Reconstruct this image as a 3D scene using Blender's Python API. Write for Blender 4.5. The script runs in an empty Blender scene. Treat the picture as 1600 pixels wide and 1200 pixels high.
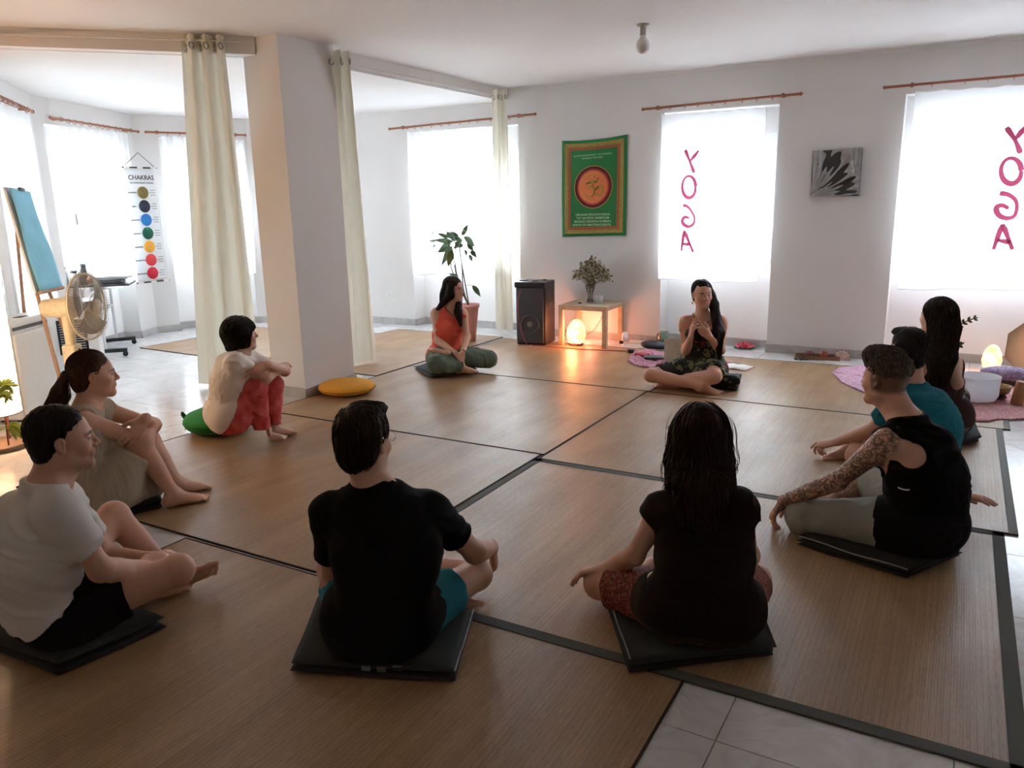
import bpy, bmesh, math, random
import numpy as np
import openvdb
from mathutils import Vector, Matrix
PI = math.pi
random.seed(7); RNG = np.random.RandomState(7)
SC = bpy.context.scene
COL = SC.collection

# ---------------------------------------------------------------- camera
F_PX = 1215.2
PITCH, ROLL, YAW = [math.radians(a) for a in (13.09, -1.136, -30.36)]
CH = 1.53
_cy, _sy, _cp, _sp, _cr, _sr = math.cos(YAW), math.sin(YAW), math.cos(PITCH), math.sin(PITCH), math.cos(ROLL), math.sin(ROLL)
_fw = np.array([_sy, _cy, 0.]); _rt = np.array([_cy, -_sy, 0.]); _up = np.array([0, 0, 1.])
CF = _fw*_cp - _up*_sp; _U = _up*_cp + _fw*_sp
CR = _rt*_cr + _U*_sr; CU = _U*_cr - _rt*_sr
CP = np.array([0, 0, CH])
camd = bpy.data.cameras.new('camera'); cam = bpy.data.objects.new('camera', camd); COL.objects.link(cam)
camd.sensor_fit = 'HORIZONTAL'; camd.sensor_width = 36; camd.lens = F_PX/1600*36; camd.clip_start = 0.05; camd.clip_end = 200
m = Matrix(((CR[0], CU[0], -CF[0], 0), (CR[1], CU[1], -CF[1], 0), (CR[2], CU[2], -CF[2], CH), (0, 0, 0, 1)))
cam.matrix_world = m
SC.camera = cam
# ---------------------------------------------------------------- light and exposure
SC.view_settings.view_transform = 'Standard'; SC.view_settings.look = 'None'
SC.view_settings.gamma = 1.0; SC.view_settings.use_curve_mapping = False
SC.view_settings.exposure = 1.74
SC.cycles.max_bounces = 14; SC.cycles.diffuse_bounces = 8; SC.cycles.transparent_max_bounces = 12
W_STR = 15.0
world = bpy.data.worlds.new('sky'); SC.world = world; world.use_nodes = True
wn = world.node_tree.nodes; wl = world.node_tree.links
bg = wn['Background']; bg.inputs['Strength'].default_value = W_STR
tc = wn.new('ShaderNodeTexCoord'); sp = wn.new('ShaderNodeSeparateXYZ'); cr_ = wn.new('ShaderNodeValToRGB')
wl.new(tc.outputs['Generated'], sp.inputs[0]); wl.new(sp.outputs['Z'], cr_.inputs[0]); wl.new(cr_.outputs[0], bg.inputs['Color'])
cr_.color_ramp.elements[0].position = 0.0; cr_.color_ramp.elements[0].color = (0.33, 0.35, 0.37, 1)   # bright street and facades
cr_.color_ramp.elements[1].position = 0.25; cr_.color_ramp.elements[1].color = (0.80, 0.905, 1.0, 1)    # overcast sky
def portal(x, y, z, nx, ny, w, h):
    d = bpy.data.lights.new('window_portal', 'AREA'); d.shape = 'RECTANGLE'; d.size = w; d.size_y = h
    d.cycles.is_portal = True
    o = bpy.data.objects.new('window_portal', d); COL.objects.link(o)
    o.location = (x, y, z); o.rotation_euler = Vector((nx, ny, 0)).to_track_quat('-Z', 'Y').to_euler()
def area_lamp(name, loc, to, w, h, power, col):
    d = bpy.data.lights.new(name, 'AREA'); d.shape = 'RECTANGLE'; d.size = w; d.size_y = h; d.energy = power; d.color = col
    o = bpy.data.objects.new(name, d); COL.objects.link(o); o.location = loc
    o.rotation_euler = (Vector(to)-Vector(loc)).to_track_quat('-Z', 'Y').to_euler(); return o
def point_lamp(name, loc, power, col, r=0.03):
    d = bpy.data.lights.new(name, 'POINT'); d.energy = power; d.color = col; d.shadow_soft_size = r
    o = bpy.data.objects.new(name, d); COL.objects.link(o); o.location = loc; return o

# ---------------------------------------------------------------- pixel to world helpers
def ray(x, y): return CF + CR*((x-800)/F_PX) - CU*((y-600)/F_PX)
def atz(x, y, z=0.): d = ray(x, y); return CP + d*(z-CH)/d[2]
def aty(x, y, Y): d = ray(x, y); return CP + d*Y/d[1]
def atx(x, y, X): d = ray(x, y); return CP + d*X/d[0]
def atd(x, y, D): return CP + ray(x, y)*D
def nrm(v): v = np.asarray(v, float); return v/max(1e-9, np.linalg.norm(v))

# ---------------------------------------------------------------- materials
MATS = {}
def srgb(r, g, b):
    return tuple(((c/255)/12.92 if c/255 <= .04045 else ((c/255+.055)/1.055)**2.4) for c in (r, g, b))
class NT:
    def __init__(s, name):
        s.m = bpy.data.materials.new(name); s.m.use_nodes = True; s.t = s.m.node_tree; s.n = s.t.nodes
        s.b = s.n['Principled BSDF']; s.out = s.n['Material Output']
    def node(s, typ, **kw):
        n = s.n.new(typ)
        for k, v in kw.items():
            if k in n.inputs.keys(): n.inputs[k].default_value = v
            else: setattr(n, k, v)
        return n
    def link(s, a, b): s.t.links.new(a, b)
    def co(s, kind='Object', scale=(1, 1, 1), rot=(0, 0, 0)):
        tc = s.node('ShaderNodeTexCoord'); mp = s.node('ShaderNodeMapping'); mp.inputs['Scale'].default_value = scale; mp.inputs['Rotation'].default_value = rot
        s.link(tc.outputs[kind], mp.inputs[0]); return mp.outputs[0]
    def noise(s, co, scale, detail=3, rough=.5, dist=0):
        n = s.node('ShaderNodeTexNoise'); n.inputs['Scale'].default_value = scale; n.inputs['Detail'].default_value = detail
        n.inputs['Roughness'].default_value = rough; n.inputs['Distortion'].default_value = dist; s.link(co, n.inputs['Vector']); return n.outputs['Fac']
    def ramp(s, fac, stops):
        r = s.node('ShaderNodeValToRGB'); el = r.color_ramp.elements
        while len(el) < len(stops): el.new(.5)
        for e, (p, c) in zip(el, stops): e.position = p; e.color = (c[0], c[1], c[2], 1)
        s.link(fac, r.inputs[0]); return r.outputs[0]
    def mix(s, fac, a, b, mode='MIX'):
        n = s.node('ShaderNodeMix', data_type='RGBA', blend_type=mode)
        for sock, v in ((n.inputs[0], fac), (n.inputs[6], a), (n.inputs[7], b)):
            if isinstance(v, (int, float)): sock.default_value = v
            elif isinstance(v, tuple): sock.default_value = (v[0], v[1], v[2], 1)
            else: s.link(v, sock)
        return n.outputs[2]
    def math(s, op, a, b=0.):
        n = s.node('ShaderNodeMath', operation=op)
        for sock, v in ((n.inputs[0], a), (n.inputs[1], b)):
            if isinstance(v, (int, float)): sock.default_value = v
            else: s.link(v, sock)
        return n.outputs[0]
    def bump(s, h, strength=.3, dist=.01):
        b = s.node('ShaderNodeBump'); b.inputs['Strength'].default_value = strength; b.inputs['Distance'].default_value = dist
        s.link(h, b.inputs['Height']); s.link(b.outputs[0], s.b.inputs['Normal'])
    def base(s, c):
        if isinstance(c, tuple): s.b.inputs['Base Color'].default_value = (c[0], c[1], c[2], 1)
        else: s.link(c, s.b.inputs['Base Color'])
    def rough(s, r):
        if isinstance(r, (int, float)): s.b.inputs['Roughness'].default_value = r
        else: s.link(r, s.b.inputs['Roughness'])
def simple(name, col, rough=.5, metal=0., var=.12, scale=30, bump=0., spec=.5, kind='Object'):
    if name in MATS: return MATS[name]
    t = NT(name); co = t.co(kind)
    f = t.noise(co, scale, 4)
    var = .03 if min(col) > .55 else var
    lo = tuple(max(0, c*(1-var)) for c in col); hi = tuple(min(1, c*(1+var)) for c in col)
    t.base(t.ramp(f, [(.3, lo), (.7, hi)])); t.rough(rough); t.b.inputs['Metallic'].default_value = metal
    t.b.inputs['Specular IOR Level'].default_value = spec
    if bump: t.bump(f, bump, .004)
    MATS[name] = t.m; return t.m
def glass_mat(name, col=(1, 1, 1), gloss=.12, rough=.02):
    if name in MATS: return MATS[name]
    t = NT(name); tr = t.node('ShaderNodeBsdfTransparent'); tr.inputs[0].default_value = (*col, 1)
    gl = t.node('ShaderNodeBsdfGlossy'); gl.inputs['Roughness'].default_value = rough
    fr = t.node('ShaderNodeLayerWeight'); fr.inputs['Blend'].default_value = .35
    mx = t.node('ShaderNodeMixShader'); mm = t.math('MULTIPLY_ADD', fr.outputs['Fresnel'], .8); mm.node.inputs[2].default_value = gloss*.3
    t.link(mm, mx.inputs[0]); t.link(tr.outputs[0], mx.inputs[1]); t.link(gl.outputs[0], mx.inputs[2]); t.link(mx.outputs[0], t.out.inputs[0])
    MATS[name] = t.m; return t.m
def sheer_mat(name, col, trans=.6, holes=.0, bump=.2):
    if name in MATS: return MATS[name]
    t = NT(name); co = t.co('Object')
    df = t.node('ShaderNodeBsdfDiffuse'); df.inputs[0].default_value = (*col, 1)
    tl = t.node('ShaderNodeBsdfTranslucent'); tl.inputs[0].default_value = (*col, 1)
    mx = t.node('ShaderNodeMixShader'); mx.inputs[0].default_value = trans
    n = t.noise(co, 60, 3); b = t.node('ShaderNodeBump'); b.inputs['Strength'].default_value = bump; b.inputs['Distance'].default_value = .003
    t.link(n, b.inputs['Height']); t.link(b.outputs[0], df.inputs['Normal'])
    t.link(df.outputs[0], mx.inputs[1]); t.link(tl.outputs[0], mx.inputs[2])
    last = mx.outputs[0]
    if holes:
        tp = t.node('ShaderNodeBsdfTransparent'); m2 = t.node('ShaderNodeMixShader'); m2.inputs[0].default_value = holes
        t.link(last, m2.inputs[1]); t.link(tp.outputs[0], m2.inputs[2]); last = m2.outputs[0]
    t.link(last, t.out.inputs[0]); MATS[name] = t.m; return t.m
def emit_mat(name, stops, strength, scale=8, kind='Object', mixw=0.):
    t = NT(name); co = t.co(kind); f = t.noise(co, scale, 3)
    c = t.ramp(f, stops); t.base(c); t.link(c, t.b.inputs['Emission Color']); t.b.inputs['Emission Strength'].default_value = strength
    t.rough(.5); MATS[name] = t.m; return t.m

# ---------------------------------------------------------------- object helpers
def props(o, label=None, cat=None, group=None, kind=None):
    if label: o['label'] = label
    if cat: o['category'] = cat
    if group: o['group'] = group
    if kind: o['kind'] = kind
    return o
def thing(name, label, cat, loc=(0, 0, 0), rz=0., group=None):
    o = bpy.data.objects.new(name, None); COL.objects.link(o); o.empty_display_size = .05
    o.location = tuple(loc); o.rotation_euler = (0, 0, rz)
    return props(o, label, cat, group)
class MB:
    def __init__(s): s.v = []; s.f = []; s.mi = []; s.sm = []; s.cur = 0; s.smooth = False
    def add(s, vs, fs):
        o = len(s.v); s.v += [tuple(map(float, v)) for v in vs]
        for f in fs: s.f.append([o+i for i in f]); s.mi.append(s.cur); s.sm.append(s.smooth)
        return s
    def box(s, x0, x1, y0, y1, z0, z1):
        return s.add([(x, y, z) for x in (x0, x1) for y in (y0, y1) for z in (z0, z1)],
                     [(0, 1, 3, 2), (4, 6, 7, 5), (0, 4, 5, 1), (2, 3, 7, 6), (0, 2, 6, 4), (1, 5, 7, 3)])
    def obox(s, c, ax, ay, az, hx, hy, hz):
        c = np.asarray(c, float); ax, ay, az = nrm(ax)*hx, nrm(ay)*hy, nrm(az)*hz
        return s.add([c+ax*i+ay*j+az*k for i in (-1, 1) for j in (-1, 1) for k in (-1, 1)],
                     [(0, 1, 3, 2), (4, 6, 7, 5), (0, 4, 5, 1), (2, 3, 7, 6), (0, 2, 6, 4), (1, 5, 7, 3)])
    def tube(s, pts, r, n=8, cap=True, flat=None):
        pts = [np.asarray(p, float) for p in pts]; R = r if hasattr(r, '__len__') else [r]*len(pts)
        t0 = nrm(pts[1]-pts[0]); u = nrm(np.cross(t0, (0, 0, 1) if abs(t0[2]) < .9 else (1, 0, 0)))
        vs = []; sm = s.smooth; s.smooth = True
        for i, p in enumerate(pts):
            t = nrm(pts[min(i+1, len(pts)-1)]-pts[max(i-1, 0)]); u = nrm(u-t*np.dot(u, t)); w = np.cross(t, u)
            for k in range(n):
                a = 2*PI*k/n; vs.append(p+(u*math.cos(a)+w*math.sin(a)*(flat or 1))*R[i])
        fs = [(i*n+k, i*n+(k+1) % n, (i+1)*n+(k+1) % n, (i+1)*n+k) for i in range(len(pts)-1) for k in range(n)]
        s.add(vs, fs); s.smooth = False
        if cap: s.add(vs[:n], [tuple(range(n))[::-1]]); s.add(vs[-n:], [tuple(range(n))])
        s.smooth = sm; return s
    def cyl(s, a, b, r, r2=None, n=20): return s.tube([a, b], [r, r if r2 is None else r2], n)
    def lathe(s, c, prof, n=24, axis=(0, 0, 1), close=False):
        c = np.asarray(c, float); az = nrm(axis); ax = nrm(np.cross(az, (0, 1, 0) if abs(az[1]) < .9 else (1, 0, 0))); ay = np.cross(az, ax)
        vs = [c+az*z+(ax*math.cos(2*PI*k/n)+ay*math.sin(2*PI*k/n))*r for r, z in prof for k in range(n)]
        fs = [(i*n+k, i*n+(k+1) % n, (i+1)*n+(k+1) % n, (i+1)*n+k) for i in range(len(prof)-1) for k in range(n)]
        sm = s.smooth; s.smooth = True; s.add(vs, fs); s.smooth = sm; return s
    def ball(s, c, r, n=12, sq=(1, 1, 1)):
        c = np.asarray(c, float)
        vs = [c+np.array([math.sin(PI*i/n)*math.cos(2*PI*j/n)*sq[0], math.sin(PI*i/n)*math.sin(2*PI*j/n)*sq[1], math.cos(PI*i/n)*sq[2]])*r for i in range(n+1) for j in range(n)]
        fs = [(i*n+j, (i+1)*n+j, (i+1)*n+(j+1) % n, i*n+(j+1) % n) for i in range(n) for j in range(n)]
        sm = s.smooth; s.smooth = True; s.add(vs, fs); s.smooth = sm; return s
    def surf(s, fn, nu, nv, smooth=True):
        vs = [fn(i/nu, j/nv) for i in range(nu+1) for j in range(nv+1)]
        fs = [(i*(nv+1)+j, (i+1)*(nv+1)+j, (i+1)*(nv+1)+j+1, i*(nv+1)+j+1) for i in range(nu) for j in range(nv)]
        sm = s.smooth; s.smooth = smooth; s.add(vs, fs); s.smooth = sm; return s
    def prism(s, poly, z0, z1):
        n = len(poly)
        return s.add([(x, y, z0) for x, y in poly]+[(x, y, z1) for x, y in poly],
                     [tuple(range(n))[::-1], tuple(range(n, 2*n))]+[(i, (i+1) % n, n+(i+1) % n, n+i) for i in range(n)])
    def build(s, name, mat, parent=None, loc=None, bevel=0., solid=0., center=True, seg=2, merge=False, subsurf=0):
        me = bpy.data.meshes.new(name); V = np.array(s.v)
        off = np.zeros(3)
        if parent is None and center and loc is None and len(V):
            off = np.array([(V[:, 0].min()+V[:, 0].max())/2, (V[:, 1].min()+V[:, 1].max())/2, V[:, 2].min()])
            V = V-off
        me.from_pydata([tuple(v) for v in V], [], s.f)
        for mm in (mat if isinstance(mat, (list, tuple)) else [mat]): me.materials.append(mm)
        me.polygons.foreach_set('material_index', s.mi); me.polygons.foreach_set('use_smooth', s.sm)
        if merge or bevel or s.v:
            bm = bmesh.new(); bm.from_mesh(me)
            if merge: bmesh.ops.remove_doubles(bm, verts=bm.verts, dist=1e-5)
            bmesh.ops.recalc_face_normals(bm, faces=bm.faces)
            bm.to_mesh(me); bm.free()
        o = bpy.data.objects.new(name, me); COL.objects.link(o)
        if parent is not None: o.parent = parent
        o.location = tuple(off) if loc is None else tuple(loc)
        if solid: md = o.modifiers.new('thickness', 'SOLIDIFY'); md.thickness = solid; md.offset = 0
        if bevel: md = o.modifiers.new('edge', 'BEVEL'); md.width = bevel; md.segments = seg; md.limit_method = 'ANGLE'; md.angle_limit = .6; md.harden_normals = False
        if subsurf: md = o.modifiers.new('sub', 'SUBSURF'); md.levels = subsurf; md.render_levels = subsurf
        return o
def one(mb, name, mat, label, cat, group=None, **k): return props(mb.build(name, mat, **k), label, cat, group)
def struct(mb, name, mat, **k): return props(mb.build(name, mat, **k), kind='structure')
def L2(root, v):   # world point to a root's local frame (roots only carry a location and a z turn)
    d = np.asarray(v, float)-np.array(root.location); a = -root.rotation_euler[2]
    return np.array([d[0]*math.cos(a)-d[1]*math.sin(a), d[0]*math.sin(a)+d[1]*math.cos(a), d[2]])
def smooth(pts, k=5):
    pts = [np.asarray(p, float) for p in pts]; out = []
    for i in range(len(pts)-1):
        p0, p1, p2, p3 = pts[max(0, i-1)], pts[i], pts[i+1], pts[min(len(pts)-1, i+2)]
        for j in range(k):
            t_ = j/k; out.append(.5*((2*p1)+(-p0+p2)*t_+(2*p0-5*p1+4*p2-p3)*t_*t_+(-p0+3*p1-3*p2+p3)*t_**3))
    out.append(pts[-1]); return out
def rootof(o):
    while o.parent is not None: o = o.parent
    return o
def _part(s, name, mat, parent, **k):
    r = rootof(parent)
    if s.v:
        d = np.array(s.v)-np.array(r.location); a = -r.rotation_euler[2]
        s.v = [tuple(q) for q in np.stack([d[:, 0]*math.cos(a)-d[:, 1]*math.sin(a), d[:, 0]*math.sin(a)+d[:, 1]*math.cos(a), d[:, 2]], 1)]
    return s.build(name, mat, parent=parent, loc=(0, 0, 0), **k)
MB.part = _part

# ---------------------------------------------------------------- signed distance modelling
def limb(a, b, rs, ts=None, flat=None, k=.02, cut=(False, False), op='+'):
    a = np.asarray(a, float); b = np.asarray(b, float)
    rs = np.atleast_1d(np.asarray(rs, float)); ts = np.linspace(0, 1, len(rs)) if ts is None else np.asarray(ts, float)
    return dict(t='L', a=a, b=b, rs=rs, ts=ts, flat=flat, k=k, cut=cut, op=op)
def ell(c, r, ax=None, k=.02, op='+'):
    return dict(t='E', c=np.asarray(c, float), r=np.asarray(r, float)*np.ones(3), ax=np.eye(3) if ax is None else np.asarray(ax, float), k=k, op=op)
def half(p, n, c, r, k=.01):   # carve away everything on the +n side of p, within r of c
    return dict(t='H', p=np.asarray(p, float), n=nrm(n), c=np.asarray(c, float), r=r, k=k, op='-')
def path(pts, rs, k=.02, flat=None, op='+'):
    return [limb(pts[i], pts[i+1], (rs[i], rs[i+1]), k=k, flat=flat, op=op) for i in range(len(pts)-1)]
def pbox(p):
    if p['t'] == 'L':
        r = max(p['rs']); return np.minimum(p['a'], p['b'])-r, np.maximum(p['a'], p['b'])+r
    if p['t'] == 'E':
        r = (np.abs(p['ax'])*p['r'][:, None]).max(0)*1.0; r = np.sqrt(((p['ax']*p['r'][:, None])**2).sum(0)); return p['c']-r, p['c']+r
    return p['c']-p['r'], p['c']+p['r']
def evalp(p, X, Y, Z):
    if p['t'] == 'L':
        ba = p['b']-p['a']; L2_ = max(1e-9, ba@ba)
        x, y, z = X-p['a'][0], Y-p['a'][1], Z-p['a'][2]
        if p['flat'] is not None:
            n, s = p['flat']; n = np.asarray(n, float); n = nrm(n-ba*(n@ba)/L2_); dn = (x*n[0]+y*n[1]+z*n[2])*(1/s-1)
            x = x+n[0]*dn; y = y+n[1]*dn; z = z+n[2]*dn
        t0 = (x*ba[0]+y*ba[1]+z*ba[2])/L2_; t = np.clip(t0, 0, 1)
        x = x-t*ba[0]; y = y-t*ba[1]; z = z-t*ba[2]
        q = x*x+y*y+z*z; ln = np.sqrt(q)
        d = ln-np.interp(t, p['ts'], p['rs']).astype(np.float32)
        if p['flat'] is not None:
            vn = (x*n[0]+y*n[1]+z*n[2])**2; d = d*ln/np.sqrt(np.maximum(1e-9, q-vn+vn/(s*s)))
        Ln = math.sqrt(L2_)
        if p['cut'][0]: d = np.maximum(d, -t0*Ln)
        if p['cut'][1]: d = np.maximum(d, (t0-1)*Ln)
        return d
    if p['t'] == 'E':
        x, y, z = X-p['c'][0], Y-p['c'][1], Z-p['c'][2]; A = p['ax']; r = p['r']
        u = (x*A[0, 0]+y*A[0, 1]+z*A[0, 2])/r[0]; v = (x*A[1, 0]+y*A[1, 1]+z*A[1, 2])/r[1]; w = (x*A[2, 0]+y*A[2, 1]+z*A[2, 2])/r[2]
        k0 = np.sqrt(u*u+v*v+w*w); k1 = np.sqrt((u/r[0])**2+(v/r[1])**2+(w/r[2])**2)
        return k0*(k0-1)/np.maximum(k1, 1e-6)
    n = p['n']; d = -((X-p['p'][0])*n[0]+(Y-p['p'][1])*n[1]+(Z-p['p'][2])*n[2])
    r = np.sqrt((X-p['c'][0])**2+(Y-p['c'][1])**2+(Z-p['c'][2])**2)-p['r']
    return np.maximum(d, r)
BIG = .05
class Field:
    def __init__(s, prims, vox, lo=None, hi=None):
        bs = [pbox(p) for p in prims if p['op'] == '+']
        s.lo = np.min([b[0] for b in bs], 0)-.03 if lo is None else np.asarray(lo, float)
        hi_ = np.max([b[1] for b in bs], 0)+.03 if hi is None else np.asarray(hi, float)
        s.vox = vox; s.n = np.maximum(4, np.ceil((hi_-s.lo)/vox).astype(int)+1)
        A = np.full(s.n, BIG, np.float32)
        ax = [(s.lo[i]+np.arange(s.n[i])*vox).astype(np.float32) for i in range(3)]
        for p in prims:
            b0, b1 = pbox(p); pad = .022+p['k']
            i0 = np.clip(np.floor((b0-pad-s.lo)/vox).astype(int), 0, s.n); i1 = np.clip(np.ceil((b1+pad-s.lo)/vox).astype(int)+1, 0, s.n)
            if (i1 <= i0).any(): continue
            d = evalp(p, ax[0][i0[0]:i1[0], None, None], ax[1][None, i0[1]:i1[1], None], ax[2][None, None, i0[2]:i1[2]]).astype(np.float32)
            sl = A[i0[0]:i1[0], i0[1]:i1[1], i0[2]:i1[2]]; k = p['k']
            if p['op'] == '+':
                h = np.maximum(k-np.abs(sl-d), 0); sl[...] = np.minimum(sl, d)-h*h/(4*k)
            else:
                h = np.maximum(k-np.abs(sl+d), 0); sl[...] = np.maximum(sl, -d)+h*h/(4*k)
        s.A = np.clip(A, -BIG, BIG)
    def mesh(s):
        g = openvdb.FloatGrid(BIG); g.copyFromArray(s.A)
        p, q = g.convertToQuads(0.)[:2]
        return p.astype(float)*s.vox+s.lo, q.astype(int)
    def sample(s, P):
        u = (P-s.lo)/s.vox; i = np.clip(np.floor(u).astype(int), 0, s.n-2); f = np.clip(u-i, 0, 1); r = 0
        for dx in (0, 1):
            for dy in (0, 1):
                for dz in (0, 1):
                    w = (f[:, 0] if dx else 1-f[:, 0])*(f[:, 1] if dy else 1-f[:, 1])*(f[:, 2] if dz else 1-f[:, 2])
                    r = r+w*s.A[i[:, 0]+dx, i[:, 1]+dy, i[:, 2]+dz]
        return r
    def grad(s, P):
        e = s.vox; g = np.stack([s.sample(P+np.eye(3)[i]*e)-s.sample(P-np.eye(3)[i]*e) for i in range(3)], 1)
        return g/np.maximum(1e-9, np.linalg.norm(g, axis=1))[:, None]
def compact(P, Q):
    u, inv = np.unique(Q.ravel(), return_inverse=True)
    return P[u], inv.reshape(Q.shape)
def multires(prims, vox, zones):
    """one surface, meshed finer inside the zones (lo, hi, voxel)"""
    F = Field(prims, vox); P, Q = F.mesh(); c = P[Q].mean(1); keep = np.ones(len(Q), bool)
    for lo, hi, v in zones:
        keep &= ~np.all((c > np.asarray(lo)+v*1.5+vox*1.2) & (c < np.asarray(hi)-v*1.5-vox*1.2), axis=1)
    P, Q = compact(P, Q[keep]); Ps, Qs, n = [P], [Q], len(P)
    for lo, hi, v in zones:
        G = Field(prims, v, lo, hi); p, q = G.mesh()
        if not len(q): continue
        c = p[q].mean(1); k = np.all((c > G.lo+v*1.5) & (c < G.lo+(G.n-1)*v-v*1.5), axis=1)
        if not k.any(): continue
        p, q = compact(p, q[k]); Ps.append(p); Qs.append(q+n); n += len(p)
    return F, np.concatenate(Ps), np.concatenate(Qs)
def wave(P, seed, freq, stretch=(1, 1, 1), n=6):
    """smooth pseudo noise from warped sines"""
    R = np.random.RandomState(seed); q = P*np.asarray(stretch)*freq; r = np.zeros(len(P))
    wp = np.sin(q@R.randn(3, 3)*.7+R.rand(3)*6)*.9
    q = q+wp
    for i in range(n): r += np.sin(q@(R.randn(3)*(1+.35*i))+R.rand()*6.28)/(1+.35*i)
    return r/n**.5
def mk(name, P, Q, mat, parent, col=None, smooth=True):
    r = rootof(parent) if parent is not None else None
    if r is not None: P = P-np.array(r.location)
    me = bpy.data.meshes.new(name); nv, nf = len(P), len(Q); k = Q.shape[1]
    me.vertices.add(nv); me.vertices.foreach_set('co', np.ascontiguousarray(P, np.float32).ravel())
    me.loops.add(nf*k); me.loops.foreach_set('vertex_index', np.ascontiguousarray(Q, np.int32).ravel())
    me.polygons.add(nf); me.polygons.foreach_set('loop_start', np.arange(0, nf*k, k, dtype=np.int32))
    me.polygons.foreach_set('use_smooth', np.ones(nf, bool) if smooth else np.zeros(nf, bool))
    me.materials.append(mat)
    if col is not None:
        at = me.color_attributes.new('Col', 'FLOAT_COLOR', 'POINT')
        c4 = np.ones((nv, 4), np.float32); c4[:, :col.shape[1]] = col; at.data.foreach_set('color', c4.ravel())
    me.update(calc_edges=True); me.validate()
    o = bpy.data.objects.new(name, me); COL.objects.link(o)
    if parent is not None: o.parent = parent
    return o
def tubes(paths, radii, nseg=3):
    """paths: N x M x 3 ; radii: M ; returns verts, quads of open tubes"""
    N, M, _ = paths.shape; T = np.gradient(paths, axis=1); T /= np.maximum(1e-9, np.linalg.norm(T, axis=2))[..., None]
    up = np.array([.13, .21, .97]); U = np.cross(T, up); U /= np.maximum(1e-6, np.linalg.norm(U, axis=2))[..., None]; W = np.cross(T, U)
    a = np.arange(nseg)*2*PI/nseg
    R = np.broadcast_to(radii, (N, M))
    V = paths[:, :, None, :]+(U[:, :, None, :]*np.cos(a)[None, None, :, None]+W[:, :, None, :]*np.sin(a)[None, None, :, None])*R[:, :, None, None]
    idx = np.arange(N*M*nseg).reshape(N, M, nseg)
    A_, B_ = idx[:, :-1], idx[:, 1:]
    Q = np.stack([A_, np.roll(A_, -1, 2), np.roll(B_, -1, 2), B_], -1).reshape(-1, 4)
    return V.reshape(-1, 3), Q
def strands(F, seeds, dirf, steps, step, lift=.003, wander=.25, seed=1, rad=.0022, flick=0., nseg=3):
    R = np.random.RandomState(seed); P = seeds.copy(); out = []; N = len(P)
    off = lift*(.3+1.2*R.rand(N)); w = R.randn(N, 3)*wander
    for it in range(steps):
        g = F.grad(P); d = F.sample(P); P = P-g*(np.clip(d, -.03, .03)-off)[:, None]
        out.append(P.copy())
        D = dirf(P)+w+R.randn(N, 3)*wander*.4; D = D-g*(D*g).sum(1)[:, None]*(1-flick)
        D /= np.maximum(1e-9, np.linalg.norm(D, axis=1))[:, None]; P = P+D*step
    Pp = np.stack(out, 1); t = np.linspace(0, 1, steps)
    return tubes(Pp, rad*(1-.85*t**3)*(.55+.45*np.sin(np.minimum(1, t*4)*PI/2)), nseg)
def join(*pq):
    Ps, Qs, n = [], [], 0
    for P, Q in pq: Ps.append(P); Qs.append(Q+n); n += len(P)
    return np.concatenate(Ps), np.concatenate(Qs)
# ---------------------------------------------------------------- room shell
HM, HL, YW = 2.79, 2.66, 8.05
def plaster(name, col, rough=.75):
    t = NT(name); co = t.co('Object'); n = t.noise(co, 1.3, 4); n2 = t.noise(co, 45, 4)
    t.base(t.ramp(n, [(.3, tuple(c*.965 for c in col)), (.7, col)])); t.rough(rough); t.b.inputs['Specular IOR Level'].default_value = .25; t.bump(n2, .12, .003); MATS[name] = t.m; return t.m
WALL = plaster('white_plaster', (.72, .71, .70)); CEIL = plaster('ceiling_paint', (.74, .73, .72)); PILL = plaster('pillar_paint', (.74, .71, .68))
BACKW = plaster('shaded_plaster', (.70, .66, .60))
t = NT('marble'); co = t.co('Generated'); oi = t.node('ShaderNodeObjectInfo'); co2 = t.co('Object')
vm = t.node('ShaderNodeVectorMath', operation='ADD'); t.link(co2, vm.inputs[0]); t.link(oi.outputs['Location'], vm.inputs[1])
n = t.noise(vm.outputs[0], 2.2, 8, .62, 1.8); n2 = t.noise(vm.outputs[0], 9, 5)
c = t.ramp(n, [(.30, (.46, .455, .45)), (.47, (.70, .69, .68)), (.52, (.62, .61, .605)), (.60, (.74, .73, .72))]); t.base(t.mix(.15, c, t.ramp(oi.outputs['Random'], [(0, (.42, .42, .42)), (1, (.72, .72, .71))])))
t.rough(t.ramp(n2, [(.3, (.10, .10, .10)), (.7, (.22, .22, .22))])); t.bump(n2, .03, .002); MARBLE = t.m
t = NT('grey_marble'); co = t.co('Object'); n = t.noise(co, 5, 8, .6, 1.5); t.base(t.ramp(n, [(.3, (.36, .355, .35)), (.7, (.52, .51, .50))])); t.rough(.3); SKIRT = t.m
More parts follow.
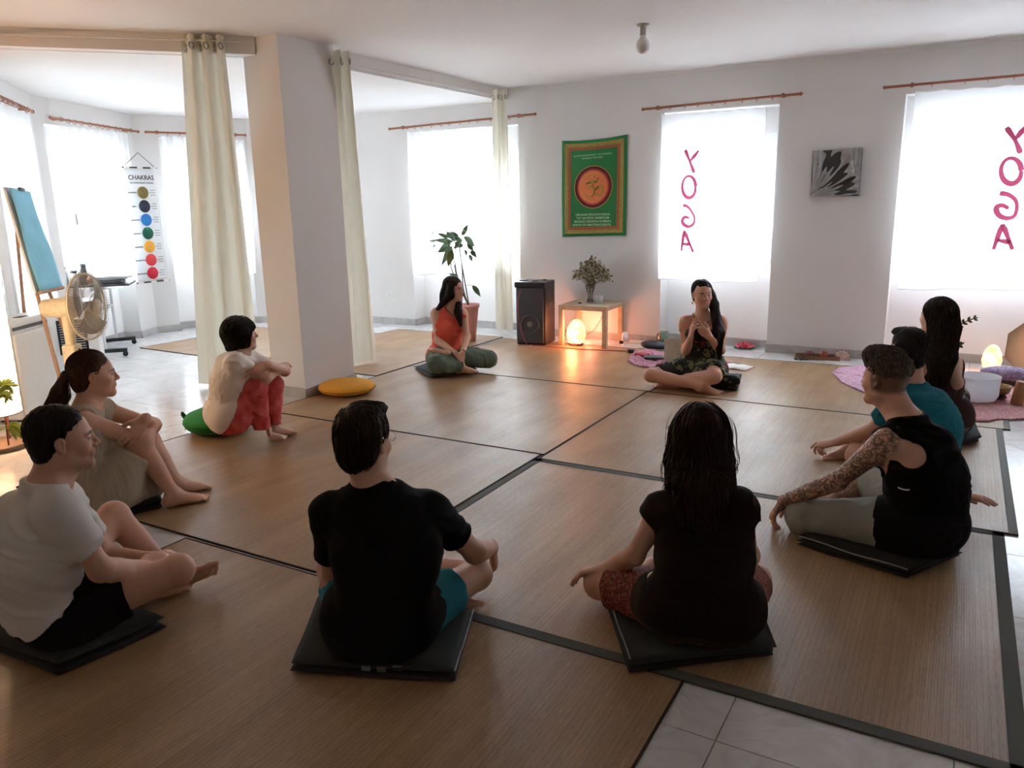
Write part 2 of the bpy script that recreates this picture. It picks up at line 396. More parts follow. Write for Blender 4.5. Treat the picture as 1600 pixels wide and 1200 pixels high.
# floor slab, tiles laid where they show
mb = MB(); mb.box(-9.6, 2.6, -2.8, 8.6, -.12, -.012); floor = props(mb.build('floor', simple('grout', (.42, .40, .38), .8), center=False), kind='structure')
TS = .60
mats_rect = [(-4.6, -2.17, 2.2, 4.05), (-2.17, .28, 2.2, 4.0), (-4.6, -2.17, 4.05, 5.88), (-2.17, .3, 4.0, 5.88), (-4.6, -2.17, 5.9, 7.62), (-2.17, .33, 5.9, 7.62), (-3.09, -.65, .4, 2.18), (-7.0, -4.62, 5.35, 7.68)]
tmb = MB(); tmb.box(-TS/2+.0015, TS/2-.0015, -TS/2+.0015, TS/2-.0015, -.014, 0); tile0 = None
for i in range(-16, 5):
    for jx in range(-5, 15):
        x, y = (i+.5)*TS+.10, (jx+.5)*TS+.18
        if x > 2.4 or y > 8.55 or y < -1.5 or x < -9.4: continue
        if any(a+TS/2 < x < b-TS/2 and c_+TS/2 < y < d_-TS/2 for a, b, c_, d_ in mats_rect): continue
        if x < -6.4 and (y < 3.0-(x+6.4)*.85-.5): continue
        if tile0 is None: tile0 = tmb.build('floor_tile', MARBLE, parent=floor, loc=(x, y, 0), bevel=.001, seg=1)
        else: o = tile0.copy(); COL.objects.link(o); o.parent = floor; o.location = (x, y, 0)
# ceilings
P_ = (-4.62, 4.50)                     # near corner of the pillar
bl = (-4.86, 4.47); br_ = (-6.20, 3.00)
mb = MB(); mb.prism([(-4.70, 8.3), (-4.70, 4.6), (-5.0, 4.6), (-5.0, 4.31), br_, (-6.6, 2.9), (-6.6, -2.8), (2.6, -2.8), (2.6, 8.3)], HM, HM+.1); struct(mb, 'ceiling', CEIL, center=False)
mb = MB(); mb.prism([(-4.72, 8.3), (-9.4, 8.3), (-9.4, 3.0), (-6.45, 2.9), (-6.28, 3.04), (-4.94, 4.54), (-4.72, 4.58)], HL, HL+.1); struct(mb, 'ceiling_lower', CEIL, center=False)
# beams
def wallbox(mb, p0, p1, t0, t1, z0, z1, off0, off1):
    p0, p1 = np.array([*p0, 0.]), np.array([*p1, 0.]); d = nrm(p1-p0); n = np.array([-d[1], d[0], 0])
    q = [p0+d*t0+n*off0, p0+d*t1+n*off0, p0+d*t1+n*off1, p0+d*t0+n*off1]; mb.prism([(v[0], v[1]) for v in q], z0, z1)
mb = MB(); wallbox(mb, (-4.70, 4.9), (-4.70, 8.05), 0, 3.15, HL+.02, HM, 0, .12); struct(mb, 'trim_1', PILL, center=False)
mb = MB(); wallbox(mb, (-4.82, 4.485), (-6.16, 3.02), 0, 2.2, HL+.003, HM, -.12, .0); struct(mb, 'trim_2', PILL, center=False)
# pillar
mb = MB(); mb.box(-4.97, -4.60, 4.50, 5.10, 0, HM); pil = props(mb.build('pillar', PILL), kind='structure'); 
mb = MB(); mb.box(-4.985, -4.586, 4.486, 5.114, 0, .085); mb.part('baseboard', SKIRT, pil, bevel=.003)
# cornice lines
mb = MB(); mb.box(-4.6, 2.4, YW-.018, YW+.01, HM-.035, HM); struct(mb, 'trim_3', CEIL, center=False)
mb = MB(); mb.box(-7.35, -4.8, YW-.018, YW+.01, HL-.03, HL); struct(mb, 'trim_4', CEIL, center=False)

NICHE_LIT = plaster('niche_lit_tone', (.90, .90, .90)); FRAME = simple('white_frame', (.72, .73, .74), .4); PANE = glass_mat('window_glass')  # niche panels paler than the walls: window light put into their colour
WN = [0]
def window(p0, d, n, a, b, zs, zt, dep):
    """casement window at the back of a niche"""
    WN[0] += 1; p0 = np.array([*p0, 0.]); d3 = np.array([d[0], d[1], 0]); n3 = np.array([n[0], n[1], 0]); fr = MB()
    w = b-a; cz = (zs+zt)/2; P = lambda t_, z, o=0: p0+d3*t_+n3*(dep+o)+Zv*z
    for t_ in (a+.03, b-.03, (a+b)/2): fr.obox(P(t_, cz), d3, n3, Zv, .03 if t_ != (a+b)/2 else .045, .035, (zt-zs)/2)
    for z in (zs+.03, zt-.03):
        for s_ in (-1, 1): fr.obox(P((a+b)/2+s_*(w/4-.0075), z), d3, n3, Zv, w/4-.0525, .032, .03)
    fo = props(fr.build('window_%d' % WN[0], FRAME, bevel=.004), kind='structure')
    for s_ in (-1, 1):
        g = MB(); g.obox(P((a+b)/2+s_*w/4, cz), d3, n3, Zv, w/4-.04, .003, (zt-zs)/2-.06); g.part('pane', PANE, fo)
    h = MB(); h.obox(P((a+b)/2+.02, 1.45, -.05), d3, n3, Zv, .012, .02, .06); h.part('handle', simple('handle_grey', (.2, .2, .2), .4, .6), fo)
    c = P((a+b)/2, cz, .12); portal(c[0], c[1], c[2], -n[0], -n[1], w, zt-zs)
Zv = np.array([0, 0, 1.])
def facet(name, p0, p1, ops, H=HM+.05, dep=.22, sill=.86, top=2.40, base=True, th=.30, ext=(0, 0)):
    """wall between two plan points, its outside on the left of the way; ops = niches (t0, t1, has window)"""
    d = nrm(np.array([p1[0]-p0[0], p1[1]-p0[1]])); n = np.array([-d[1], d[0]]); L = math.hypot(p1[0]-p0[0], p1[1]-p0[1]); mb = MB(); sk = MB(); np_ = MB(); c = -ext[0]
    def bx(a, b, z0, z1, o0=0, o1=th): wallbox(mb, p0, p1, a, b, z0, z1, o0, o1)
    def sb(a, b, o0, o1): wallbox(sk, p0, p1, a, b, 0, .085, o0, o1)
    for a, b in ops:
        bx(c, a, 0, H); sb(c, a+.0, -.014, .002)
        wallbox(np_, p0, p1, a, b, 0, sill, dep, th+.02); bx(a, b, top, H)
        sb(a, b, dep-.014, dep+.002); sb(a, a+.014, 0, dep); sb(b-.014, b, 0, dep)
        window(p0, d, n, a, b, sill, top-.24, dep+.04); bx(a, b, top-.24, top, dep-.02, th); c = b
    bx(c, L+ext[1], 0, H); sb(c, L+ext[1], -.014, .002)
    w = struct(mb, 'wall_'+name, WALL, center=False); np_.part('niche_panel', NICHE_LIT, w)
    if base: struct(sk, 'baseboard_'+name, SKIRT, center=False, bevel=.003)
    return d, n
facet('back', (-7.35, YW), (2.4, YW), [(1.20, 2.78), (4.51, 5.65), (6.73, 8.35)])
V1, V2, V3 = (-8.10, 4.60), (-8.87, 6.22), (-8.30, 7.45)
facet('left', (-6.35, 3.05), V1, [(.55, 1.85)], H=HL+.05, ext=(0, .1))
facet('bay_left', V1, V2, [(.15, 1.42)], H=HL+.05, ext=(.02, .1))
facet('bay_right', V2, V3, [(.28, 1.28)], H=HL+.05, ext=(.02, .1))
facet('bay_corner', V3, (-7.35, YW), [(.28, .95)], H=HL+.05, ext=(.02, .1))
mb = MB(); mb.box(-6.65, -6.35, -2.8, 3.06, 0, HM); struct(mb, 'wall_near_left', BACKW, center=False)
mb = MB(); mb.box(2.4, 2.6, -2.8, 8.4, 0, HM); struct(mb, 'wall_right', WALL, center=False)
mb = MB(); mb.box(-6.6, 2.6, -2.8, -2.6, 0, HM); struct(mb, 'wall_front', BACKW, center=False)

# ---------------------------------------------------------------- bamboo mats
def bamboo(name, seed):
    t = NT(name); tc = t.node('ShaderNodeTexCoord'); oi = t.node('ShaderNodeObjectInfo'); ad = t.node('ShaderNodeVectorMath', operation='ADD'); t.link(tc.outputs['Object'], ad.inputs[0]); t.link(oi.outputs['Location'], ad.inputs[1])
    sx = t.node('ShaderNodeSeparateXYZ'); t.link(ad.outputs[0], sx.inputs[0])
    def streak(sc, det=2):
        mp = t.node('ShaderNodeMapping'); mp.inputs['Scale'].default_value = sc; t.link(ad.outputs[0], mp.inputs[0]); return t.noise(mp.outputs[0], 1., det)
    f1 = streak((5.5, .7, 1), 3); f2 = streak((60, 2.2, 1), 3); f3 = streak((3, 3, 1), 4); f4 = streak((420, 26, 1), 2)
    c = t.ramp(f1, [(.34, (.27, .150, .066)), (.5, (.385, .220, .108)), (.66, (.48, .305, .158))])
    c = t.mix(.45, c, t.ramp(f2, [(.3, (.25, .138, .060)), (.7, (.50, .325, .175))])); c = t.mix(.3, c, t.ramp(f4, [(.35, (.19, .105, .05)), (.65, (.50, .345, .19))]))
    # slats across, cords along
    wx = t.math('SINE', t.math('MULTIPLY', sx.outputs['X'], 2*PI/.018)); wy = t.math('SINE', t.math('MULTIPLY', sx.outputs['Y'], 2*PI/.011))
    gx = t.math('GREATER_THAN', wx, .93); c = t.mix(t.math('MULTIPLY', gx, .35), c, (.08, .045, .03))
    gy = t.math('GREATER_THAN', wy, .86); c = t.mix(t.math('MULTIPLY', gy, .22), c, (.08, .045, .03))
    t.base(c); t.rough(t.ramp(f3, [(.3, (.29, .29, .29)), (.7, (.42, .42, .42))])); t.b.inputs['Specular IOR Level'].default_value = .45
    hgt = t.math('ADD', t.math('MULTIPLY', t.math('POWER', t.math('ABSOLUTE', wy), 6.), -.5), t.math('MULTIPLY', t.math('POWER', t.math('ABSOLUTE', wx), 8.), -.5)); hgt = t.math('ADD', hgt, t.math('MULTIPLY', f2, 1.5)); t.bump(hgt, .28, .0022)
    return t.m
BAM = bamboo('bamboo_slats', 1)
BAND = simple('olive_band', (.085, .088, .075), .8, scale=300); BANDL = simple('grey_band', (.16, .16, .14), .7, scale=200); EDGE = simple('dark_edge', (.035, .022, .016), .8)
def bmat(x0, x1, y0, y1, label, rz=.0, bands='', z=.0, thin=.0035, bandmat=None, bw=.045):
    cx, cy = (x0+x1)/2, (y0+y1)/2; r = thing('bamboo_mat', label, 'mat', (cx, cy, z), math.radians(rz), 'bamboo mats laid over the tiles'); hx, hy = (x1-x0)/2, (y1-y0)/2; T = .007
    m_ = MB(); n = 26; R = np.random.RandomState(int(abs(x0*71+y0*37)*10) % 9999)
    # slightly uneven, nibbled outline
    top = [(-hx+2*hx*i/n, -hy+R.rand()*.004) for i in range(n)]+[(hx-R.rand()*.004, -hy+2*hy*i/n) for i in range(n)]+[(hx-2*hx*i/n, hy-R.rand()*.004) for i in range(n)]+[(-hx+R.rand()*.004, hy-2*hy*i/n) for i in range(n)]
    m_.prism(top, 0.0005, T); m_.build('slat_sheet', BAM, parent=r, loc=(0, 0, 0))
    for s_, (a, b, c, d) in dict(N=(-hx, hx, hy-bw, hy), S=(-hx, hx, -hy, -hy+bw), W=(-hx, -hx+bw, -hy, hy), E=(hx-bw, hx, -hy, hy), n=(-hx, hx, hy-thin, hy), s=(-hx, hx, -hy, -hy+thin), w=(-hx, -hx+thin, -hy, hy), e=(hx-thin, hx, -hy, hy)).items():
        if s_ in bands:
            m_ = MB(); m_.box(a-.002, b+.002, c-.002, d+.002, 0.0008, T+.0018); m_.build('border', (bandmat or BAND) if s_.isupper() else EDGE, parent=r, loc=(0, 0, 0), bevel=.001, seg=1)
    return r
bmat(-4.59, -2.172, 2.205, 4.052, 'bamboo mat at the left with the ponytailed woman’s feet on it', .5, 'nsew')
bmat(-2.160, .27, 2.208, 3.990, 'bamboo mat with a dark band, under the long-haired woman in the brown top', .5, 'NSEW')
bmat(-4.59, -2.168, 4.060, 5.893, 'bamboo mat beside the white pillar, yellow cushion on it', .4, 'nsew')
bmat(-2.160, .31, 3.998, 5.893, 'bamboo mat in the middle right, edged in grey', .5, 'nsEw', bandmat=BANDL, bw=.035)
bmat(-4.56, -2.160, 5.902, 7.64, 'bamboo mat in front of the loudspeaker and the glowing lamp', .4, 'nsew')
bmat(-2.152, .34, 5.902, 7.62, 'bamboo mat under the woman in the floral dress', .4, 'nsEw', bandmat=BANDL, bw=.03)
bmat(-3.09, -.66, .38, 2.196, 'bamboo mat nearest the camera at the bottom left', .5, 'nsew')
bmat(-6.15, -4.62, 5.40, 7.70, 'bamboo mat behind the pillar, seen between the cream curtains', .3, 'nsew')
bmat(-8.05, -6.20, 5.38, 7.05, 'pale bamboo mat far left behind the cream curtain', -2., 'nsew')
# ---------------------------------------------------------------- curtains and rods
WOOD_R = simple('rod_wood', (.32, .12, .06), .45, scale=60); SHEER = sheer_mat('sheer_cotton', (.86, .88, .90), .62); SHEER2 = sheer_mat('sheer_cotton_folds', (.86, .87, .88), .55)
CREAM = sheer_mat('cream_curtain', (.76, .73, .63), .32); LETT = sheer_mat('red_letters', (.42, .07, .14), .22)
def rod(a, b, label, nr, r=.012, wall_n=None):
    a, b = np.asarray(a, float), np.asarray(b, float); d = nrm(b-a); rt = thing('curtain_rod', label, 'curtain rod', (a+b)/2)
    m_ = MB(); m_.tube([a, b], r, 12); m_.part('pole', WOOD_R, rt)
    for p, s_ in ((a, -1), (b, 1)):
        m_ = MB(); m_.lathe(p, [(r, 0), (r*1.5, .004), (r*1.5, .012), (r*.9, .016), (0, .03)], 12, axis=d*s_); m_.part('finial', WOOD_R, rt)
    n = np.array(wall_n) if wall_n is not None else np.array([0, 1., 0])
    for t_ in (.10, .90):
        p = a+(b-a)*t_; m_ = MB(); m_.tube([p, p+n*.10], .009, 8); m_.lathe(p, [(r*1.7, -.012), (r*1.9, 0), (r*1.7, .012)], 12, axis=d); m_.part('bracket', WOOD_R, rt)
    for i in range(nr):
        p = a+(b-a)*(.14+.74*(i+.5)/nr+RNG.randn()*.008)-Zv*.008; m_ = MB(); m_.tube([p+Zv*math.cos(q)*.021+n*math.sin(q)*.021 for q in np.linspace(0, 2*PI, 13)], .003, 5, cap=False); m_.part('ring', WOOD_R, rt)
    return rt
def sheer(x0, x1, zt, zb, p0, d, n, label, mat, folds=5, amp=.018, scal=.02, group='sheer window curtains', ww=(0, 0), thick=0.):
    """hanging sheet in the upright plane through p0 along d; n points to the wall"""
    p0 = np.asarray([p0[0], p0[1], 0.]); d3 = np.array([d[0], d[1], 0]); n3 = np.array([n[0], n[1], 0]); W = x1-x0; R = np.random.RandomState(int(abs(x0*100+zt*977)) % 9999); ph = R.rand(6)*6.28
    def fn(u, v):
        x = x0+W*u+(ww[0]*(1-u)+ww[1]*u)*v; zt_ = zt-scal*abs(math.sin(PI*u*7))*.9-.01*math.sin(u*3+ph[0]); zb_ = zb+.012*math.sin(u*5+ph[1])+.006*math.sin(u*13+ph[2])
        o = amp*(math.sin(u*2*PI*folds+ph[3]+.5*math.sin(v*3+ph[5]))*(.5+.5*(1-v))+.5*math.sin(u*2*PI*folds*2.3+ph[4]+v)*(1-v*.6))
        return p0+d3*x+Zv*(zt_+(zb_-zt_)*v)+n3*o
    m_ = MB(); m_.surf(fn, 90, 24); o = props(m_.build('sheer_curtain', mat), label, 'curtain', group); 
    hm = MB(); hm.tube([fn(u, 1)-n3*.003 for u in np.linspace(0, 1, 60)], .004, 4); hm.tube([fn(0, v)-n3*.002 for v in np.linspace(0, 1, 20)], .0025, 4); hm.tube([fn(1, v)-n3*.002 for v in np.linspace(0, 1, 20)], .0025, 4)
    hm.part('hem', mat, o); return o, fn
ROD = YW-.10
# back wall rods and curtains
rod((-6.33, ROD, 2.45), (-4.30, ROD, 2.48), 'wooden curtain rod over the window behind the tall plant', 11)
rod((-3.03, ROD, 2.44), (-1.50, ROD, 2.465), 'wooden curtain rod right of the green tapestry', 8)
rod((-.78, ROD, 2.46), (1.30, ROD, 2.475), 'wooden curtain rod at the right edge of the photo', 8)
c1, _ = sheer(-6.10, -4.72, 2.40, .68, (0, ROD+.03), (1, 0), (0, 1), 'white sheer curtain behind the tall plant', SHEER, 6, .016)
c2, f2_ = sheer(-2.84, -1.80, 2.38, .71, (0, ROD+.01), (1, 0), (0, 1), 'white sheer curtain with mirrored red lettering, behind the woman in the floral dress', SHEER, 3, .006, .015)
c3, f3_ = sheer(-.54, 1.02, 2.41, .71, (0, ROD+.01), (1, 0), (0, 1), 'white sheer curtain with mirrored red lettering, at the right edge of the photo', SHEER, 4, .006, .012)
def strokes(cur, pix, w):
    for nm, lines in pix:
        m_ = MB()
        for q, ln in enumerate(lines):
            pts = [np.asarray(p_) for p_ in smooth([aty(x, y, ROD-.018) for x, y in ln], 4)]; n = len(pts)
            vs = []
            for i, p_ in enumerate(pts):
                d = nrm(pts[min(n-1, i+1)]-pts[max(0, i-1)]); s_ = np.cross(d, (0, 1, 0)); k = w*(.80+.45*math.sin(PI*i/(n-1)*1.3+q*1.5+ord(nm))**2)*(.7 if i in (0, n-1) else 1); vs += [p_+s_*k/2-np.array([0, .0004*q, 0]), p_-s_*k/2-np.array([0, .0004*q, 0])]
            m_.add(vs, [(2*i, 2*i+1, 2*i+3, 2*i+2) for i in range(n-1)])
        m_.part('letter', LETT, cur)['label'] = 'red mirrored letter '+nm
def circ(cx, cy, rx, ry, n=12): return [(cx+rx*math.cos(2*PI*i/n), cy+ry*math.sin(2*PI*i/n)) for i in range(n+1)]
strokes(c2, [('Y', [[(1070.5, 234), (1077, 250), (1084.5, 270)], [(1092, 235), (1079, 251)]]), ('O', [circ(1076.5, 292, 10.5, 17)]),
             ('G', [[(1067, 321), (1073, 322), (1079, 328), (1085, 340), (1083, 350), (1076, 354), (1069, 351), (1066, 345), (1070, 339), (1077, 341)]]), ('A', [[(1064.5, 392), (1069, 360)], [(1069, 360), (1083, 394)], [(1066, 381), (1078, 382)]])], .030)
strokes(c3, [('Y', [[(1572.5, 199), (1586, 219), (1594.5, 239.5)], [(1605, 195), (1586, 218)]]), ('O', [circ(1580, 267, 16, 20)]),
             ('G', [[(1562, 302), (1575, 304), (1586, 312), (1589, 324), (1585, 337), (1575, 341), (1563, 338), (1557, 330), (1558, 323), (1567, 321), (1576, 326)]]), ('A', [[(1552, 390), (1566, 350)], [(1567, 350), (1582, 390)], [(1558, 375), (1579, 379)]])], .036)
# bay rods and curtains
def bay(p0, p1, t0, t1, c0, c1_, lab_r, lab_c, nr, zb=.68, z=2.45, folds=7, amp=.03, ww=(0, 0), zt=2.41):
    d = nrm(np.array([p1[0]-p0[0], p1[1]-p0[1]])); n = np.array([-d[1], d[0]]); q = np.array(p0)-n*.10
    a = np.array([*(q+d*t0), z]); b = np.array([*(q+d*t1), z]); rod(a, b, lab_r, nr, wall_n=(n[0], n[1], 0))
    return sheer(c0, c1_, zt, zb, q+n*.02, d, n, lab_c, SHEER2, folds, amp, .02, ww=ww)
bay((-6.35, 3.05), V1, .3, 1.90, .35, 1.72, 'wooden curtain rod at the left edge of the photo, thick with rings', 'gathered white sheer curtain behind the easel', 16, zb=.30, folds=9, amp=.035, ww=(0, .14))
bay(V1, V2, .14, 1.72, .32, 1.55, 'wooden curtain rod left of the hanging chart', 'white sheer curtain left of the hanging chart', 10, ww=(.10, .02))
bay(V2, V3, .13, 1.30, .30, 1.30, 'wooden curtain rod right of the hanging chart', 'white sheer curtain between the hanging chart and the cream curtain', 6)
bay(V3, (-7.35, YW), .10, 1.02, .25, .92, 'wooden curtain rod just visible behind the pillar', 'white sheer curtain seen in the slit beside the pillar', 4, folds=3)
# ceiling tracks with eyelet curtains
TRK = simple('white_track', (.66, .65, .62), .4)
def track(a, b, label):
    a, b = np.asarray(a, float), np.asarray(b, float); rt = thing('curtain_track', label, 'curtain track', (a+b)/2); m_ = MB(); m_.tube([a, b], .006, 10); m_.part('rail', TRK, rt)
    for t_ in (.02, .5, .98): p = a+(b-a)*t_; m_ = MB(); m_.tube([p, p+Zv*.04], .005, 8); m_.part('bracket', TRK, rt)
tz = HL+.03
track((-4.675, 5.12, tz), (-4.675, 8.0, tz), 'white curtain track along the beam to the back wall')
def cream(path_top, path_bot, zt, zb, label, folds, amp, ny=40, gro=True, seed=1):
    R = np.random.RandomState(seed); ph = R.rand(6)*6.28; a, b = [np.asarray(q, float) for q in path_top]; c, d_ = [np.asarray(q, float) for q in path_bot]
    def fn(u, v):
        vv = v*v*(3-2*v); t_ = a+(b-a)*u; q = c+(d_-c)*u; p = t_+(q-t_)*v; dd = nrm((t_[0:2]*0+(b-a)[:2])); n = np.array([-dd[1], dd[0]])
        o = amp*math.sin(2*PI*folds*u+ph[0]*.1)*(1-.25*v)+amp*.35*math.sin(2*PI*folds*1.7*u+ph[1]+v*1.5)*v
        sx_ = amp*.35*math.sin(4*PI*folds*u+ph[2])*v
        return np.array([p[0]+n[0]*o+dd[0]*sx_, p[1]+n[1]*o+dd[1]*sx_, zt+(zb-zt)*v+.010*math.sin(u*9+ph[3])*v])
    rt_ = MB(); rt_.surf(fn, folds*22, ny); o = props(rt_.build('eyelet_curtain', CREAM), label, 'curtain', 'cream eyelet curtains')
    if gro:
        for i in range(folds*2):
            u = (i+.5)/(folds*2); p = fn(u, .028); q = fn(u+.01, .028); dd = nrm(q-p); nn = np.cross(dd, Zv); g = MB(); g.lathe(p, [(.018, -.004), (.026, -.0045), (.026, .0045), (.018, .004)], 16, axis=nn); g.part('eyelet', simple('steel_eyelet', (.35, .34, .32), .3, .9), o)
    return o
pt = lambda x, y, z: atz(x, y, z)[:2]
cA0, cA1 = atd(281, 60, 6.9), atd(352, 66, 6.75)
def tp(px, py, z): return list(atz(px, py, z)[:2])+[0]
a0, a1 = tp(283, 62, 2.735), tp(350, 64, 2.735)
track((*[float(q) for q in (np.array(a0[:2])-nrm(np.array(a1[:2])-np.array(a0[:2]))*1.3)], 2.735), (*[float(q) for q in (np.array(a1[:2])+nrm(np.array(a1[:2])-np.array(a0[:2]))*.12)], 2.735), 'white curtain track along the beam at the top left')
cream((a0, a1), (tp(311, 601, .03), tp(408, 590, .03)), 2.770, .03, 'cream eyelet curtain left of the pillar, behind the woman in red trousers', 3, .055, seed=2)
cream((tp(518, 82, 2.72), tp(545, 85, 2.72)), (tp(541, 568, .03), tp(588, 562, .03)), 2.74, .03, 'cream eyelet curtain hanging right of the pillar', 2, .045, seed=3)
cream((tp(769, 143, 2.70), tp(792, 143, 2.70)), (tp(775, 515, .03), tp(803, 516, .03)), 2.72, .03, 'narrow cream eyelet curtain at the end of the beam by the back wall', 2, .035, seed=4)
# ---------------------------------------------------------------- things along the back wall
BLACKP = simple('black_plastic', (.012, .012, .014), .35, var=.2); DARKG = simple('dark_grey', (.04, .04, .045), .5); OAK = simple('pale_birch', (.50, .38, .25), .45, scale=14, var=.15)
WHITEP = simple('white_plastic', (.72, .72, .70), .35); PAPER = simple('paper', (.78, .76, .72), .8); GLASS = glass_mat('clear_glass', (.97, .98, .98), .35)
def text(s, size, mat, parent, org, ex, ey, align='CENTER', name='lettering', ext=.0008, bold=0.):
    c = bpy.data.curves.new(name, 'FONT'); c.body = s; c.size = size; c.align_x = align; c.align_y = 'CENTER'; c.extrude = ext; c.resolution_u = 2; c.offset = bold
    o = bpy.data.objects.new(name, c); COL.objects.link(o); bpy.context.view_layer.update()
    me = bpy.data.meshes.new_from_object(o.evaluated_get(bpy.context.evaluated_depsgraph_get())); bpy.data.objects.remove(o); bpy.data.curves.remove(c)
    ex, ey = nrm(ex), nrm(ey); ez = np.cross(ex, ey); r = rootof(parent); me.transform(Matrix(((ex[0], ey[0], ez[0], org[0]-r.location[0]), (ex[1], ey[1], ez[1], org[1]-r.location[1]), (ex[2], ey[2], ez[2], org[2]-r.location[2]), (0, 0, 0, 1))))
    me.materials.clear(); me.materials.append(mat); q = bpy.data.objects.new(name, me); COL.objects.link(q); q.parent = parent; return q
# loudspeaker
def loudspeaker():
    p = atz(833, 541); x0, y0 = p[0], p[1]; W, D_, H_ = .345, .34, .70; yaw = math.radians(8)
    ex = np.array([math.cos(yaw), math.sin(yaw), 0]); ey = np.array([-math.sin(yaw), math.cos(yaw), 0])
    fl = atz(806, 539); fl[2] = 0; c = fl+ex*W/2+ey*D_/2; r = thing('loudspeaker', 'tall black party loudspeaker standing left of the small wooden table', 'speaker', c)
    F = lambda x, y, z: c+ex*x+ey*y+Zv*z
    m_ = MB(); m_.obox(F(0, .01, .33), ex, ey, Zv, W/2, D_/2-.01, .325); m_.part('cabinet', simple('black_vinyl', (.014, .010, .010), .45), r, bevel=.018, seg=3)
    m_ = MB(); m_.obox(F(0, -D_/2+.012, .33), ex, ey, Zv, W/2-.02, .012, .30); m_.part('grille', DARKG, r, bevel=.01)
    m_ = MB(); m_.obox(F(0, -.01, .665), ex, ey, Zv, W/2+.003, D_/2+.003, .032); m_.part('top_panel', BLACKP, r, bevel=.014, seg=3)
    for z, rad in ((.235, .105),):
        m_ = MB(); q = F(0, -D_/2-.002, z); m_.lathe(q, [(rad, -.004), (rad+.006, .006), (rad-.012, .010), (rad-.02, -.004), (rad*.4, -.018), (rad*.36, -.010), (0, .002)], 32, axis=-ey); m_.part('woofer' if z < .3 else 'tweeter', simple('cone_grey', (.05, .05, .055), .35), r)
        m_ = MB(); m_.lathe(q, [(rad*.38, -.012), (rad*.30, .004), (0, .008)], 24, axis=-ey); m_.part('dust_cap', simple('cap_grey', (.16, .16, .17), .3), r)
    for s_ in (-1, 1): m_ = MB(); m_.obox(F(s_*(W/2), 0, .45), ex, ey, Zv, .003, .06, .02); m_.part('side_handle', BLACKP, r, bevel=.002)
    for i, (x, y, w, h) in enumerate(((-.09, -.05, .045, .010), (.02, -.06, .06, .008), (.10, .03, .04, .012))): m_ = MB(); m_.lathe(F(x, y, .698), [(w*.6, 0), (w*.55, h), (0, h)], 18); m_.part('knob', DARKG, r)
    m_ = MB(); m_.obox(F(-.12, -.03, .705), ex, ey, Zv, .03, .05, .006); m_.part('cable_plug', DARKG, r, bevel=.002)
    # red cable
    pts = [F(-.10, -D_/2-.006, .60), F(-.125, -D_/2-.03, .52), F(-.128, -D_/2-.03, .38), F(-.11, -D_/2-.03, .22), F(-.06, -D_/2-.04, .08), F(.0, -D_/2-.06, .012)]
    cab = thing('red_cable', 'thin red cable hanging down the front of the loudspeaker to the floor', 'cable', pts[-1]); m_ = MB(); m_.tube(smooth(pts, 6), .0035, 6); m_.part('cord', simple('red_rubber', (.45, .05, .08), .5), cab)
    pts = [np.array([*atz(x, y)[:2], .012]) for x, y in ((832, 541), (870, 544), (905, 547), (945, 549), (985, 550))]
    m_ = MB(); m_.tube(smooth(pts, 6), .004, 6); one(m_, 'floor_cable', MATS['red_rubber'], 'reddish cable lying on the mat in front of the small wooden table', 'cable')
loudspeaker()
# side table
tc_ = atz(947, 546); TX1 = tc_[0]; TY0 = tc_[1]; TW = .55; yaw_t = math.radians(3)
def side_table():
    ex = np.array([math.cos(yaw_t), math.sin(yaw_t), 0]); ey = np.array([-math.sin(yaw_t), math.cos(yaw_t), 0]); c = np.array([TX1, TY0, 0])-ex*TW/2+ey*TW/2; c[2] = 0
    r = thing('side_table', 'small square birch side table against the back wall, glowing lamp below it', 'table', c)
    m_ = MB(); m_.obox(c+Zv*.425, ex, ey, Zv, TW/2, TW/2, .025); m_.part('tabletop', OAK, r, bevel=.002)
    for a in (-1, 1):
        for b in (-1, 1): m_ = MB(); m_.obox(c+ex*a*(TW/2-.025)+ey*b*(TW/2-.025)+Zv*.2, ex, ey, Zv, .025, .025, .2); m_.part('leg', OAK, r, bevel=.0015)
    return c
TC = side_table()
def glow_lamp(c, h, w, label, seed, power):
    r = thing('salt_lamp', label, 'lamp', c); R = np.random.RandomState(seed); ph = R.rand(8)*6.28
    def fn(u, v):
        a = u*2*PI; prof = np.interp(v, [0, .08, .35, .65, .85, .96, 1.0], [.62, .86, 1.0, .86, .62, .36, .0]); rr = w*prof*(1+.05*math.sin(3*a+ph[0])+.04*math.sin(5*a+ph[1]+6*v)+.02*math.sin(11*a+9*v+ph[2]))
        return np.asarray(c)+np.array([rr*math.cos(a)+.012*v*math.sin(ph[4]), rr*math.sin(a), .018+(h-.018)*v])
    m_ = MB(); m_.surf(fn, 40, 26)
    mt = emit_mat('glowing_salt_%d' % seed, [(.3, (1, .34, .11)), (.5, (1, .52, .25)), (.7, (1, .74, .48))], .62 if seed == 1 else .62, 14); m_.part('crystal', mt, r)
    m_ = MB(); m_.lathe(c, [(w*.75, 0.0005), (w*.78, .018), (w*.6, .026), (0, .026)], 28); m_.part('base', simple('dark_wood', (.14, .05, .025), .5), r)
    point_lamp('salt_lamp_light', np.asarray(c)+np.array([0, -w*1.15, h*.5]), power, (1, .36, .13), .05); return r
lp = atz(897, 541); glow_lamp((lp[0], lp[1]+.05, .008), .285, .105, 'glowing orange salt lamp on the mat under the small wooden table', 1, 2.2)
point_lamp('salt_lamp_light_back', (lp[0]+.02, lp[1]+.26, .2), 2.0, (1, .34, .19), .08)
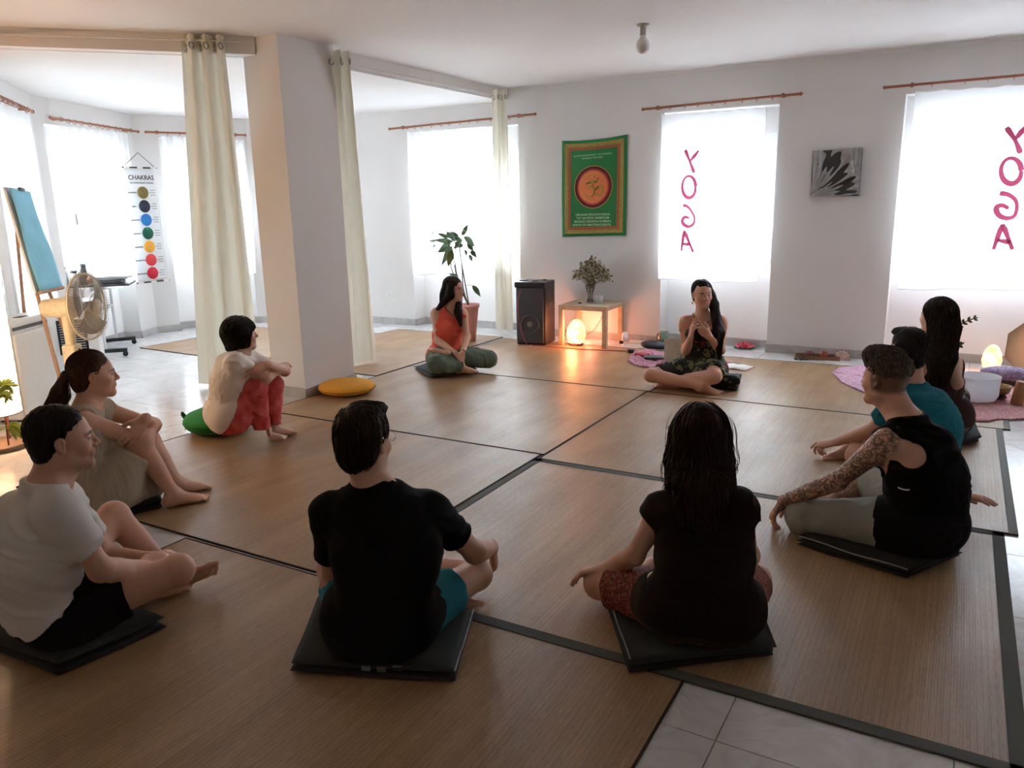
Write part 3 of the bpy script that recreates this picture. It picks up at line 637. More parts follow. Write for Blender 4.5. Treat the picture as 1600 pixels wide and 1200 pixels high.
m_ = MB(); m_.tube(smooth([(lp[0]+.07, lp[1]+.08, .10), (lp[0]+.16, lp[1]+.14, .16), (lp[0]+.22, lp[1]+.2, .27), (lp[0]+.23, lp[1]+.28, .395)], 6), .003, 6); one(m_, 'lamp_cord', BLACKP, 'dark lamp cord rising under the small wooden table', 'cord')
# vase with dried flowers, candle glass, black stone
def vase():
    z = .451; c = np.array([*aty(922, 473, TC[1]+.02)[:2], z]); r = thing('glass_vase', 'waisted clear glass vase with a bunch of dried flowers, on the small wooden table', 'vase', c)
    m_ = MB(); m_.lathe(c, [(.0, .002), (.036, .002), (.038, .01), (.026, .06), (.030, .10), (.048, .155), (.058, .19), (.056, .19), (.046, .155), (.027, .10), (.023, .06), (.034, .012), (0, .012)], 28); m_.part('glass', GLASS, r)
    R = np.random.RandomState(4); st = MB(); hd = MB(); hd2 = MB(); hd3 = MB()
    fl = thing('dried_flowers', 'bunch of dried brown and cream flowers standing in the glass vase', 'flowers', c+Zv*.02)
    for i in range(120):
        a = R.rand()*6.28; s_ = R.rand()**.6; rr = .20*s_; top = c+np.array([rr*math.cos(a)*1.05+.01, rr*math.sin(a)*.8, .43-.16*s_**1.5+R.randn()*.03]); mid = c+np.array([.02*math.cos(a), .02*math.sin(a), .16]); b = c+np.array([-.012*math.cos(a), -.012*math.sin(a), .02])
        q = smooth([b, mid, mid*.45+top*.55+Zv*.02, top], 3); (st).tube(q, .0014, 3, cap=False)
        for k in range(5):
            o = top+R.randn(3)*.017; (hd if R.rand() < .45 else hd2 if R.rand() < .6 else hd3).ball(o, .0075+R.rand()*.007, 4, (1, 1, .8))
            if k < 2: st.tube([top-(top-mid)*.15, o], .0009, 3, cap=False)
    st.part('stems', simple('dry_stem', (.16, .12, .05), .8), fl)['kind'] = 'stuff'
    for h_, n_, cc in ((hd, 'dry_cream', (.42, .36, .25)), (hd2, 'dry_brown', (.14, .09, .04)), (hd3, 'dry_olive', (.20, .19, .07))): h_.part('blossoms', simple(n_, cc, .85), fl)['kind'] = 'stuff'
vase()
c = np.array([*aty(936, 471, TC[1]-.02)[:2], .451]); r = thing('candle_glass', 'white candle in a glass holder beside the vase', 'candle', c); m_ = MB(); m_.lathe(c, [(0, .001), (.042, .001), (.044, .085), (.041, .085), (.039, .008), (0, .008)], 24); m_.part('glass', sheer_mat('frosted_glass', (.85, .86, .86), .6), r)
m_ = MB(); m_.lathe(c, [(0, .01), (.037, .01), (.037, .062), (.030, .066), (0, .064)], 24); m_.part('wax', simple('wax', (.75, .72, .66), .4), r); m_ = MB(); m_.tube([c+Zv*.064, c+Zv*.076], .0012, 4); m_.part('wick', BLACKP, r)
c = np.array([*aty(906, 473, TC[1]-.1)[:2], .451]); m_ = MB(); m_.ball(c+Zv*.008, .02, 8, (1.1, .7, .4)); one(m_, 'black_stone', BLACKP, 'small black stone left of the vase on the wooden table', 'stone')
# wall tapestry
def tapestry():
    Y = YW-.02; tl, tr, bl_, br2 = [aty(x, y, Y) for x, y in ((878, 220), (980, 210), (879, 370), (977, 368))]; W_ = tr[0]-tl[0]; o0 = np.array([(tl[0]+tr[0])/2, Y, bl_[2]]); Ht = 1.04
    tz_ = lambda u: tl[2]+(tr[2]-tl[2])*u-.02*math.sin(PI*u)
    def fn(o, x0=0., x1=1., y0=0., y1=1.):
        def g(u, v):
            uu = x0+(x1-x0)*u; vv = y0+(y1-y0)*v; zb = bl_[2]+(br2[2]-bl_[2])*uu; return np.array([tl[0]+W_*uu+(.006 if vv < .1 else 0)*0, Y-o-.006*math.sin(uu*9+vv*4), zb+(tz_(uu)-zb)*vv])
        return g
    GR = simple('tapestry_green', srgb(36, 124, 66), .8, scale=200); OL = simple('tapestry_olive', srgb(150, 140, 74), .8, scale=60, var=.25); BR = simple('tapestry_brown', srgb(156, 98, 62), .8, scale=60, var=.2); GO = simple('tapestry_gold', srgb(196, 150, 72), .7, scale=50); RD = simple('tapestry_red', srgb(190, 58, 58), .8); MR = simple('tapestry_maroon', srgb(84, 26, 24), .8); OR_ = simple('tapestry_orange', srgb(222, 128, 78), .8, scale=80); GT = simple('tapestry_text', srgb(185, 215, 175), .8)
    m_ = MB(); m_.surf(fn(0), 20, 20); r = one(m_, 'wall_tapestry', GR, 'green fringed tapestry with a gold om sign and a Sanskrit verse, above the table', 'tapestry', solid=.003)
    def frame(i0, i1, mat, nm, o):
        mm = MB(); a = 1.0/W_*.001
        for (x0, x1, y0, y1) in ((i0, 1-i0, i0*.70, i1*.70), (i0, 1-i0, 1-i1*.70, 1-i0*.70), (i0, i1, i1*.70, 1-i1*.70), (1-i1, 1-i0, i1*.70, 1-i1*.70)): mm.surf(fn(o, x0, x1, y0, y1), 14, 14)
        mm.part(nm, mat, r)
    frame(.045, .105, OL, 'border', .0045); frame(.105, .145, BR, 'border', .0048); frame(.06, .068, GO, 'border', .006); frame(.112, .118, RD, 'border', .006)
    def at_(u, v, o): return fn(o)(u, v)
    # ornament squiggles along the border
    for k in range(16):
        mm = MB(); side = k % 4; q = (k//4+.5)/4; base_ = {0: (q, .050), 1: (q, .950), 2: (.075, q), 3: (.925, q)}[side]; dx, dy = ((.05, 0) if side < 2 else (0, .035)); nx, ny = ((0, .018) if side < 2 else (.02, 0))
        mm.tube([at_(base_[0]+dx*(t_-.5)*2.4+nx*math.sin(t_*9), base_[1]+dy*(t_-.5)*2.4+ny*math.sin(t_*9), .0075) for t_ in np.linspace(0, 1, 14)], .003, 4); mm.part('ornament', GO, r)
    cx, cy = .495, .515; ay = W_/(tz_(.5)-bl_[2])
    def disc(r0, mat, nm, o, r1=0.):
        mm = MB(); mm.surf(lambda u, v: at_(cx+(r0+(r1-r0)*v)*math.cos(2*PI*u), cy+(r0+(r1-r0)*v)*ay*math.sin(2*PI*u), o), 48, 3); mm.part(nm, mat, r)
    disc(.300, GO, 'medallion_rim', .0060, .280); disc(.290, MR, 'medallion', .0062); disc(.250, RD, 'medallion', .0070); disc(.228, OR_, 'medallion', .0078); disc(.206, GO, 'medallion_rim', .0086, .200)
    G2 = simple('om_gold', srgb(190, 148, 60), .6, scale=60, var=.3); G3 = simple('om_olive', srgb(92, 92, 34), .7)
    def st(pts, w, mat=G2, o=.010):
        mm = MB(); P_s = smooth([at_(cx+x*.19, cy+y*.19*ay, o) for x, y in pts], 5); n = len(P_s); mm.tube(P_s, [w*(.35+.65*math.sin(PI*min(.98, max(.06, i/n)))) for i in range(n)], 6); mm.part('om_sign', mat, r)
    st([(-.62, .25), (-.35, .42), (-.05, .32), (-.10, .08), (-.35, .0), (-.05, -.05), (.08, -.35), (-.15, -.68), (-.5, -.66), (-.72, -.38)], .013); st([(0, -.08), (.2, -.22), (.42, -.02), (.62, .05), (.76, -.2), (.68, -.52), (.4, -.62), (.22, -.5)], .012)
    st([(-.28, .62), (-.05, .45), (.22, .46), (.46, .66)], .010); st([(.02, .72), (.08, .78), (.13, .72), (.07, .66), (.02, .72)], .010); st([(-.60, .20), (-.38, .34), (-.15, .28)], .007, G3, .016); st([(.12, -.24), (.36, -.06), (.55, .10)], .007, G3, .016); st([(.1, .36), (.25, .33), (.4, .42)], .005, G3, .016)
    mid = at_(.5, .5, 0)
    for i, s_ in enumerate(('OM BHUR BHUVAH SVAHA', 'TAT SAVITUR VARENYAM', 'BHARGO DEVASYA DHIMAHI', 'DHIYO YO NAH PRACODAYAT')): text(s_, .034, GT, r, at_(.49, .228-.036*i, .012), (1, 0, .01), (0, 0, 1), bold=.0006)
    text('GAYATRI MAHAMANTRA, THE UNIVERSAL', .024, GT, r, at_(.49, .845, .012), (1, 0, .03), (0, 0, 1)); text('PRAYER OF THE VEDAS', .024, GT, r, at_(.49, .815, .012), (1, 0, .03), (0, 0, 1))
tapestry()
# relief picture
def relief():
    Y = YW-.02; a = aty(1266, 308, Y); b = aty(1343, 233, Y); W_, H_ = .43, .42; x0 = a[0]; z0 = a[2]; R = np.random.RandomState(3)
    fan = [(.42, .52)]
    def h(u, v):
        q = .010*math.sin(u*6+v*3)+.005*math.sin(14*(v-.3*u)+3*math.sin(5*u)); d = math.hypot(u-.05, v+.02); ang = math.atan2(v+.02, u-.05); q += .008*math.sin(ang*38)*math.exp(-((d-.6)/.35)**2)
        q += .012*math.exp(-((u-.30)**2+(v-.46)**2)/.006)+.009*math.exp(-((u-.14-.1*(v-.5))**2)/.001)*(v > .3)+.008*math.exp(-((u-.82-.06*math.sin(v*4))**2)/.0006)*(v > .45)+.008*math.exp(-((u-.90)**2)/.0005)*(v > .5)
        q -= .012*math.exp(-((v-(.06+.75*max(0, u-.05)))**2)/.0009)*(u < .55); return q
    m_ = MB(); m_.surf(lambda u, v: (x0+W_*u+.03*v*0, Y-.022-h(u, v), z0+H_*v+.012*u), 90, 90); pew = simple('pewter', (.34, .355, .36),   .34, .22, var=.25, scale=12)
    r = thing('relief_picture', 'square silvery grey relief picture of leaves on the wall between two windows', 'picture', (x0+W_/2, Y, z0)); m_.part('relief', pew, r); m_ = MB(); m_.box(x0, x0+W_, Y-.018, Y+.016, z0+.003, z0+H_+.003); m_.part('panel', simple('dark_panel', (.05, .05, .052), .5, .3), r)
relief()
# bulb on the ceiling
p = atz(1005, 38, HM); r = thing('ceiling_bulb', 'bare unlit round bulb in a white holder on the ceiling', 'light bulb', (p[0], p[1], HM-.20))
m_ = MB(); m_.lathe((p[0], p[1], HM), [(.0, 0), (.045, -.001), (.045, -.012), (.024, -.018), (.022, -.055), (.026, -.075), (0, -.075)], 24); m_.part('holder', simple('beige_holder', (.45, .43, .40), .5), r)
m_ = MB(); m_.lathe((p[0], p[1], HM-.070), [(.018, 0), (.022, -.018), (.042, -.045), (.050, -.078), (.042, -.112), (.02, -.13), (0, -.134)], 28); m_.part('globe', simple('milk_glass', (.66, .65, .64), .12, spec=.8), r)
# wall sockets
def socket(x, y, Y, lab, n=1):
    c = aty(x, y, Y-.008); r = thing('wall_socket', lab, 'socket', c)
    m_ = MB(); m_.box(c[0]-.045*n, c[0]+.045*n, Y-.010, Y+.002, c[2]-.04, c[2]+.04); m_.part('plate', WHITEP, r, bevel=.004)
    for k in range(n): m_ = MB(); m_.lathe((c[0]+(k-(n-1)/2)*.07, Y-.011, c[2]), [(.022, 0), (.02, .001), (.018, -.004), (0, -.004)], 16, axis=(0, -1, 0)); m_.part('outlet', simple('outlet_grey', (.35, .35, .36), .5), r)
socket(592, 461, YW, 'white wall socket nearest the cream curtain, left of the plant'); socket(612, 462, YW, 'wider white wall socket left of the plant', 2); socket(976, 480, YW, 'small wall socket right of the wooden table')
# plug-in night light, power strip and loose cables by the table
c = aty(976, 540, TY0+.28); c[2] = 0
r = thing('desk_lamp', 'tiny white plastic lamp on the tiles right of the wooden table', 'lamp', c); m_ = MB(); m_.lathe(c, [(.035, .001), (.035, .01), (.012, .016), (.010, .05), (.030, .055), (.033, .07), (0, .072)], 18); m_.part('stand', WHITEP, r); m_ = MB(); m_.lathe(c+Zv*.075, [(.0, -.004), (.034, 0), (.036, .03), (.028, .07), (0, .08)], 18); m_.part('head', simple('cool_white', (.8, .82, .85), .3), r)
m_ = MB(); m_.box(c[0]-.04, c[0]+.0, c[1]-.06, c[1]-.035, .03, .06); m_.part('clip', BLACKP, r, bevel=.004)
R = np.random.RandomState(11)
for i, (x, y, lab, mt) in enumerate(((935, 543, 'tangled white cable on the floor under the wooden table', WHITEP), (958, 541, 'white cable coiled behind the right table leg', WHITEP), (878, 535, 'pale cable between loudspeaker and wooden table', WHITEP))):
    b = atz(x, y); pts = [(b[0]+R.randn()*.10, b[1]+.12+R.randn()*.05, .016+abs(R.randn())*.008) for _ in range(9)]; m_ = MB(); m_.tube(smooth(pts, 5), .0035, 5); one(m_, 'white_cable', mt, lab, 'cable')
c = np.array([*atz(1007, 534)[:2], 0]); m_ = MB(); m_.box(c[0]-.12, c[0]+.12, YW-.10, YW-.05, .0005, .035); r = one(m_, 'power_strip', WHITEP, 'white power strip on the tiles at the foot of the wall', 'power strip', bevel=.006)
for k in range(4): m_ = MB(); m_.lathe((c[0]-.08+.052*k, YW-.075, .0352), [(.017, 0), (.016, .001), (.014, -.004), (0, -.004)], 14); m_.part('outlet', MATS['outlet_grey'], r)
# tall potted plant
def plant():
    b = aty(733, 545, 6.9); c = np.array([*atz(733, 543)[:2], 0]); c = np.array([atz(735, 533)[0], atz(735, 533)[1], .008]); r = thing('potted_plant', 'tall thin-stemmed plant with drooping leaves in a pink plastic pot', 'plant', c)
    PK = simple('pink_pot', srgb(222, 158, 150), .5, scale=8); Hh = .42
    m_ = MB(); m_.lathe(c, [(0, .001), (.062, .001), (.062, .01), (.105, Hh-.04), (.116, Hh-.036), (.120, Hh), (.112, Hh), (.098, Hh-.05), (0, Hh-.05)], 32); m_.part('pot', PK, r)
    m_ = MB(); m_.lathe(c+Zv*(Hh-.048), [(.10, 0), (.07, .012), (0, .016)], 20); m_.part('soil', simple('soil', (.05, .03, .02), .95, bump=.6), r)
    Yp = c[1]; W3 = lambda x, y, o=0.: aty(x, y, Yp+o)
    ST = simple('plant_stem', (.10, .09, .05), .7); stems = [[(728, 472), (724, 452), (722, 420), (718, 385)], [(727, 470), (716, 440), (711, 420), (708, 395), (704, 380)], [(726, 472), (714, 430), (712, 400), (711, 365)], [(728, 470), (721, 410), (716, 375)], [(726, 470), (707, 425), (704, 400), (700, 375)]]
    for i, s_ in enumerate(stems): m_ = MB(); m_.tube(smooth([c+Zv*(Hh-.04)]+[W3(x, y, .05*math.sin(i*2)) for x, y in s_[1:]], 4), [.007-.004*k/(len(s_)*4) for k in range((len(s_)-1)*4+1)], 6); m_.part('stem', ST, r)
    LF = simple('leaf_green', (.10, .18, .085), .45, scale=30, var=.3); LF2 = simple('leaf_yellow_green', (.14, .17, .05), .5)
    # leaf: base px, tip px, width m
    L = [((712, 372), (689, 365), .05), ((709, 378), (676, 372), .055), ((700, 372), (683, 362), .04), ((705, 380), (684, 392), .09), ((706, 384), (690, 412), .07), ((706, 390), (700, 414), .075), ((712, 375), (723, 372), .07), ((712, 378), (697, 358), .05), ((713, 368), (703, 359), .04), ((716, 372), (706, 362), .05), ((722, 378), (710, 378), .055), ((724, 366), (731, 348), .045), ((722, 368), (727, 356), .045),
         ((725, 370), (743, 383), .07), ((730, 380), (740, 390), .05), ((735, 392), (745, 400), .05), ((726, 390), (729, 398), .03), ((733, 398), (738, 406), .035), ((683, 376), (669, 374), .03), ((680, 382), (675, 386), .022), ((678, 366), (675, 361), .02), ((704, 390), (689, 388), .06), ((714, 384), (724, 380), .06), ((738, 446), (751, 461), .05), ((716, 432), (701, 425), .03), ((700, 366), (699, 360), .05), ((719, 380), (708, 386), .05)]
    for i, (a, b_, w) in enumerate(L):
        o = .12*math.sin(i*2.4); p, q = W3(a[0], a[1], o), W3(b_[0], b_[1], o+.05*math.cos(i*1.7)); d = nrm(q-p); s_ = nrm(np.cross(d, (.5*math.sin(i*2.1)-.45, 1, .35*math.cos(i*3)))); n_ = np.cross(d, s_); ln = np.linalg.norm(q-p)
        def lf(u, v): wv_ = w*1.15*math.sin(PI*min(1, max(0, u))**.8)*(v-.5)*1.0; return p+d*ln*u+s_*wv_+n_*(abs(v-.5)*w*.25-.03*math.sin(PI*u)*.5)-Zv*.02*u*u
        m_ = MB(); m_.surf(lf, 8, 4); m_.part('leaf', LF2 if i == 5 else LF, r, solid=.0012)
    m_ = MB(); m_.tube(smooth([W3(728, 447), W3(733, 445), W3(739, 447)], 4), .002, 4); m_.part('stalk', ST, r)
plant()
# ---------------------------------------------------------------- around the teacher
def cloth_patch(pix, z, name, mat, label, cat, amp=.006, seed=1, nu=40, nv=30, thick=.004, group=None, wr=1.):
    """soft cloth lying on the floor; outline given by floor pixels, filled radially"""
    P_ = [np.array([*atz(x, y, z)[:2]]) for x, y in pix]; n = len(P_); c = np.mean(P_, 0); P_ = np.array(P_+[P_[0]]); seg = np.r_[0, np.cumsum(np.linalg.norm(np.diff(P_, axis=0), axis=1))]; seg /= seg[-1]
    R = np.random.RandomState(seed); ph = R.rand(8)*6.28
    def fn(u, v):
        p = np.array([np.interp(u, seg, P_[:, 0]), np.interp(u, seg, P_[:, 1])]); q = c+(p-c)*(v**.8); x, y = q*22*wr
        hgt = amp*(1+math.sin(x*.8+ph[0]+2*math.sin(y*.5+ph[1])))*(.5+.5*math.sin(y*.9+ph[2]+1.5*math.sin(x*.4+ph[3]))**2)+amp*.5*(1+math.sin(x*2.1+y*1.7+ph[4])); return np.array([q[0], q[1], z+.002+hgt*(1 if v < .97 else .2)])
    m_ = MB(); m_.surf(fn, nu, nv); return one(m_, name, mat, label, cat, group=group, solid=thick)
def pattern(name, cols, scale, rough=.85, dist=1.5, kind='noise'):
    t = NT(name); co = t.co('Object')
    if kind == 'noise': f = t.noise(co, scale, 3, .5, dist)
    else: v = t.node('ShaderNodeTexVoronoi', feature='DISTANCE_TO_EDGE'); v.inputs['Scale'].default_value = scale; nz = t.noise(co, scale*.4, 2); t.link(co, v.inputs['Vector']); f = t.math('MULTIPLY_ADD', nz, .12); f.node.inputs[2].default_value = 0; f = t.math('ADD', v.outputs['Distance'], f)
    c = t.ramp(f, cols); c.node.color_ramp.interpolation = 'CONSTANT' if kind != 'noise' else 'LINEAR'; t.base(c); t.rough(rough); MATS[name] = t.m; return t.m
PINKS = pattern('pink_scarf', [(.35, (.36, .08, .17)), (.47, (.55, .30, .38)), (.5, (.30, .04, .12)), (.62, (.60, .42, .46)), (.7, (.26, .05, .15))], 26)
MANDALA = pattern('mandala_cloth', [(.34, (.44, .16, .34)), (.45, (.66, .50, .58)), (.50, (.38, .06, .20)), (.57, (.68, .52, .60)), (.68, (.42, .12, .28))], 13, dist=2.5)
RUG = pattern('pink_rug', [(.30, (.42, .16, .17)), (.42, (.62, .42, .40)), (.50, (.36, .06, .09)), (.58, (.60, .38, .38)), (.66, (.50, .14, .18)), (.74, (.62, .44, .40))], 17, dist=2.2)
cloth_patch([(980, 566), (990, 552), (1015, 548), (1040, 552), (1052, 562), (1040, 572), (1012, 576), (995, 572)], .008, 'scarf', PINKS, 'crumpled pink patterned scarf left of the woman in the floral dress', 'scarf', .012, 2, wr=1.6)
def box_at(px, py, w, d, h, rz, name, mat, label, cat, z=.012, bev=.004):
    p = atz(px, py, z); a = math.radians(rz); ex = np.array([math.cos(a), math.sin(a), 0]); ey = np.array([-math.sin(a), math.cos(a), 0]); m_ = MB(); m_.obox(np.array([p[0], p[1], z+h/2]), ex, ey, Zv, w/2, d/2, h/2); return one(m_, name, mat, label, cat, bevel=bev)
def blob(px, py, r, sq, name, mat, label, cat, z=.01, group=None):
    p = atz(px, py, z); m_ = MB(); m_.ball((p[0], p[1], z+r*sq[2]), r, 12, sq); return one(m_, name, mat, label, cat, group=group)
box_at(1022, 560, .20, .13, .022, 20, 'dark_pouch', DARKG, 'flat dark pouch lying on the pink scarf', 'pouch', .03); box_at(1003, 556, .12, .10, .028, -15, 'red_pouch', simple('red_pouch', (.35, .02, .03), .6), 'small red pouch lying on the pink scarf', 'pouch', .03, .01)
box_at(986, 551, .07, .06, .035, 30, 'phone_charger', DARKG, 'small dark charger at the edge of the pink scarf', 'charger', .01)
def handbag():
    p = atz(1022, 546, .0); c = np.array([p[0], p[1], 0]); m_ = MB(); m_.surf(lambda u, v: c+np.array([.15*math.cos(2*PI*u)*math.sin(PI*v)*(1+.1*math.sin(6*PI*u)), .09*math.sin(2*PI*u)*math.sin(PI*v), .045-.044*math.cos(PI*v)+.006*math.sin(9*u+5*v)]), 28, 12); one(m_, 'dark_bag', simple('dark_bag', (.015, .02, .03), .5), 'dark soft bag on the tiles left of the laptop', 'bag')
handbag()
def laptop():
    bl_, br_l = atz(1037, 566, .015), atz(1068, 567, .015); c = (bl_+br_l)/2; ex = nrm((br_l-bl_)*[1, 1, 0]); ey = np.array([-ex[1], ex[0], 0]); c = bl_+ex*.165; c[2] = .012; r = thing('laptop', 'beige laptop seen from behind its raised screen, beside the woman in the floral dress', 'laptop', c)
    BE = simple('beige_shell', (.44, .38, .29), .4); sc = nrm(Zv-ey*-.25); m_ = MB(); m_.obox(c+sc*.112+Zv*.012, ex, sc, np.cross(ex, sc), .165, .108, .004); m_.part('lid', BE, r, bevel=.003)
    m_ = MB(); m_.obox(c+ey*.115+Zv*.009, ex, ey, Zv, .165, .11, .008); m_.part('base', BE, r, bevel=.003); return r
laptop()
c = np.array([*atz(1043, 536, 0)[:2], 0]); c[1] = min(c[1], YW+.05)-.12; r = thing('glass_jar', 'greenish glass jar on the tiles behind the laptop', 'jar', c); m_ = MB(); m_.lathe(c, [(0, .001), (.065, .001), (.07, .01), (.07, .12), (.05, .14), (.05, .155), (.046, .155), (.046, .14), (.066, .12), (.066, .012), (0, .01)], 24); m_.part('glass', glass_mat('green_glass', (.75, .85, .80), .3), r)
m_ = MB(); m_.lathe(c, [(.052, .15), (.054, .155), (.054, .172), (0, .174)], 20); m_.part('lid', simple('jar_lid', (.4, .45, .42), .4), r)
m_ = MB(); m_.lathe((atz(1055, 541)[0], atz(1055, 541)[1], .0), [(0, .001), (.06, .003), (.075, .012), (.06, .010), (0, .006)], 20); one(m_, 'green_dish', simple('green_dish', (.04, .12, .05), .5), 'small green dish on the tiles behind the laptop', 'dish')
def lotus(c, n_out, R0, label):
    r = thing('lotus_candle', label, 'candle holder', c); m_ = MB(); m_.surf(lambda u, v: c+np.array([R0*1.15*v*math.cos(2*PI*u)*(1+.05*math.sin(7*2*PI*u)), R0*1.15*v*math.sin(2*PI*u)*(1+.05*math.sin(7*2*PI*u)), .004+.006*v]), 36, 4); m_.part('leaf_base', simple('lotus_leaf', (.04, .10, .04), .5), r, solid=.002)
    PM = simple('lotus_pink', (.80, .07, .13), .5, scale=40, var=.3); PM2 = simple('lotus_tip', (.88, .32, .38), .5)
    for ring, (n_, rr, lean, ln) in enumerate(((n_out, R0*.35, .95, R0*.75), (n_out-2, R0*.25, .6, R0*.72), (6, R0*.12, .25, R0*.62))):
        for i in range(n_):
            a = 2*PI*(i+.5*ring)/n_; d = np.array([math.cos(a), math.sin(a), 0]); s_ = np.array([-math.sin(a), math.cos(a), 0]); up_ = nrm(d*lean+Zv*(1.1-lean))
            def pf(u, v): return c+d*rr+Zv*.012+up_*ln*u+s_*(v-.5)*ln*.62*math.sin(PI*(.12+.88*u))**.8+Zv*(.02*u*u*(ring == 0))-d*.02*u*u*(ring > 0)+np.cross(s_, up_)*((v-.5)**2)*.05
            q = MB(); q.surf(pf, 5, 4); q.part('petal', PM if (i+ring) % 3 else PM2, r, solid=.0015)
lotus(np.array([*atz(1163, 544)[:2], 0]), 10, .095, 'pink lotus candle holder on the tiles below the middle window')
def open_notebook():
    p = atz(1147, 574, .008); a = math.radians(-8); c = np.array([p[0], p[1], .008]); ex = np.array([math.cos(a), math.sin(a), 0]); ey = np.array([-math.sin(a), math.cos(a), 0]); r = thing('notebook', 'open white notebook on the mat right of the woman in the floral dress', 'notebook', c)
    m_ = MB(); m_.obox(c+Zv*.003, ex, ey, Zv, .155, .11, .002); m_.part('cover', simple('pink_cover', (.6, .22, .24), .6), r)
    for s_ in (-1, 1): m_ = MB(); m_.surf(lambda u, v: c+ex*s_*(.150*u)+ey*(.105*(2*v-1))+Zv*(.006+.010*math.sin(PI*min(1, u*1.3+.05))*(1-u*.6)), 10, 2); m_.part('page', PAPER, r, solid=.002)
    m_ = MB(); m_.tube([c-ex*.10+ey*.10+Zv*.022, c+ex*.02+ey*.12+Zv*.022], .004, 6); m_.part('pencil', simple('pale_pencil', (.5, .5, .5), .5), r)
open_notebook()
m_ = MB(); q = atz(1141, 569, .008); m_.surf(lambda u, v: (q[0]-.06+.10*u, q[1]-.02+.07*v, .012+.03*math.sin(PI*u)*math.sin(PI*v)), 10, 8); one(m_, 'pink_tissue', simple('pink_paper', (.66, .42, .46), .7), 'crumpled pink paper behind the open notebook', 'paper', solid=.001)
# ---------------------------------------------------------------- tray of stones by the wall
def tray():
    a, b = atz(1242, 561), atz(1312, 564); c = (a+b)/2; c[2] = 0; ex = nrm((b-a)*[1, 1, 0]); ey = np.array([-ex[1], ex[0], 0]); L = np.linalg.norm(b-a)/2; r = thing('wooden_tray', 'low wooden tray on the tiles at the foot of the wall', 'tray', c+ey*.06)
    WD = simple('tray_wood', (.22, .10, .05), .6, scale=20); c = c+ey*.06; m_ = MB(); m_.obox(c+Zv*.008, ex, ey, Zv, L, .075, .007); m_.part('board', WD, r, bevel=.002)
    for s_ in (-1, 1): m_ = MB(); m_.obox(c+Zv*.022+ey*.072*s_, ex, ey, Zv, L, .005, .016); m_.part('rim', WD, r, bevel=.001)
    for s_ in (-1, 1): m_ = MB(); m_.obox(c+Zv*.022+ex*(L-.005)*s_, ex, ey, Zv, .005, .067, .016); m_.part('rim', WD, r, bevel=.001)
    for i, (t_, s_, rad, mt, nm, lab) in enumerate(((-.35, 0, .048, simple('maroon_pot', (.10, .02, .02), .5), 'small_pot', 'dark maroon pot at the left end of the wooden tray'), (.30, .0, .046, simple('rust_pot', (.30, .07, .03), .5), 'small_pot', 'rust red pot on the right half of the wooden tray'))):
        q = c+ex*L*t_+ey*.03*s_+Zv*.0155; m_ = MB(); m_.lathe(q, [(0, 0), (rad*.7, 0), (rad, .022), (rad*.95, .04), (rad*.6, .058), (rad*.45, .055), (0, .05)], 20); one(m_, nm, mt, lab, 'pot', center=True)
    for i, t_ in enumerate((-.12, .02, .55, .75)): q = c+ex*L*t_-ey*.02+Zv*.0155; m_ = MB(); m_.ball(q+Zv*.014, .022, 8, (1.2, .8, .6)); one(m_, 'pebble', simple('pebble_brown', (.10, .06, .05), .6), ('dark stone between the two pots in the wooden tray, nearer the maroon pot', 'dark stone just left of the rust red pot in the wooden tray', 'dark stone right of the rust red pot in the wooden tray', 'dark stone at the right end of the wooden tray')[i], 'stone', group='stones in the wooden tray')
    for i, (t_, o) in enumerate(((-.95, -.10), (-.72, -.11), (-.5, -.10))): q = c+ex*L*t_+ey*o; m_ = MB(); m_.ball(q+Zv*.012, .02, 8, (1.2, .9, .6)); one(m_, 'pebble', simple('pebble_grey', (.12, .12, .11), .5), ('leftmost grey stone on the tiles before the wooden tray', 'middle grey stone on the tiles before the wooden tray', 'rightmost grey stone on the tiles before the wooden tray')[i], 'stone', group='stones before the tray')
    q = c+ex*L*1.12; m_ = MB()
    m_.surf(lambda u, v: q+np.array([.075*(v)*math.cos(PI*u), -.03+.05*v*math.sin(PI*u)*.6, .004+.085*v*math.sin(PI*u)+.006*math.sin(PI*u*14)*v]), 42, 6); one(m_, 'sea_shell', simple('shell_pink', (.62, .42, .38), .45), 'fan-shaped pink shell leaning at the right end of the wooden tray', 'shell', solid=.003)
tray()
# ---------------------------------------------------------------- right corner
cloth_patch([(1300, 583), (1310, 575), (1345, 572), (1400, 575), (1440, 585), (1430, 620), (1380, 625), (1340, 610), (1315, 598)], .008, 'mandala_cloth', MANDALA, 'purple and white mandala cloth behind the curly-haired person', 'cloth', .004, 5)
rug = cloth_patch([(1470, 600), (1500, 585), (1560, 585), (1640, 590), (1680, 640), (1600, 656), (1560, 656), (1540, 662), (1500, 656), (1478, 640)], .008, 'patterned_cloth', RUG, 'pink and red patterned cloth under the singing bowls', 'cloth', .005, 8)
lr = atz(1547, 580); glow_lamp((lr[0], lr[1]+.03, .0), .235, .078, 'glowing yellow salt lamp on the tiles beside the framed drum', 2, 1.6)
def crystal_bowl():
    c = np.array([*atz(1524, 625, .022)[:2], .022]); r = thing('singing_bowl', 'large frosted white crystal singing bowl on the patterned cloth', 'bowl', c); R0 = .150
    m_ = MB(); m_.lathe(c, [(0, 0), (R0*.55, .0), (R0*.85, .012), (R0*.97, .05), (R0, .19), (R0-.008, .19), (R0*.97-.008, .052), (R0*.8, .022), (0, .012)], 44); m_.part('bowl', sheer_mat('frosted_quartz', (.84, .84, .87), .45), r)
crystal_bowl()
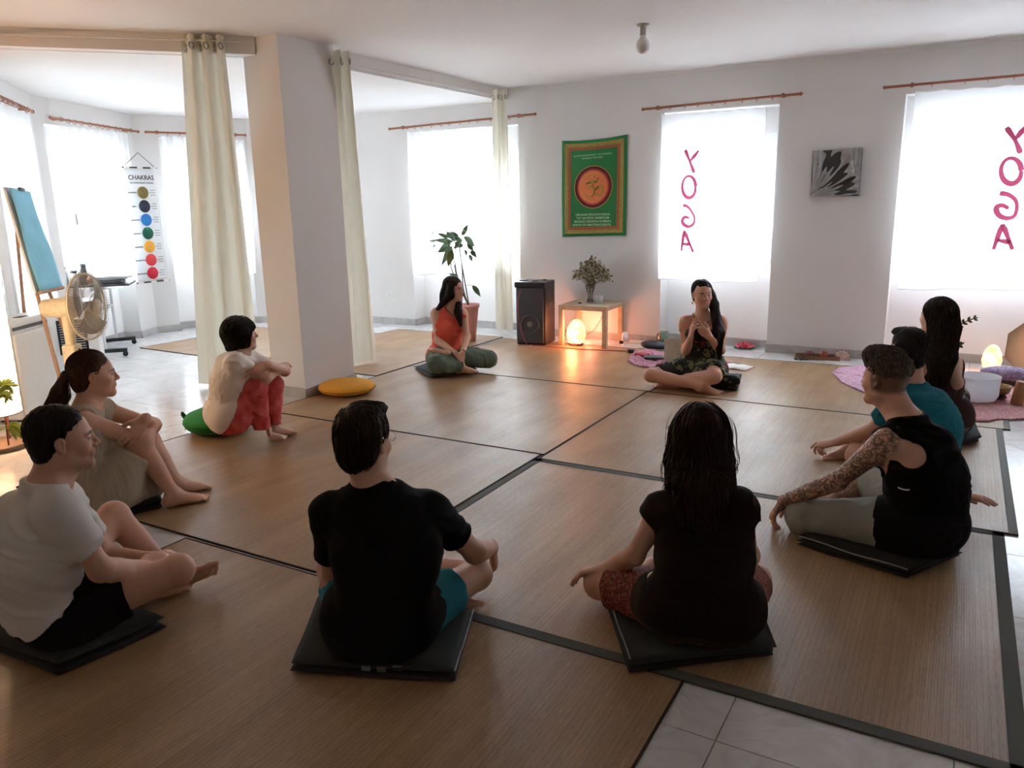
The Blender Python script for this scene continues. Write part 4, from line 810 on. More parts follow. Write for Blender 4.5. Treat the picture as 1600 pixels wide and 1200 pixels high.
def brass_bowl():
    c = np.array([*atz(1558, 622, .022)[:2], .022]); r = thing('brass_bowl', 'small brass singing bowl on a ring cushion, right of the white bowl', 'bowl', c); m_ = MB()
    m_.lathe(c, [(.0, .001), (.05, .001), (.062, .010), (.056, .022), (.03, .024), (0, .022)], 24); m_.part('ring_cushion', simple('dark_red_cloth', (.08, .03, .03), .8), r)
    m_ = MB(); m_.lathe(c, [(0, .024), (.045, .026), (.075, .05), (.085, .085), (.088, .098), (.083, .098), (.078, .085), (.068, .052), (0, .032)], 32); m_.part('bowl', simple('aged_brass', (.22, .15, .06), .4, .8, var=.3), r)
brass_bowl()
def bolster():
    a, b = atz(1530, 592, .04), atz(1625, 600, .04); a = np.array([a[0], a[1], .10]); b = np.array([b[0], b[1], .10]); r = thing('bolster', 'lilac patterned bolster lying behind the brass bowl', 'cushion', (a+b)/2-Zv*.1)
    ax = nrm(b-a); sd = np.cross(ax, Zv); L = np.linalg.norm(b-a)
    m_ = MB(); m_.surf(lambda u, v: a+ax*L*u+(sd*math.cos(2*PI*v)*.095+Zv*math.sin(2*PI*v)*.062)*(math.sin(PI*(.02+.96*u))**.35)*(1+.02*math.sin(u*20+v*9))+Zv*.0, 36, 24); m_.part('cover', pattern('lilac_batik', [(.4, (.34, .26, .40)), (.5, (.18, .12, .24)), (.56, (.42, .34, .46))], 20), r)
    m_ = MB(); q = (a+b)/2; m_.obox(q-Zv*.062+sd*.0, ax, sd, Zv, L*.42, .07, .024); m_.part('box_base', simple('brown_base', (.10, .04, .03), .6), r, bevel=.006)
bolster()
m_ = MB(); q0, q1 = atz(1588, 632, .02), None; q0 = np.array([q0[0], q0[1], .022]); tilt = nrm(np.array([.12, .05, 1.])); m_.lathe(q0, [(0, 0), (.040, 0), (.041, .002), (.038, .17), (.036, .172), (0, .172)], 28, axis=tilt); one(m_, 'wooden_shaker', simple('shaker_wood', (.34, .15, .06), .5, scale=15), 'upright wooden tube standing on the patterned cloth at the right edge', 'shaker')
m_ = MB(); a, b = atz(1566, 579, .0), atz(1640, 584, .0); m_.tube([(a[0], a[1]-.0, .014), (b[0], b[1], .014)], .012, 8); one(m_, 'wooden_stick', simple('stick_wood', (.20, .07, .03), .5), 'dark wooden stick lying behind the lilac bolster', 'stick')
blob(1508, 588, .05, (1.2, .8, .4), 'purple_pouch', simple('purple_pouch', (.05, .02, .09), .7), 'dark purple pouch beside the woman with floral trousers', 'pouch')
def frame_drum():
    c = aty(1626, 540, atz(1600, 592)[1]-.02); R0 = .262; n = 8; nrmv = nrm(np.array([-.22, -1., .18])); ex = nrm(np.cross(Zv, nrmv)); ey = np.cross(nrmv, ex); c = c.copy(); c[2] = R0*.97*ey[2]+.02
    r = thing('frame_drum', 'octagonal hide drum leaning at the right edge of the photo', 'drum', (c[0], c[1], 0)); A = [(PI/8+i*PI/4) for i in range(8)]; pt_ = lambda a, rr, o: c+(ex*math.cos(a)+ey*math.sin(a))*rr+nrmv*o
    m_ = MB(); vs = [pt_(a, R0, .0) for a in A]+[pt_(a, R0, -.06) for a in A]+[pt_(a, R0-.015, -.06) for a in A]+[pt_(a, R0-.015, 0) for a in A]; fs = [(i+8*k, (i+1) % 8+8*k, (i+1) % 8+8*((k+1) % 4), i+8*((k+1) % 4)) for k in range(4) for i in range(8)]; m_.add(vs, fs); m_.part('frame', simple('drum_wood', (.20, .09, .04), .5), r)
    m_ = MB(); vs = [pt_(a, R0+.003, -.028) for a in A]+[pt_(a, R0+.002, .003) for a in A]; m_.add(vs, [(i, (i+1) % 8, 8+(i+1) % 8, 8+i) for i in range(8)]+[tuple(range(8, 16))])
    sk = sheer_mat('drum_hide', (.62, .44, .27), .45); m_.part('skin', sk, r)
frame_drum()
def zz_plant():
    b = atz(1478, 592, 0); c = np.array([b[0]-.0, b[1]+.45, 0]); c = np.array([*aty(1470, 560, 7.0)[:2], 0]); r = thing('zz_plant', 'arching dark leafed plant behind the woman with floral trousers', 'plant', c)
    m_ = MB(); m_.lathe(c, [(0, .001), (.07, .001), (.10, .16), (.105, .17), (.095, .17), (0, .15)], 24); m_.part('pot', DARKG, r); G = simple('zz_leaf', (.05, .08, .055), .4)
    for k, pix in enumerate(([(1475, 545), (1490, 517), (1508, 503), (1528, 496)], [(1475, 550), (1485, 540), (1495, 538), (1503, 539)], [(1470, 548), (1462, 530), (1450, 520)])):
        pts = smooth([c+Zv*.15]+[aty(x, y, 7.0-.04*k) for x, y in pix], 5); m_ = MB(); m_.tube(pts, .005, 6); m_.part('stem', G, r)
        for i in range(4, len(pts)-1, 2):
            for s_ in (-1, 1):
                p = np.asarray(pts[i]); d = nrm(np.asarray(pts[min(len(pts)-1, i+1)])-p); up_ = nrm(Zv-d*d[2]); v_ = nrm(d*.7+up_*s_*.8+np.array([0, -.3*s_, 0])); ln = .055*(1-.4*i/len(pts)); sd = nrm(np.cross(v_, (0, 1, .2)))
                m_ = MB(); m_.surf(lambda u, v: p+v_*ln*u+sd*(v-.5)*ln*.5*math.sin(PI*(.05+.95*u)), 5, 2); m_.part('leaf', G, r, solid=.0012)
zz_plant()
# ---------------------------------------------------------------- left room
def scroll():
    top, bot = atx(217, 262, -8.52), atx(240, 440, -8.52); W_ = .40; dv = nrm(np.array([V2[0]+.0, V2[1], 0])*0+np.array([.10, 1., 0])); z1, z0 = top[2], bot[2]; cy = (top[1]+bot[1])/2; cxx = -8.52
    dv = nrm(np.array([.02, 1, 0])); n = np.array([dv[1], -dv[0], 0]); O = np.array([cxx, cy, 0]); r = thing('chakra_scroll', 'long white hanging chart with a column of seven coloured circles', 'wall chart', (cxx, cy, z0)); P2 = lambda u, z, o=0.: O+dv*u+Zv*z+n*o
    SC_ = sheer_mat('scroll_fabric', (.82, .83, .84), .35); m_ = MB(); m_.surf(lambda u, v: P2((u-.5)*W_, z0+(z1-z0)*v, .004*math.sin(v*9)+.003*math.sin(u*7)), 10, 24); m_.part('sheet', SC_, r, solid=.002)
    for z in (z0, z1): m_ = MB(); m_.tube([P2(-W_/2-.02, z, .006), P2(W_/2+.02, z, .006)], .008, 8); m_.part('rod', simple('black_rod', (.02, .02, .02), .5), r)
    for z in (z0, z1):
        for u in (-.17, 0, .17): m_ = MB(); m_.obox(P2(u, z, .006), dv, Zv, n, .035, .013, .011); m_.part('loop', PAPER, r)
    apex = P2(.0, z1+.17, .004); m_ = MB(); m_.tube([P2(-W_/2-.01, z1, .006), apex, P2(W_/2+.01, z1, .006)], .004, 5); m_.part('cord', MATS['black_rod'], r)
    INK = simple('ink', (.03, .03, .035), .7); text('CHAKRAS', .074, INK, r, P2(0, z1-.115, .012), dv, Zv, bold=.001); text('THE SEVEN ENERGY CENTRES', .023, INK, r, P2(0, z1-.175, .012), dv, Zv)
    names = ('SAHASRARA', 'AJNA', 'VISHUDDHA', 'ANAHATA', 'MANIPURA', 'SVADHISTHANA', 'MULADHARA'); cols = (srgb(120, 105, 60), srgb(38, 48, 66), srgb(40, 120, 190), srgb(20, 92, 74), srgb(226, 160, 60), srgb(214, 62, 70), srgb(190, 30, 52)); lin = (srgb(210, 190, 120), srgb(60, 76, 100), srgb(120, 190, 235), srgb(60, 140, 110), srgb(250, 220, 120), srgb(240, 120, 100), srgb(225, 70, 80))
    for i, (nm, cc, lc) in enumerate(zip(names, cols, lin)):
        pz = z1-.285-i*.157; q = P2(.0, pz, .012); t = pattern('chakra_%s' % nm.lower(), [(0, lc), (.045, cc)], 42, kind='v'); m_ = MB(); m_.lathe(q, [(.068, 0), (.068, .002), (0, .002)], 40, axis=n); m_.part('disc', t, r)
        m_ = MB(); m_.lathe(q, [(.073, 0), (.073, .001), (.067, .001), (.067, 0)], 40, axis=n); m_.part('ring', simple('disc_ring_%d' % i, lc, .7), r)
        text(nm, .021, INK, r, P2(-.135, pz, .012), dv, Zv, bold=.0006)
        for k in range(3): m_ = MB(); m_.obox(P2(.130-.008*(k % 2), pz+.028-.028*k, .012), dv, Zv, n, .032+.008*(k % 2), .0035, .0006); m_.part('caption_line', simple('ink_grey', (.25, .25, .26), .7), r)
scroll()
def heater():
    # tall white convector cabinet with top grille
    p0 = atz(22, 664); p1 = atz(86, 634); c = (p0+p1)/2; z = .74; u = nrm((p1-p0)*[1, 1, 0]); v = np.array([-u[1], u[0], 0]); L = np.linalg.norm((p1-p0)[:2])/2; r = thing('cabinet_heater', 'white cabinet heater with a rounded front panel beside the paper floor lamp', 'heater', (c[0], c[1], 0)); D_ = .11; c = np.array([c[0], c[1], 0])+v*D_*.6+u*.04
    m_ = MB(); m_.obox(c+Zv*(z/2+.02), u, v, Zv, L, D_, z/2); m_.part('body', WHITEP, r, bevel=.02, seg=3)
    m_ = MB(); m_.obox(c+Zv*(z/2-.02)-v*(D_+.012), u, v, Zv, L*.9, .012, z/2-.06); m_.part('front_panel', WHITEP, r, bevel=.012, seg=3)
    m_ = MB(); m_.obox(c+Zv*(z+.021)-v*.05, u, v, Zv, .05, .03, .004); m_.part('handle_recess', DARKG, r, bevel=.006)
    m_ = MB(); m_.obox(c+Zv*(z-.045)-v*(D_+.001), u, v, Zv, L*.8, .006, .012); m_.part('air_slot', DARKG, r)
    for a in (-1, 1):
        for b in (-1, 1): m_ = MB(); m_.lathe(c+u*a*(L-.05)+v*b*(D_-.05), [(.018, .001), (.018, .03), (0, .03)], 10); m_.part('foot', DARKG, r)
heater()
def gas_heater():
    c = np.array([*atz(98, 592)[:2], 0]); c = atz(88, 598); c = np.array([c[0]-.10, c[1]+.30, 0]); fc = nrm(np.array([.80, -.60, 0])); s_ = np.array([-fc[1], fc[0], 0]); r = thing('gas_heater', 'off-white box heater with a black vertical grille, behind the pedestal fan', 'heater', c)
    m_ = MB(); m_.obox(c+Zv*.37, s_, fc, Zv, .21, .19, .35); m_.part('body', WHITEP, r, bevel=.015, seg=3); m_ = MB(); m_.obox(c+fc*.192+Zv*.40, s_, fc, Zv, .12, .004, .16); m_.part('grille_panel', BLACKP, r)
    for k in range(12): m_ = MB(); m_.obox(c+fc*.199+Zv*(.27+.023*k), s_, fc, Zv, .10, .003, .004); m_.part('grille_bar', simple('steel_bar', (.5, .5, .5), .35, .8), r)
    for a in (-1, 1):
        for b in (-1, 1): m_ = MB(); m_.lathe(c+s_*a*.16+fc*b*.14, [(.02, .001), (.02, .03), (0, .03)], 10); m_.part('foot', DARKG, r)
gas_heater()
def easel():
    tl, tr, brr, bl2 = atd(14, 293, 5.85), atd(47, 300, 6.25), atd(98, 447, 6.15), atd(62, 455, 5.75); r = thing('easel', 'wooden easel holding a sky blue sheet of paper, far left', 'easel', ((tl+brr)[0]/2, (tl+brr)[1]/2, 0)); nn = nrm(np.cross(tr-tl, bl2-tl)); nn = nn if nn@(CP-tl) > 0 else -nn
    m_ = MB(); m_.surf(lambda u, v: (tl*(1-u)+tr*u)*(1-v)+(bl2*(1-u)+brr*u)*v+nn*(.006*math.sin(v*7+u*3)), 12, 16); m_.part('blue_sheet', simple('sky_blue_paper', srgb(135, 205, 232), .7, scale=6, var=.08), r, solid=.006)
    ctr = (tl+tr)/2; m_ = MB(); m_.obox((tl+tr+brr+bl2)/4-nn*.040, tr-tl, bl2-tl, nn, np.linalg.norm(tr-tl)/2+.01, np.linalg.norm(bl2-tl)/2+.01, .008); m_.part('board', PAPER, r)
    WE = simple('easel_wood', (.40, .24, .15), .6, scale=18); top = ctr+Zv*.03-nn*.03
    for q in (bl2*.7+brr*.3, bl2*.2+brr*.8): q = q-nn*.075; top_ = top-nn*.05; d = nrm(q-top_); e = top_+d*((top_[2]-.004)/-d[2]); m_ = MB(); m_.tube([top_, e], .014, 8); m_.part('leg', WE, r)
    e = atd(36, 470, 6.3); d = nrm(e-(top-nn*.02)); e = top-nn*.02+d*((top[2]-.004)/-d[2]); m_ = MB(); m_.tube([top-nn*.02, e], .013, 8); m_.part('leg', WE, r)
    m_ = MB(); m_.tube([bl2-nn*.0+Zv*-.012, brr+Zv*-.012], .014, 8); m_.part('ledge', WE, r); m_ = MB(); m_.tube([tl*.45+bl2*.55-nn*.05, tr*.45+brr*.55-nn*.05], .008, 6); m_.part('crossbar', WE, r); m_ = MB(); q = (tl+tr)/2+nn*.01; m_.obox(q, tr-tl, nn, Zv, .05, .012, .012); m_.part('clip', DARKG, r, bevel=.003)
easel()
def fan():
    c = atd(135, 479, 5.55); fl = np.array([*c[:2], 0]); vd_ = nrm((c-CP)*[1, 1, 0]); ax = nrm(np.array([vd_[1], -vd_[0], 0])*.86-vd_*.50+Zv*.03); R0 = .235; IV = simple('ivory_plastic', (.62, .52, .34), .4); hub = c; back = c-ax*.05
    s1 = nrm(np.cross(Zv, ax)); s2 = np.cross(ax, s1); r = thing('pedestal_fan', 'ivory pedestal fan with a round wire guard, behind the ponytailed woman', 'fan', (c-ax*.16)[:2].tolist()+[0])
    pole = c-ax*.15; m_ = MB(); m_.lathe(c-ax*.06, [(.0, -.26), (.045, -.26), (.065, -.24), (.072, -.12), (.080, -.05), (.075, -.03), (0, -.03)], 28, axis=ax); m_.part('motor_housing', IV, r)
    m_ = MB(); m_.tube([(pole[0], pole[1], .05), (pole[0], pole[1], c[2]-.30)], .020, 14); m_.part('pole', IV, r); m_ = MB(); m_.tube([(pole[0], pole[1], c[2]-.36), (pole[0], pole[1], c[2]-.04)], [.034, .04], 14); m_.part('neck', IV, r); m_ = MB(); m_.obox((pole[0], pole[1], c[2]-.36), s1, ax, Zv, .05, .05, .09); m_.part('control_box', IV, r, bevel=.015, seg=3)
    for k in range(4): m_ = MB(); q = np.array([pole[0], pole[1], c[2]-.40+.03*k])+ax*[1, 1, 0]*.052; m_.lathe(q, [(.008, 0), (.008, .008), (0, .008)], 10, axis=ax*[1, 1, 0]); m_.part('button', DARKG, r)
    m_ = MB(); m_.lathe((pole[0], pole[1], .0), [(0, .001), (.20, .001), (.205, .02), (.16, .04), (.03, .06), (0, .06)], 36); m_.part('base', IV, r)
    g = MB(); n = 72
    for i in range(n):
        a = 2*PI*i/n; d = s1*math.cos(a)+s2*math.sin(a); a2 = a+.35; d2 = s1*math.cos(a2)+s2*math.sin(a2)
        g.tube([hub+ax*.075+d*.05, hub+ax*.070+(d*.5+d2*.5)*.14, hub+ax*.045+d2*(R0*.95), hub+ax*.01+d2*R0], .0013, 3, cap=False); g.tube([hub-ax*.055+d*.06, hub-ax*.045+d*.15, hub-ax*.02+d*R0*.97, hub+d*R0], .0013, 3, cap=False)
    CH_ = simple('guard_wire', (.50, .46, .38), .35, .3); g.part('wire_guard', CH_, r)['kind'] = 'stuff'
    m_ = MB(); m_.tube([hub+(s1*math.cos(a)+s2*math.sin(a))*R0+ax*.004 for a in np.linspace(0, 2*PI, 49)], .007, 6); m_.part('guard_rim', IV, r)
    for rr, o in ((.09, .074), (.16, .062)): m_ = MB(); m_.tube([hub+(s1*math.cos(a)+s2*math.sin(a))*rr+ax*o for a in np.linspace(0, 2*PI, 41)], .002, 5); m_.part('guard_ring', CH_, r)
    m_ = MB(); m_.lathe(hub+ax*.078, [(.052, -.004), (.050, .006), (0, .009)], 28, axis=ax); m_.part('badge', IV, r)
    BL = simple('smoky_blade', (.30, .26, .22), .3)
    for k in range(3):
        a0 = 2*PI*k/3+.5
        def bf(u, v): a = a0+(v-.5)*1.5*(.55+.6*u); rr = .035+.165*u; return hub+ax*(.02+(v-.5)*.055)+(s1*math.cos(a)+s2*math.sin(a))*rr
        m_ = MB(); m_.surf(bf, 8, 10); m_.part('blade', BL, r, solid=.002)
    m_ = MB(); m_.lathe(hub+ax*.0, [(.038, -.01), (.038, .04), (.03, .05), (0, .052)], 20, axis=ax); m_.part('hub', BL, r)
fan()
def trolley():
    D0 = 8.35; bs = [atz(x, y) for x, y in ((112, 562), (200, 556), (135, 544), (213, 537))]; r = thing('equipment_trolley', 'wheeled stand with white posts and black feet, left of the hanging chart', 'trolley', (bs[0]+bs[3])[:2].tolist()+[0]) if False else None
    c = sum(bs)/4; c[2] = 0; r = thing('equipment_trolley', 'wheeled stand with white posts and black feet, left of the hanging chart', 'trolley', c); STL = simple('white_tube', (.62, .63, .64), .35)
    zt = .74; tops = []
    for a, b in ((bs[0], bs[1]), (bs[2], bs[3])):
        a = np.array([a[0], a[1], .07]); b = np.array([b[0], b[1], .07]); d = nrm(b-a); m_ = MB(); m_.obox((a+b)/2, d, np.cross(Zv, d), Zv, np.linalg.norm(b-a)/2, .03, .02); m_.part('foot_bar', BLACKP, r, bevel=.006)
        for q in (a+d*.02, b-d*.02):
            m_ = MB(); m_.lathe(q-Zv*.042+np.cross(Zv, d)*-.012, [(0, 0), (.027, 0), (.027, .024), (0, .024)], 16, axis=np.cross(Zv, d)); m_.part('caster', BLACKP, r)
        for t_ in (.35, .62): q = a+(b-a)*t_; m_ = MB(); m_.tube([q, (q[0], q[1], zt)], .015, 10); m_.part('post', STL, r)
        tops.append((a+b)/2)
    m = (tops[0]+tops[1])/2; d = nrm((bs[1]-bs[0])*[1, 1, 0]); s_ = np.cross(Zv, d)
    m_ = MB(); m_.obox((m[0], m[1], zt+.01), d, s_, Zv, .36, .24, .010); m_.part('shelf', BLACKP, r, bevel=.003)
    m_ = MB(); m_.obox((m[0], m[1], .50), d, s_, Zv, .10, .18, .010); m_.part('cross_plate', STL, r)
    T = np.array([m[0], m[1], zt+.0205])
    m_ = MB(); m_.obox(T+d*.08-s_*.03+Zv*.022, d, s_, Zv, .20, .12, .021); one(m_, 'black_device', DARKG, 'flat black device on the wheeled stand', 'device', bevel=.006)
    for k, (lab, o, ro) in enumerate((('lower grey folder on the black device', .0, .1), ('upper grey folder jutting out over the wheeled stand', .04, -.2))):
        dd = nrm(d+s_*ro); m_ = MB(); m_.obox(T+d*(.14+o)-s_*.04+Zv*(.050+.013*k), dd, np.cross(Zv, dd), Zv, .18, .10, .006); one(m_, 'grey_folder', simple('folder_grey', (.22, .23, .24), .5), lab, 'folder')
    m_ = MB(); dd = nrm(d*.9+Zv*.25); m_.obox(T+d*.22+Zv*.13, dd, s_, np.cross(dd, s_), .13, .09, .003); one(m_, 'paper_sheet', PAPER, 'white sheet sticking up from the folders on the wheeled stand', 'paper')
    for i, (u, w, h, mt, nm, lab) in enumerate(((-.30, .045, .20, simple('clear_bottle', (.6, .62, .62), .2), 'bottle', 'pale bottle at the left end of the wheeled stand'), (-.20, .05, .15, simple('white_jar', (.6, .6, .6), .3), 'jar', 'white jar on the wheeled stand'), (-.10, .055, .22, simple('dark_jar', (.08, .07, .07), .3), 'jar', 'tall dark lidded jar on the wheeled stand'))):
        q = T+d*u-s_*.05; m_ = MB(); m_.lathe(q, [(0, 0), (w, 0), (w, h*.7), (w*.6, h*.8), (w*.6, h*.86)], 18); r2 = thing(nm, lab, nm, q); m_.part('vessel', mt, r2); m_ = MB(); m_.lathe(q, [(w*.66, h*.84), (w*.66, h), (0, h)], 16); m_.part('cap', DARKG, r2)
    q = T-d*.02-s_*.12; m_ = MB(); m_.ball(q+Zv*.045, .055, 10, (1, 1, .8)); one(m_, 'brown_fruit', simple('rust_brown', (.24, .08, .04), .6), 'round brown object in front of the dark jar on the wheeled stand', 'ornament')
trolley()
def paper_lamp():
    c = np.array([*atz(2, 700)[:2], 0]); r = thing('paper_floor_lamp', 'glowing ribbed paper floor lamp at the left edge of the photo', 'floor lamp', c); ed = atd(30, 650, (c-CP)@CF-.0); R0 = .155; top = 1.34; bot = .24; n = 14
    c2 = c+np.array([.0, 0, 0]); m_ = MB(); prof = []
    for i in range(n*8+1): v = i/(n*8); prof.append((R0+.0016*math.cos(2*PI*n*v), bot+(top-bot)*v))
    m_.lathe(c2, prof, 4, axis=(0, 0, 1)) if False else m_.lathe(c2, prof, 36)
    mt = emit_mat('lit_paper', [(.3, (1, .76, .52)), (.7, (1, .85, .66))], .85, 2.); m_.part('paper_shade', mt, r)
    for a in (0, 2.1, 4.2): m_ = MB(); m_.tube([c2+np.array([.10*math.cos(a), .10*math.sin(a), .02]), c2+np.array([.12*math.cos(a), .12*math.sin(a), bot+.02])], .006, 8); m_.part('leg', simple('dark_brown', (.09, .03, .015), .5), r)
    m_ = MB(); m_.lathe(c2, [(0, .001), (.17, .001), (.172, .03), (.16, .036), (0, .036)], 36); m_.part('base', simple('grey_brown_base', (.11, .08, .055), .6), r)
    m_ = MB(); m_.tube([c2+np.array([R0*math.cos(a), R0*math.sin(a), bot]) for a in np.linspace(0, 2*PI, 37)], .004, 5); m_.part('hoop', MATS['dark_brown'], r)
    point_lamp('paper_lamp_light', c2+Zv*1.45, 5, (1, .66, .40), .1); point_lamp('paper_lamp_light_low', c2+np.array([.24, -.05, .75]), 4, (1, .64, .36), .12)
    G = simple('yellow_green_leaf', (.22, .30, .03), .5); r2 = thing('leafy_plant', 'green fronds in front of the glowing paper lamp', 'plant', c+np.array([.05, -.20, 0]))
    b = c+np.array([.02, -.24, 0]); m_ = MB(); m_.lathe(b, [(0, .001), (.06, .001), (.08, .10), (.07, .10), (0, .09)], 20); m_.part('pot', simple('green_pot', (.20, .26, .02), .5), r2)
    def frond(pix, D_, w):
        pts = smooth([b+Zv*.09]+[atd(x, y, D_) for x, y in pix], 5); m_ = MB(); m_.tube(pts, .0035, 5); m_.part('stem', G, r2)
        for i in range(8, len(pts)-1):
            for s_ in (-1, 1): p = np.asarray(pts[i]); d = nrm(np.asarray(pts[min(i+1, len(pts)-1)])-p); v_ = nrm(d+np.cross(d, CF)*s_*.8-Zv*.3); sd = nrm(np.cross(v_, CF)); m_ = MB(); m_.surf(lambda u, v: p+v_*w*u+sd*(v-.5)*w*.28*math.sin(PI*(.05+.95*u)), 4, 2); m_.part('leaf', G, r2, solid=.001)
    Db = float((b-CP)@CF); frond([(-12, 640), (-4, 610), (8, 601), (16, 603)], Db-.1, .06); frond([(-12, 640), (-2, 618), (8, 616), (11, 620)], Db-.1, .05); frond([(4, 668), (16, 664), (28, 668), (34, 676)], Db, .05); frond([(6, 670), (18, 672), (26, 680)], Db, .04)
paper_lamp()
R = np.random.RandomState(5)
for k, (pix, lab) in enumerate((([(31, 620), (38, 628), (45, 640), (36, 650), (26, 644), (34, 636)], 'black cable coiled on the tiles below the white cabinet heater'), ([(14, 668), (22, 676), (30, 684), (20, 690), (12, 686), (24, 680), (34, 672)], 'black cable on the tiles beside the paper lamp base'))):
    m_ = MB(); m_.tube(smooth([np.array([*atz(x, y)[:2], .006+.004*(i % 2)]) for i, (x, y) in enumerate(pix)], 6), .0045, 6); one(m_, 'black_cable', BLACKP, lab, 'cable')
# ---------------------------------------------------------------- cushions and folded mats
def folded(pix, z0, T, layers, name, mats, label, cat, seed=1, trim=None, marks=None):
    P_ = [np.array([*atz(x, y, z0)[:2]]) for x, y in pix]; R = np.random.RandomState(seed); c = np.mean(P_, 0); r = thing(name, label, cat, (c[0], c[1], z0)); h = T/layers
    for k in range(layers):
        Q = [p+(p-c)*R.randn()*.012+R.randn(2)*.004 for p in P_]; nx, ny = 26, 22; ph = R.rand(4)*6.28
        def fn(u, v, top):
            e = .12; q = (Q[0]*(1-u)+Q[1]*u)*(1-v)+(Q[3]*(1-u)+Q[2]*u)*v; ed = min(u, 1-u, v, 1-v); rd = min(1, ed/e); rd = math.sqrt(max(0, 1-(1-rd)**2)); md = z0+h*(k+.5)+.004*math.sin(u*5+ph[0])*(k+1)/layers+.003*math.sin(v*6+ph[1]+u*3)*(k+1)/layers; return np.array([q[0], q[1], max(z0+.0008, md+(1 if top else -1)*h*.48*rd)])
        m_ = MB(); m_.surf(lambda u, v: fn(u, v, True), nx, ny); m_.surf(lambda u, v: fn(1-u, v, False), nx, ny); m_.part('layer', mats[k % len(mats)], r, merge=True)
        if trim and k == layers-1:
            for (a, b) in trim:
                m_ = MB(); m_.tube([np.array([*(Q[a]*(1-t_)+Q[b]*t_), z0+h*(k+.55)+.003*math.sin(t_*9)]) for t_ in np.linspace(.02, .98, 16)], .0035, 6); m_.part('piping', simple('pale_piping', (.26, .28, .27), .7), r)
    if marks:
        for (x, y) in marks: p = atz(x, y, z0+T*.62); m_ = MB(); d = nrm((np.array([*P_[1], 0])-np.array([*P_[0], 0]))); m_.obox((p[0], p[1], z0+T*.72), d, Zv, np.cross(d, Zv), .016, .009, .004); m_.part('printed_mark', simple('faded_print', (.13, .14, .14), .8), r, bevel=.002)
    return r
def felt(n, c): t = simple(n, c, .9, scale=250, var=.25, bump=.3); return t
CHAR = felt('charcoal_felt', (.016, .018, .018)); CHAR2 = felt('charcoal_fleece', (.026, .030, .030)); SLATE = felt('slate_felt', (.020, .024, .026)); BRNG = felt('taupe_felt', (.10, .085, .075))
folded([(456, 1052), (712, 1068), (742, 966), (500, 945)], .008, .050, 2, 'folded_mat', [CHAR, CHAR2], 'folded charcoal mat under the man in teal shorts', 'mat', 2, trim=[(1, 2)], marks=[(572, 1046), (596, 1048), (621, 1046)])
folded([(984, 1052), (1212, 1028), (1180, 935), (950, 955)], .008, .052, 3, 'folded_mat', [CHAR, CHAR2, CHAR2], 'folded charcoal mat under the woman in red shorts', 'mat', 3, trim=[(0, 3)], marks=[(1084, 1014), (1106, 1015), (1128, 1010)])
folded([(-60, 1000), (95, 1060), (262, 985), (140, 925)], .0005, .066, 2, 'folded_mat', [CHAR, CHAR2], 'folded black mat under the man in the white T-shirt', 'mat', 4)
folded([(110, 800), (190, 812), (255, 796), (246, 758), (170, 756)][:4], .0005, .066, 2, 'folded_mat', [SLATE, SLATE], 'folded slate mat under the woman in the beige dress', 'mat', 5)
folded([(1243, 852), (1420, 908), (1500, 872), (1330, 822)], .008, .054, 3, 'folded_mat', [CHAR, CHAR2, CHAR], 'folded black mat under the person in grey trousers', 'mat', 6, trim=[(0, 1)])
folded([(1410, 706), (1488, 702), (1531, 693), (1524, 668), (1430, 676)][:4], .008, .05, 2, 'folded_mat', [SLATE, CHAR], 'dark folded mat sticking out behind the man in the teal shirt', 'mat', 7)
folded([(648, 578), (672, 592), (745, 582), (720, 556)], .008, .045, 2, 'folded_mat', [BRNG, SLATE], 'folded taupe mat under the woman in the orange top', 'mat', 8)
folded([(1060, 602), (1152, 612), (1158, 590), (1070, 582)], .008, .04, 2, 'folded_mat', [felt('dark_green_felt', (.012, .03, .02)), CHAR], 'dark green folded mat under the woman in the floral dress', 'mat', 9)
folded([(1440, 668), (1500, 672), (1512, 655), (1450, 648)], .008, .07, 2, 'folded_mat', [CHAR, SLATE], 'dark folded mat under the woman with floral trousers', 'mat', 10)
def round_cushion(px, py, R0, H_, name, col, label, z=.008, tuft=True, seed=1, sq=1.):
    c = np.array([*atz(px, py, z)[:2], z]); r = thing(name, label, 'cushion', c); t = felt(name+'_cloth', col)
    m_ = MB(); m_.surf(lambda u, v: c+np.array([R0*math.cos(2*PI*u)*math.sin(PI*v)**.55*(1+.012*math.sin(9*2*PI*u)), R0*sq*math.sin(2*PI*u)*math.sin(PI*v)**.55, H_/2-H_/2*math.cos(PI*v)*(1 if v > .5 else .98)+.001+.004*math.sin(8*u+5*v)*math.sin(PI*v)]), 48, 20); m_.part('cover', t, r)
    m_ = MB(); m_.tube([c+np.array([R0*1.003*math.cos(a), R0*sq*1.003*math.sin(a), H_/2]) for a in np.linspace(0, 2*PI, 49)], .003, 6); m_.part('seam', felt(name+'_seam', tuple(x*.45 for x in col)), r); return c, r
round_cushion(543, 614, .235, .105, 'yellow_cushion', srgb(218, 152, 44), 'round yellow cushion on the mat beside the white pillar', .008)
c, r = round_cushion(344, 673, .235, .16, 'green_cushion', srgb(36, 128, 52), 'round green cushion under the woman in red trousers', .008)
for k, (dx, dy, dz, rz) in enumerate(((-.20, -.03, .05, .5), (-.22, .0, .09, -.3))):
    q = c+CR*[1, 1, 0]*dx+CF*[1, 1, 0]*dy+Zv*dz; m_ = MB(); m_.surf(lambda u, v: q+CR*(.07*(u-.5))+Zv*(.07*(v-.5)+.02*math.sin(u*6+k))+CF*(.02*math.sin(v*5+k)), 8, 8); m_.part('cloth_flap', felt('teal_green', srgb(30, 96, 66)), r, solid=.004)
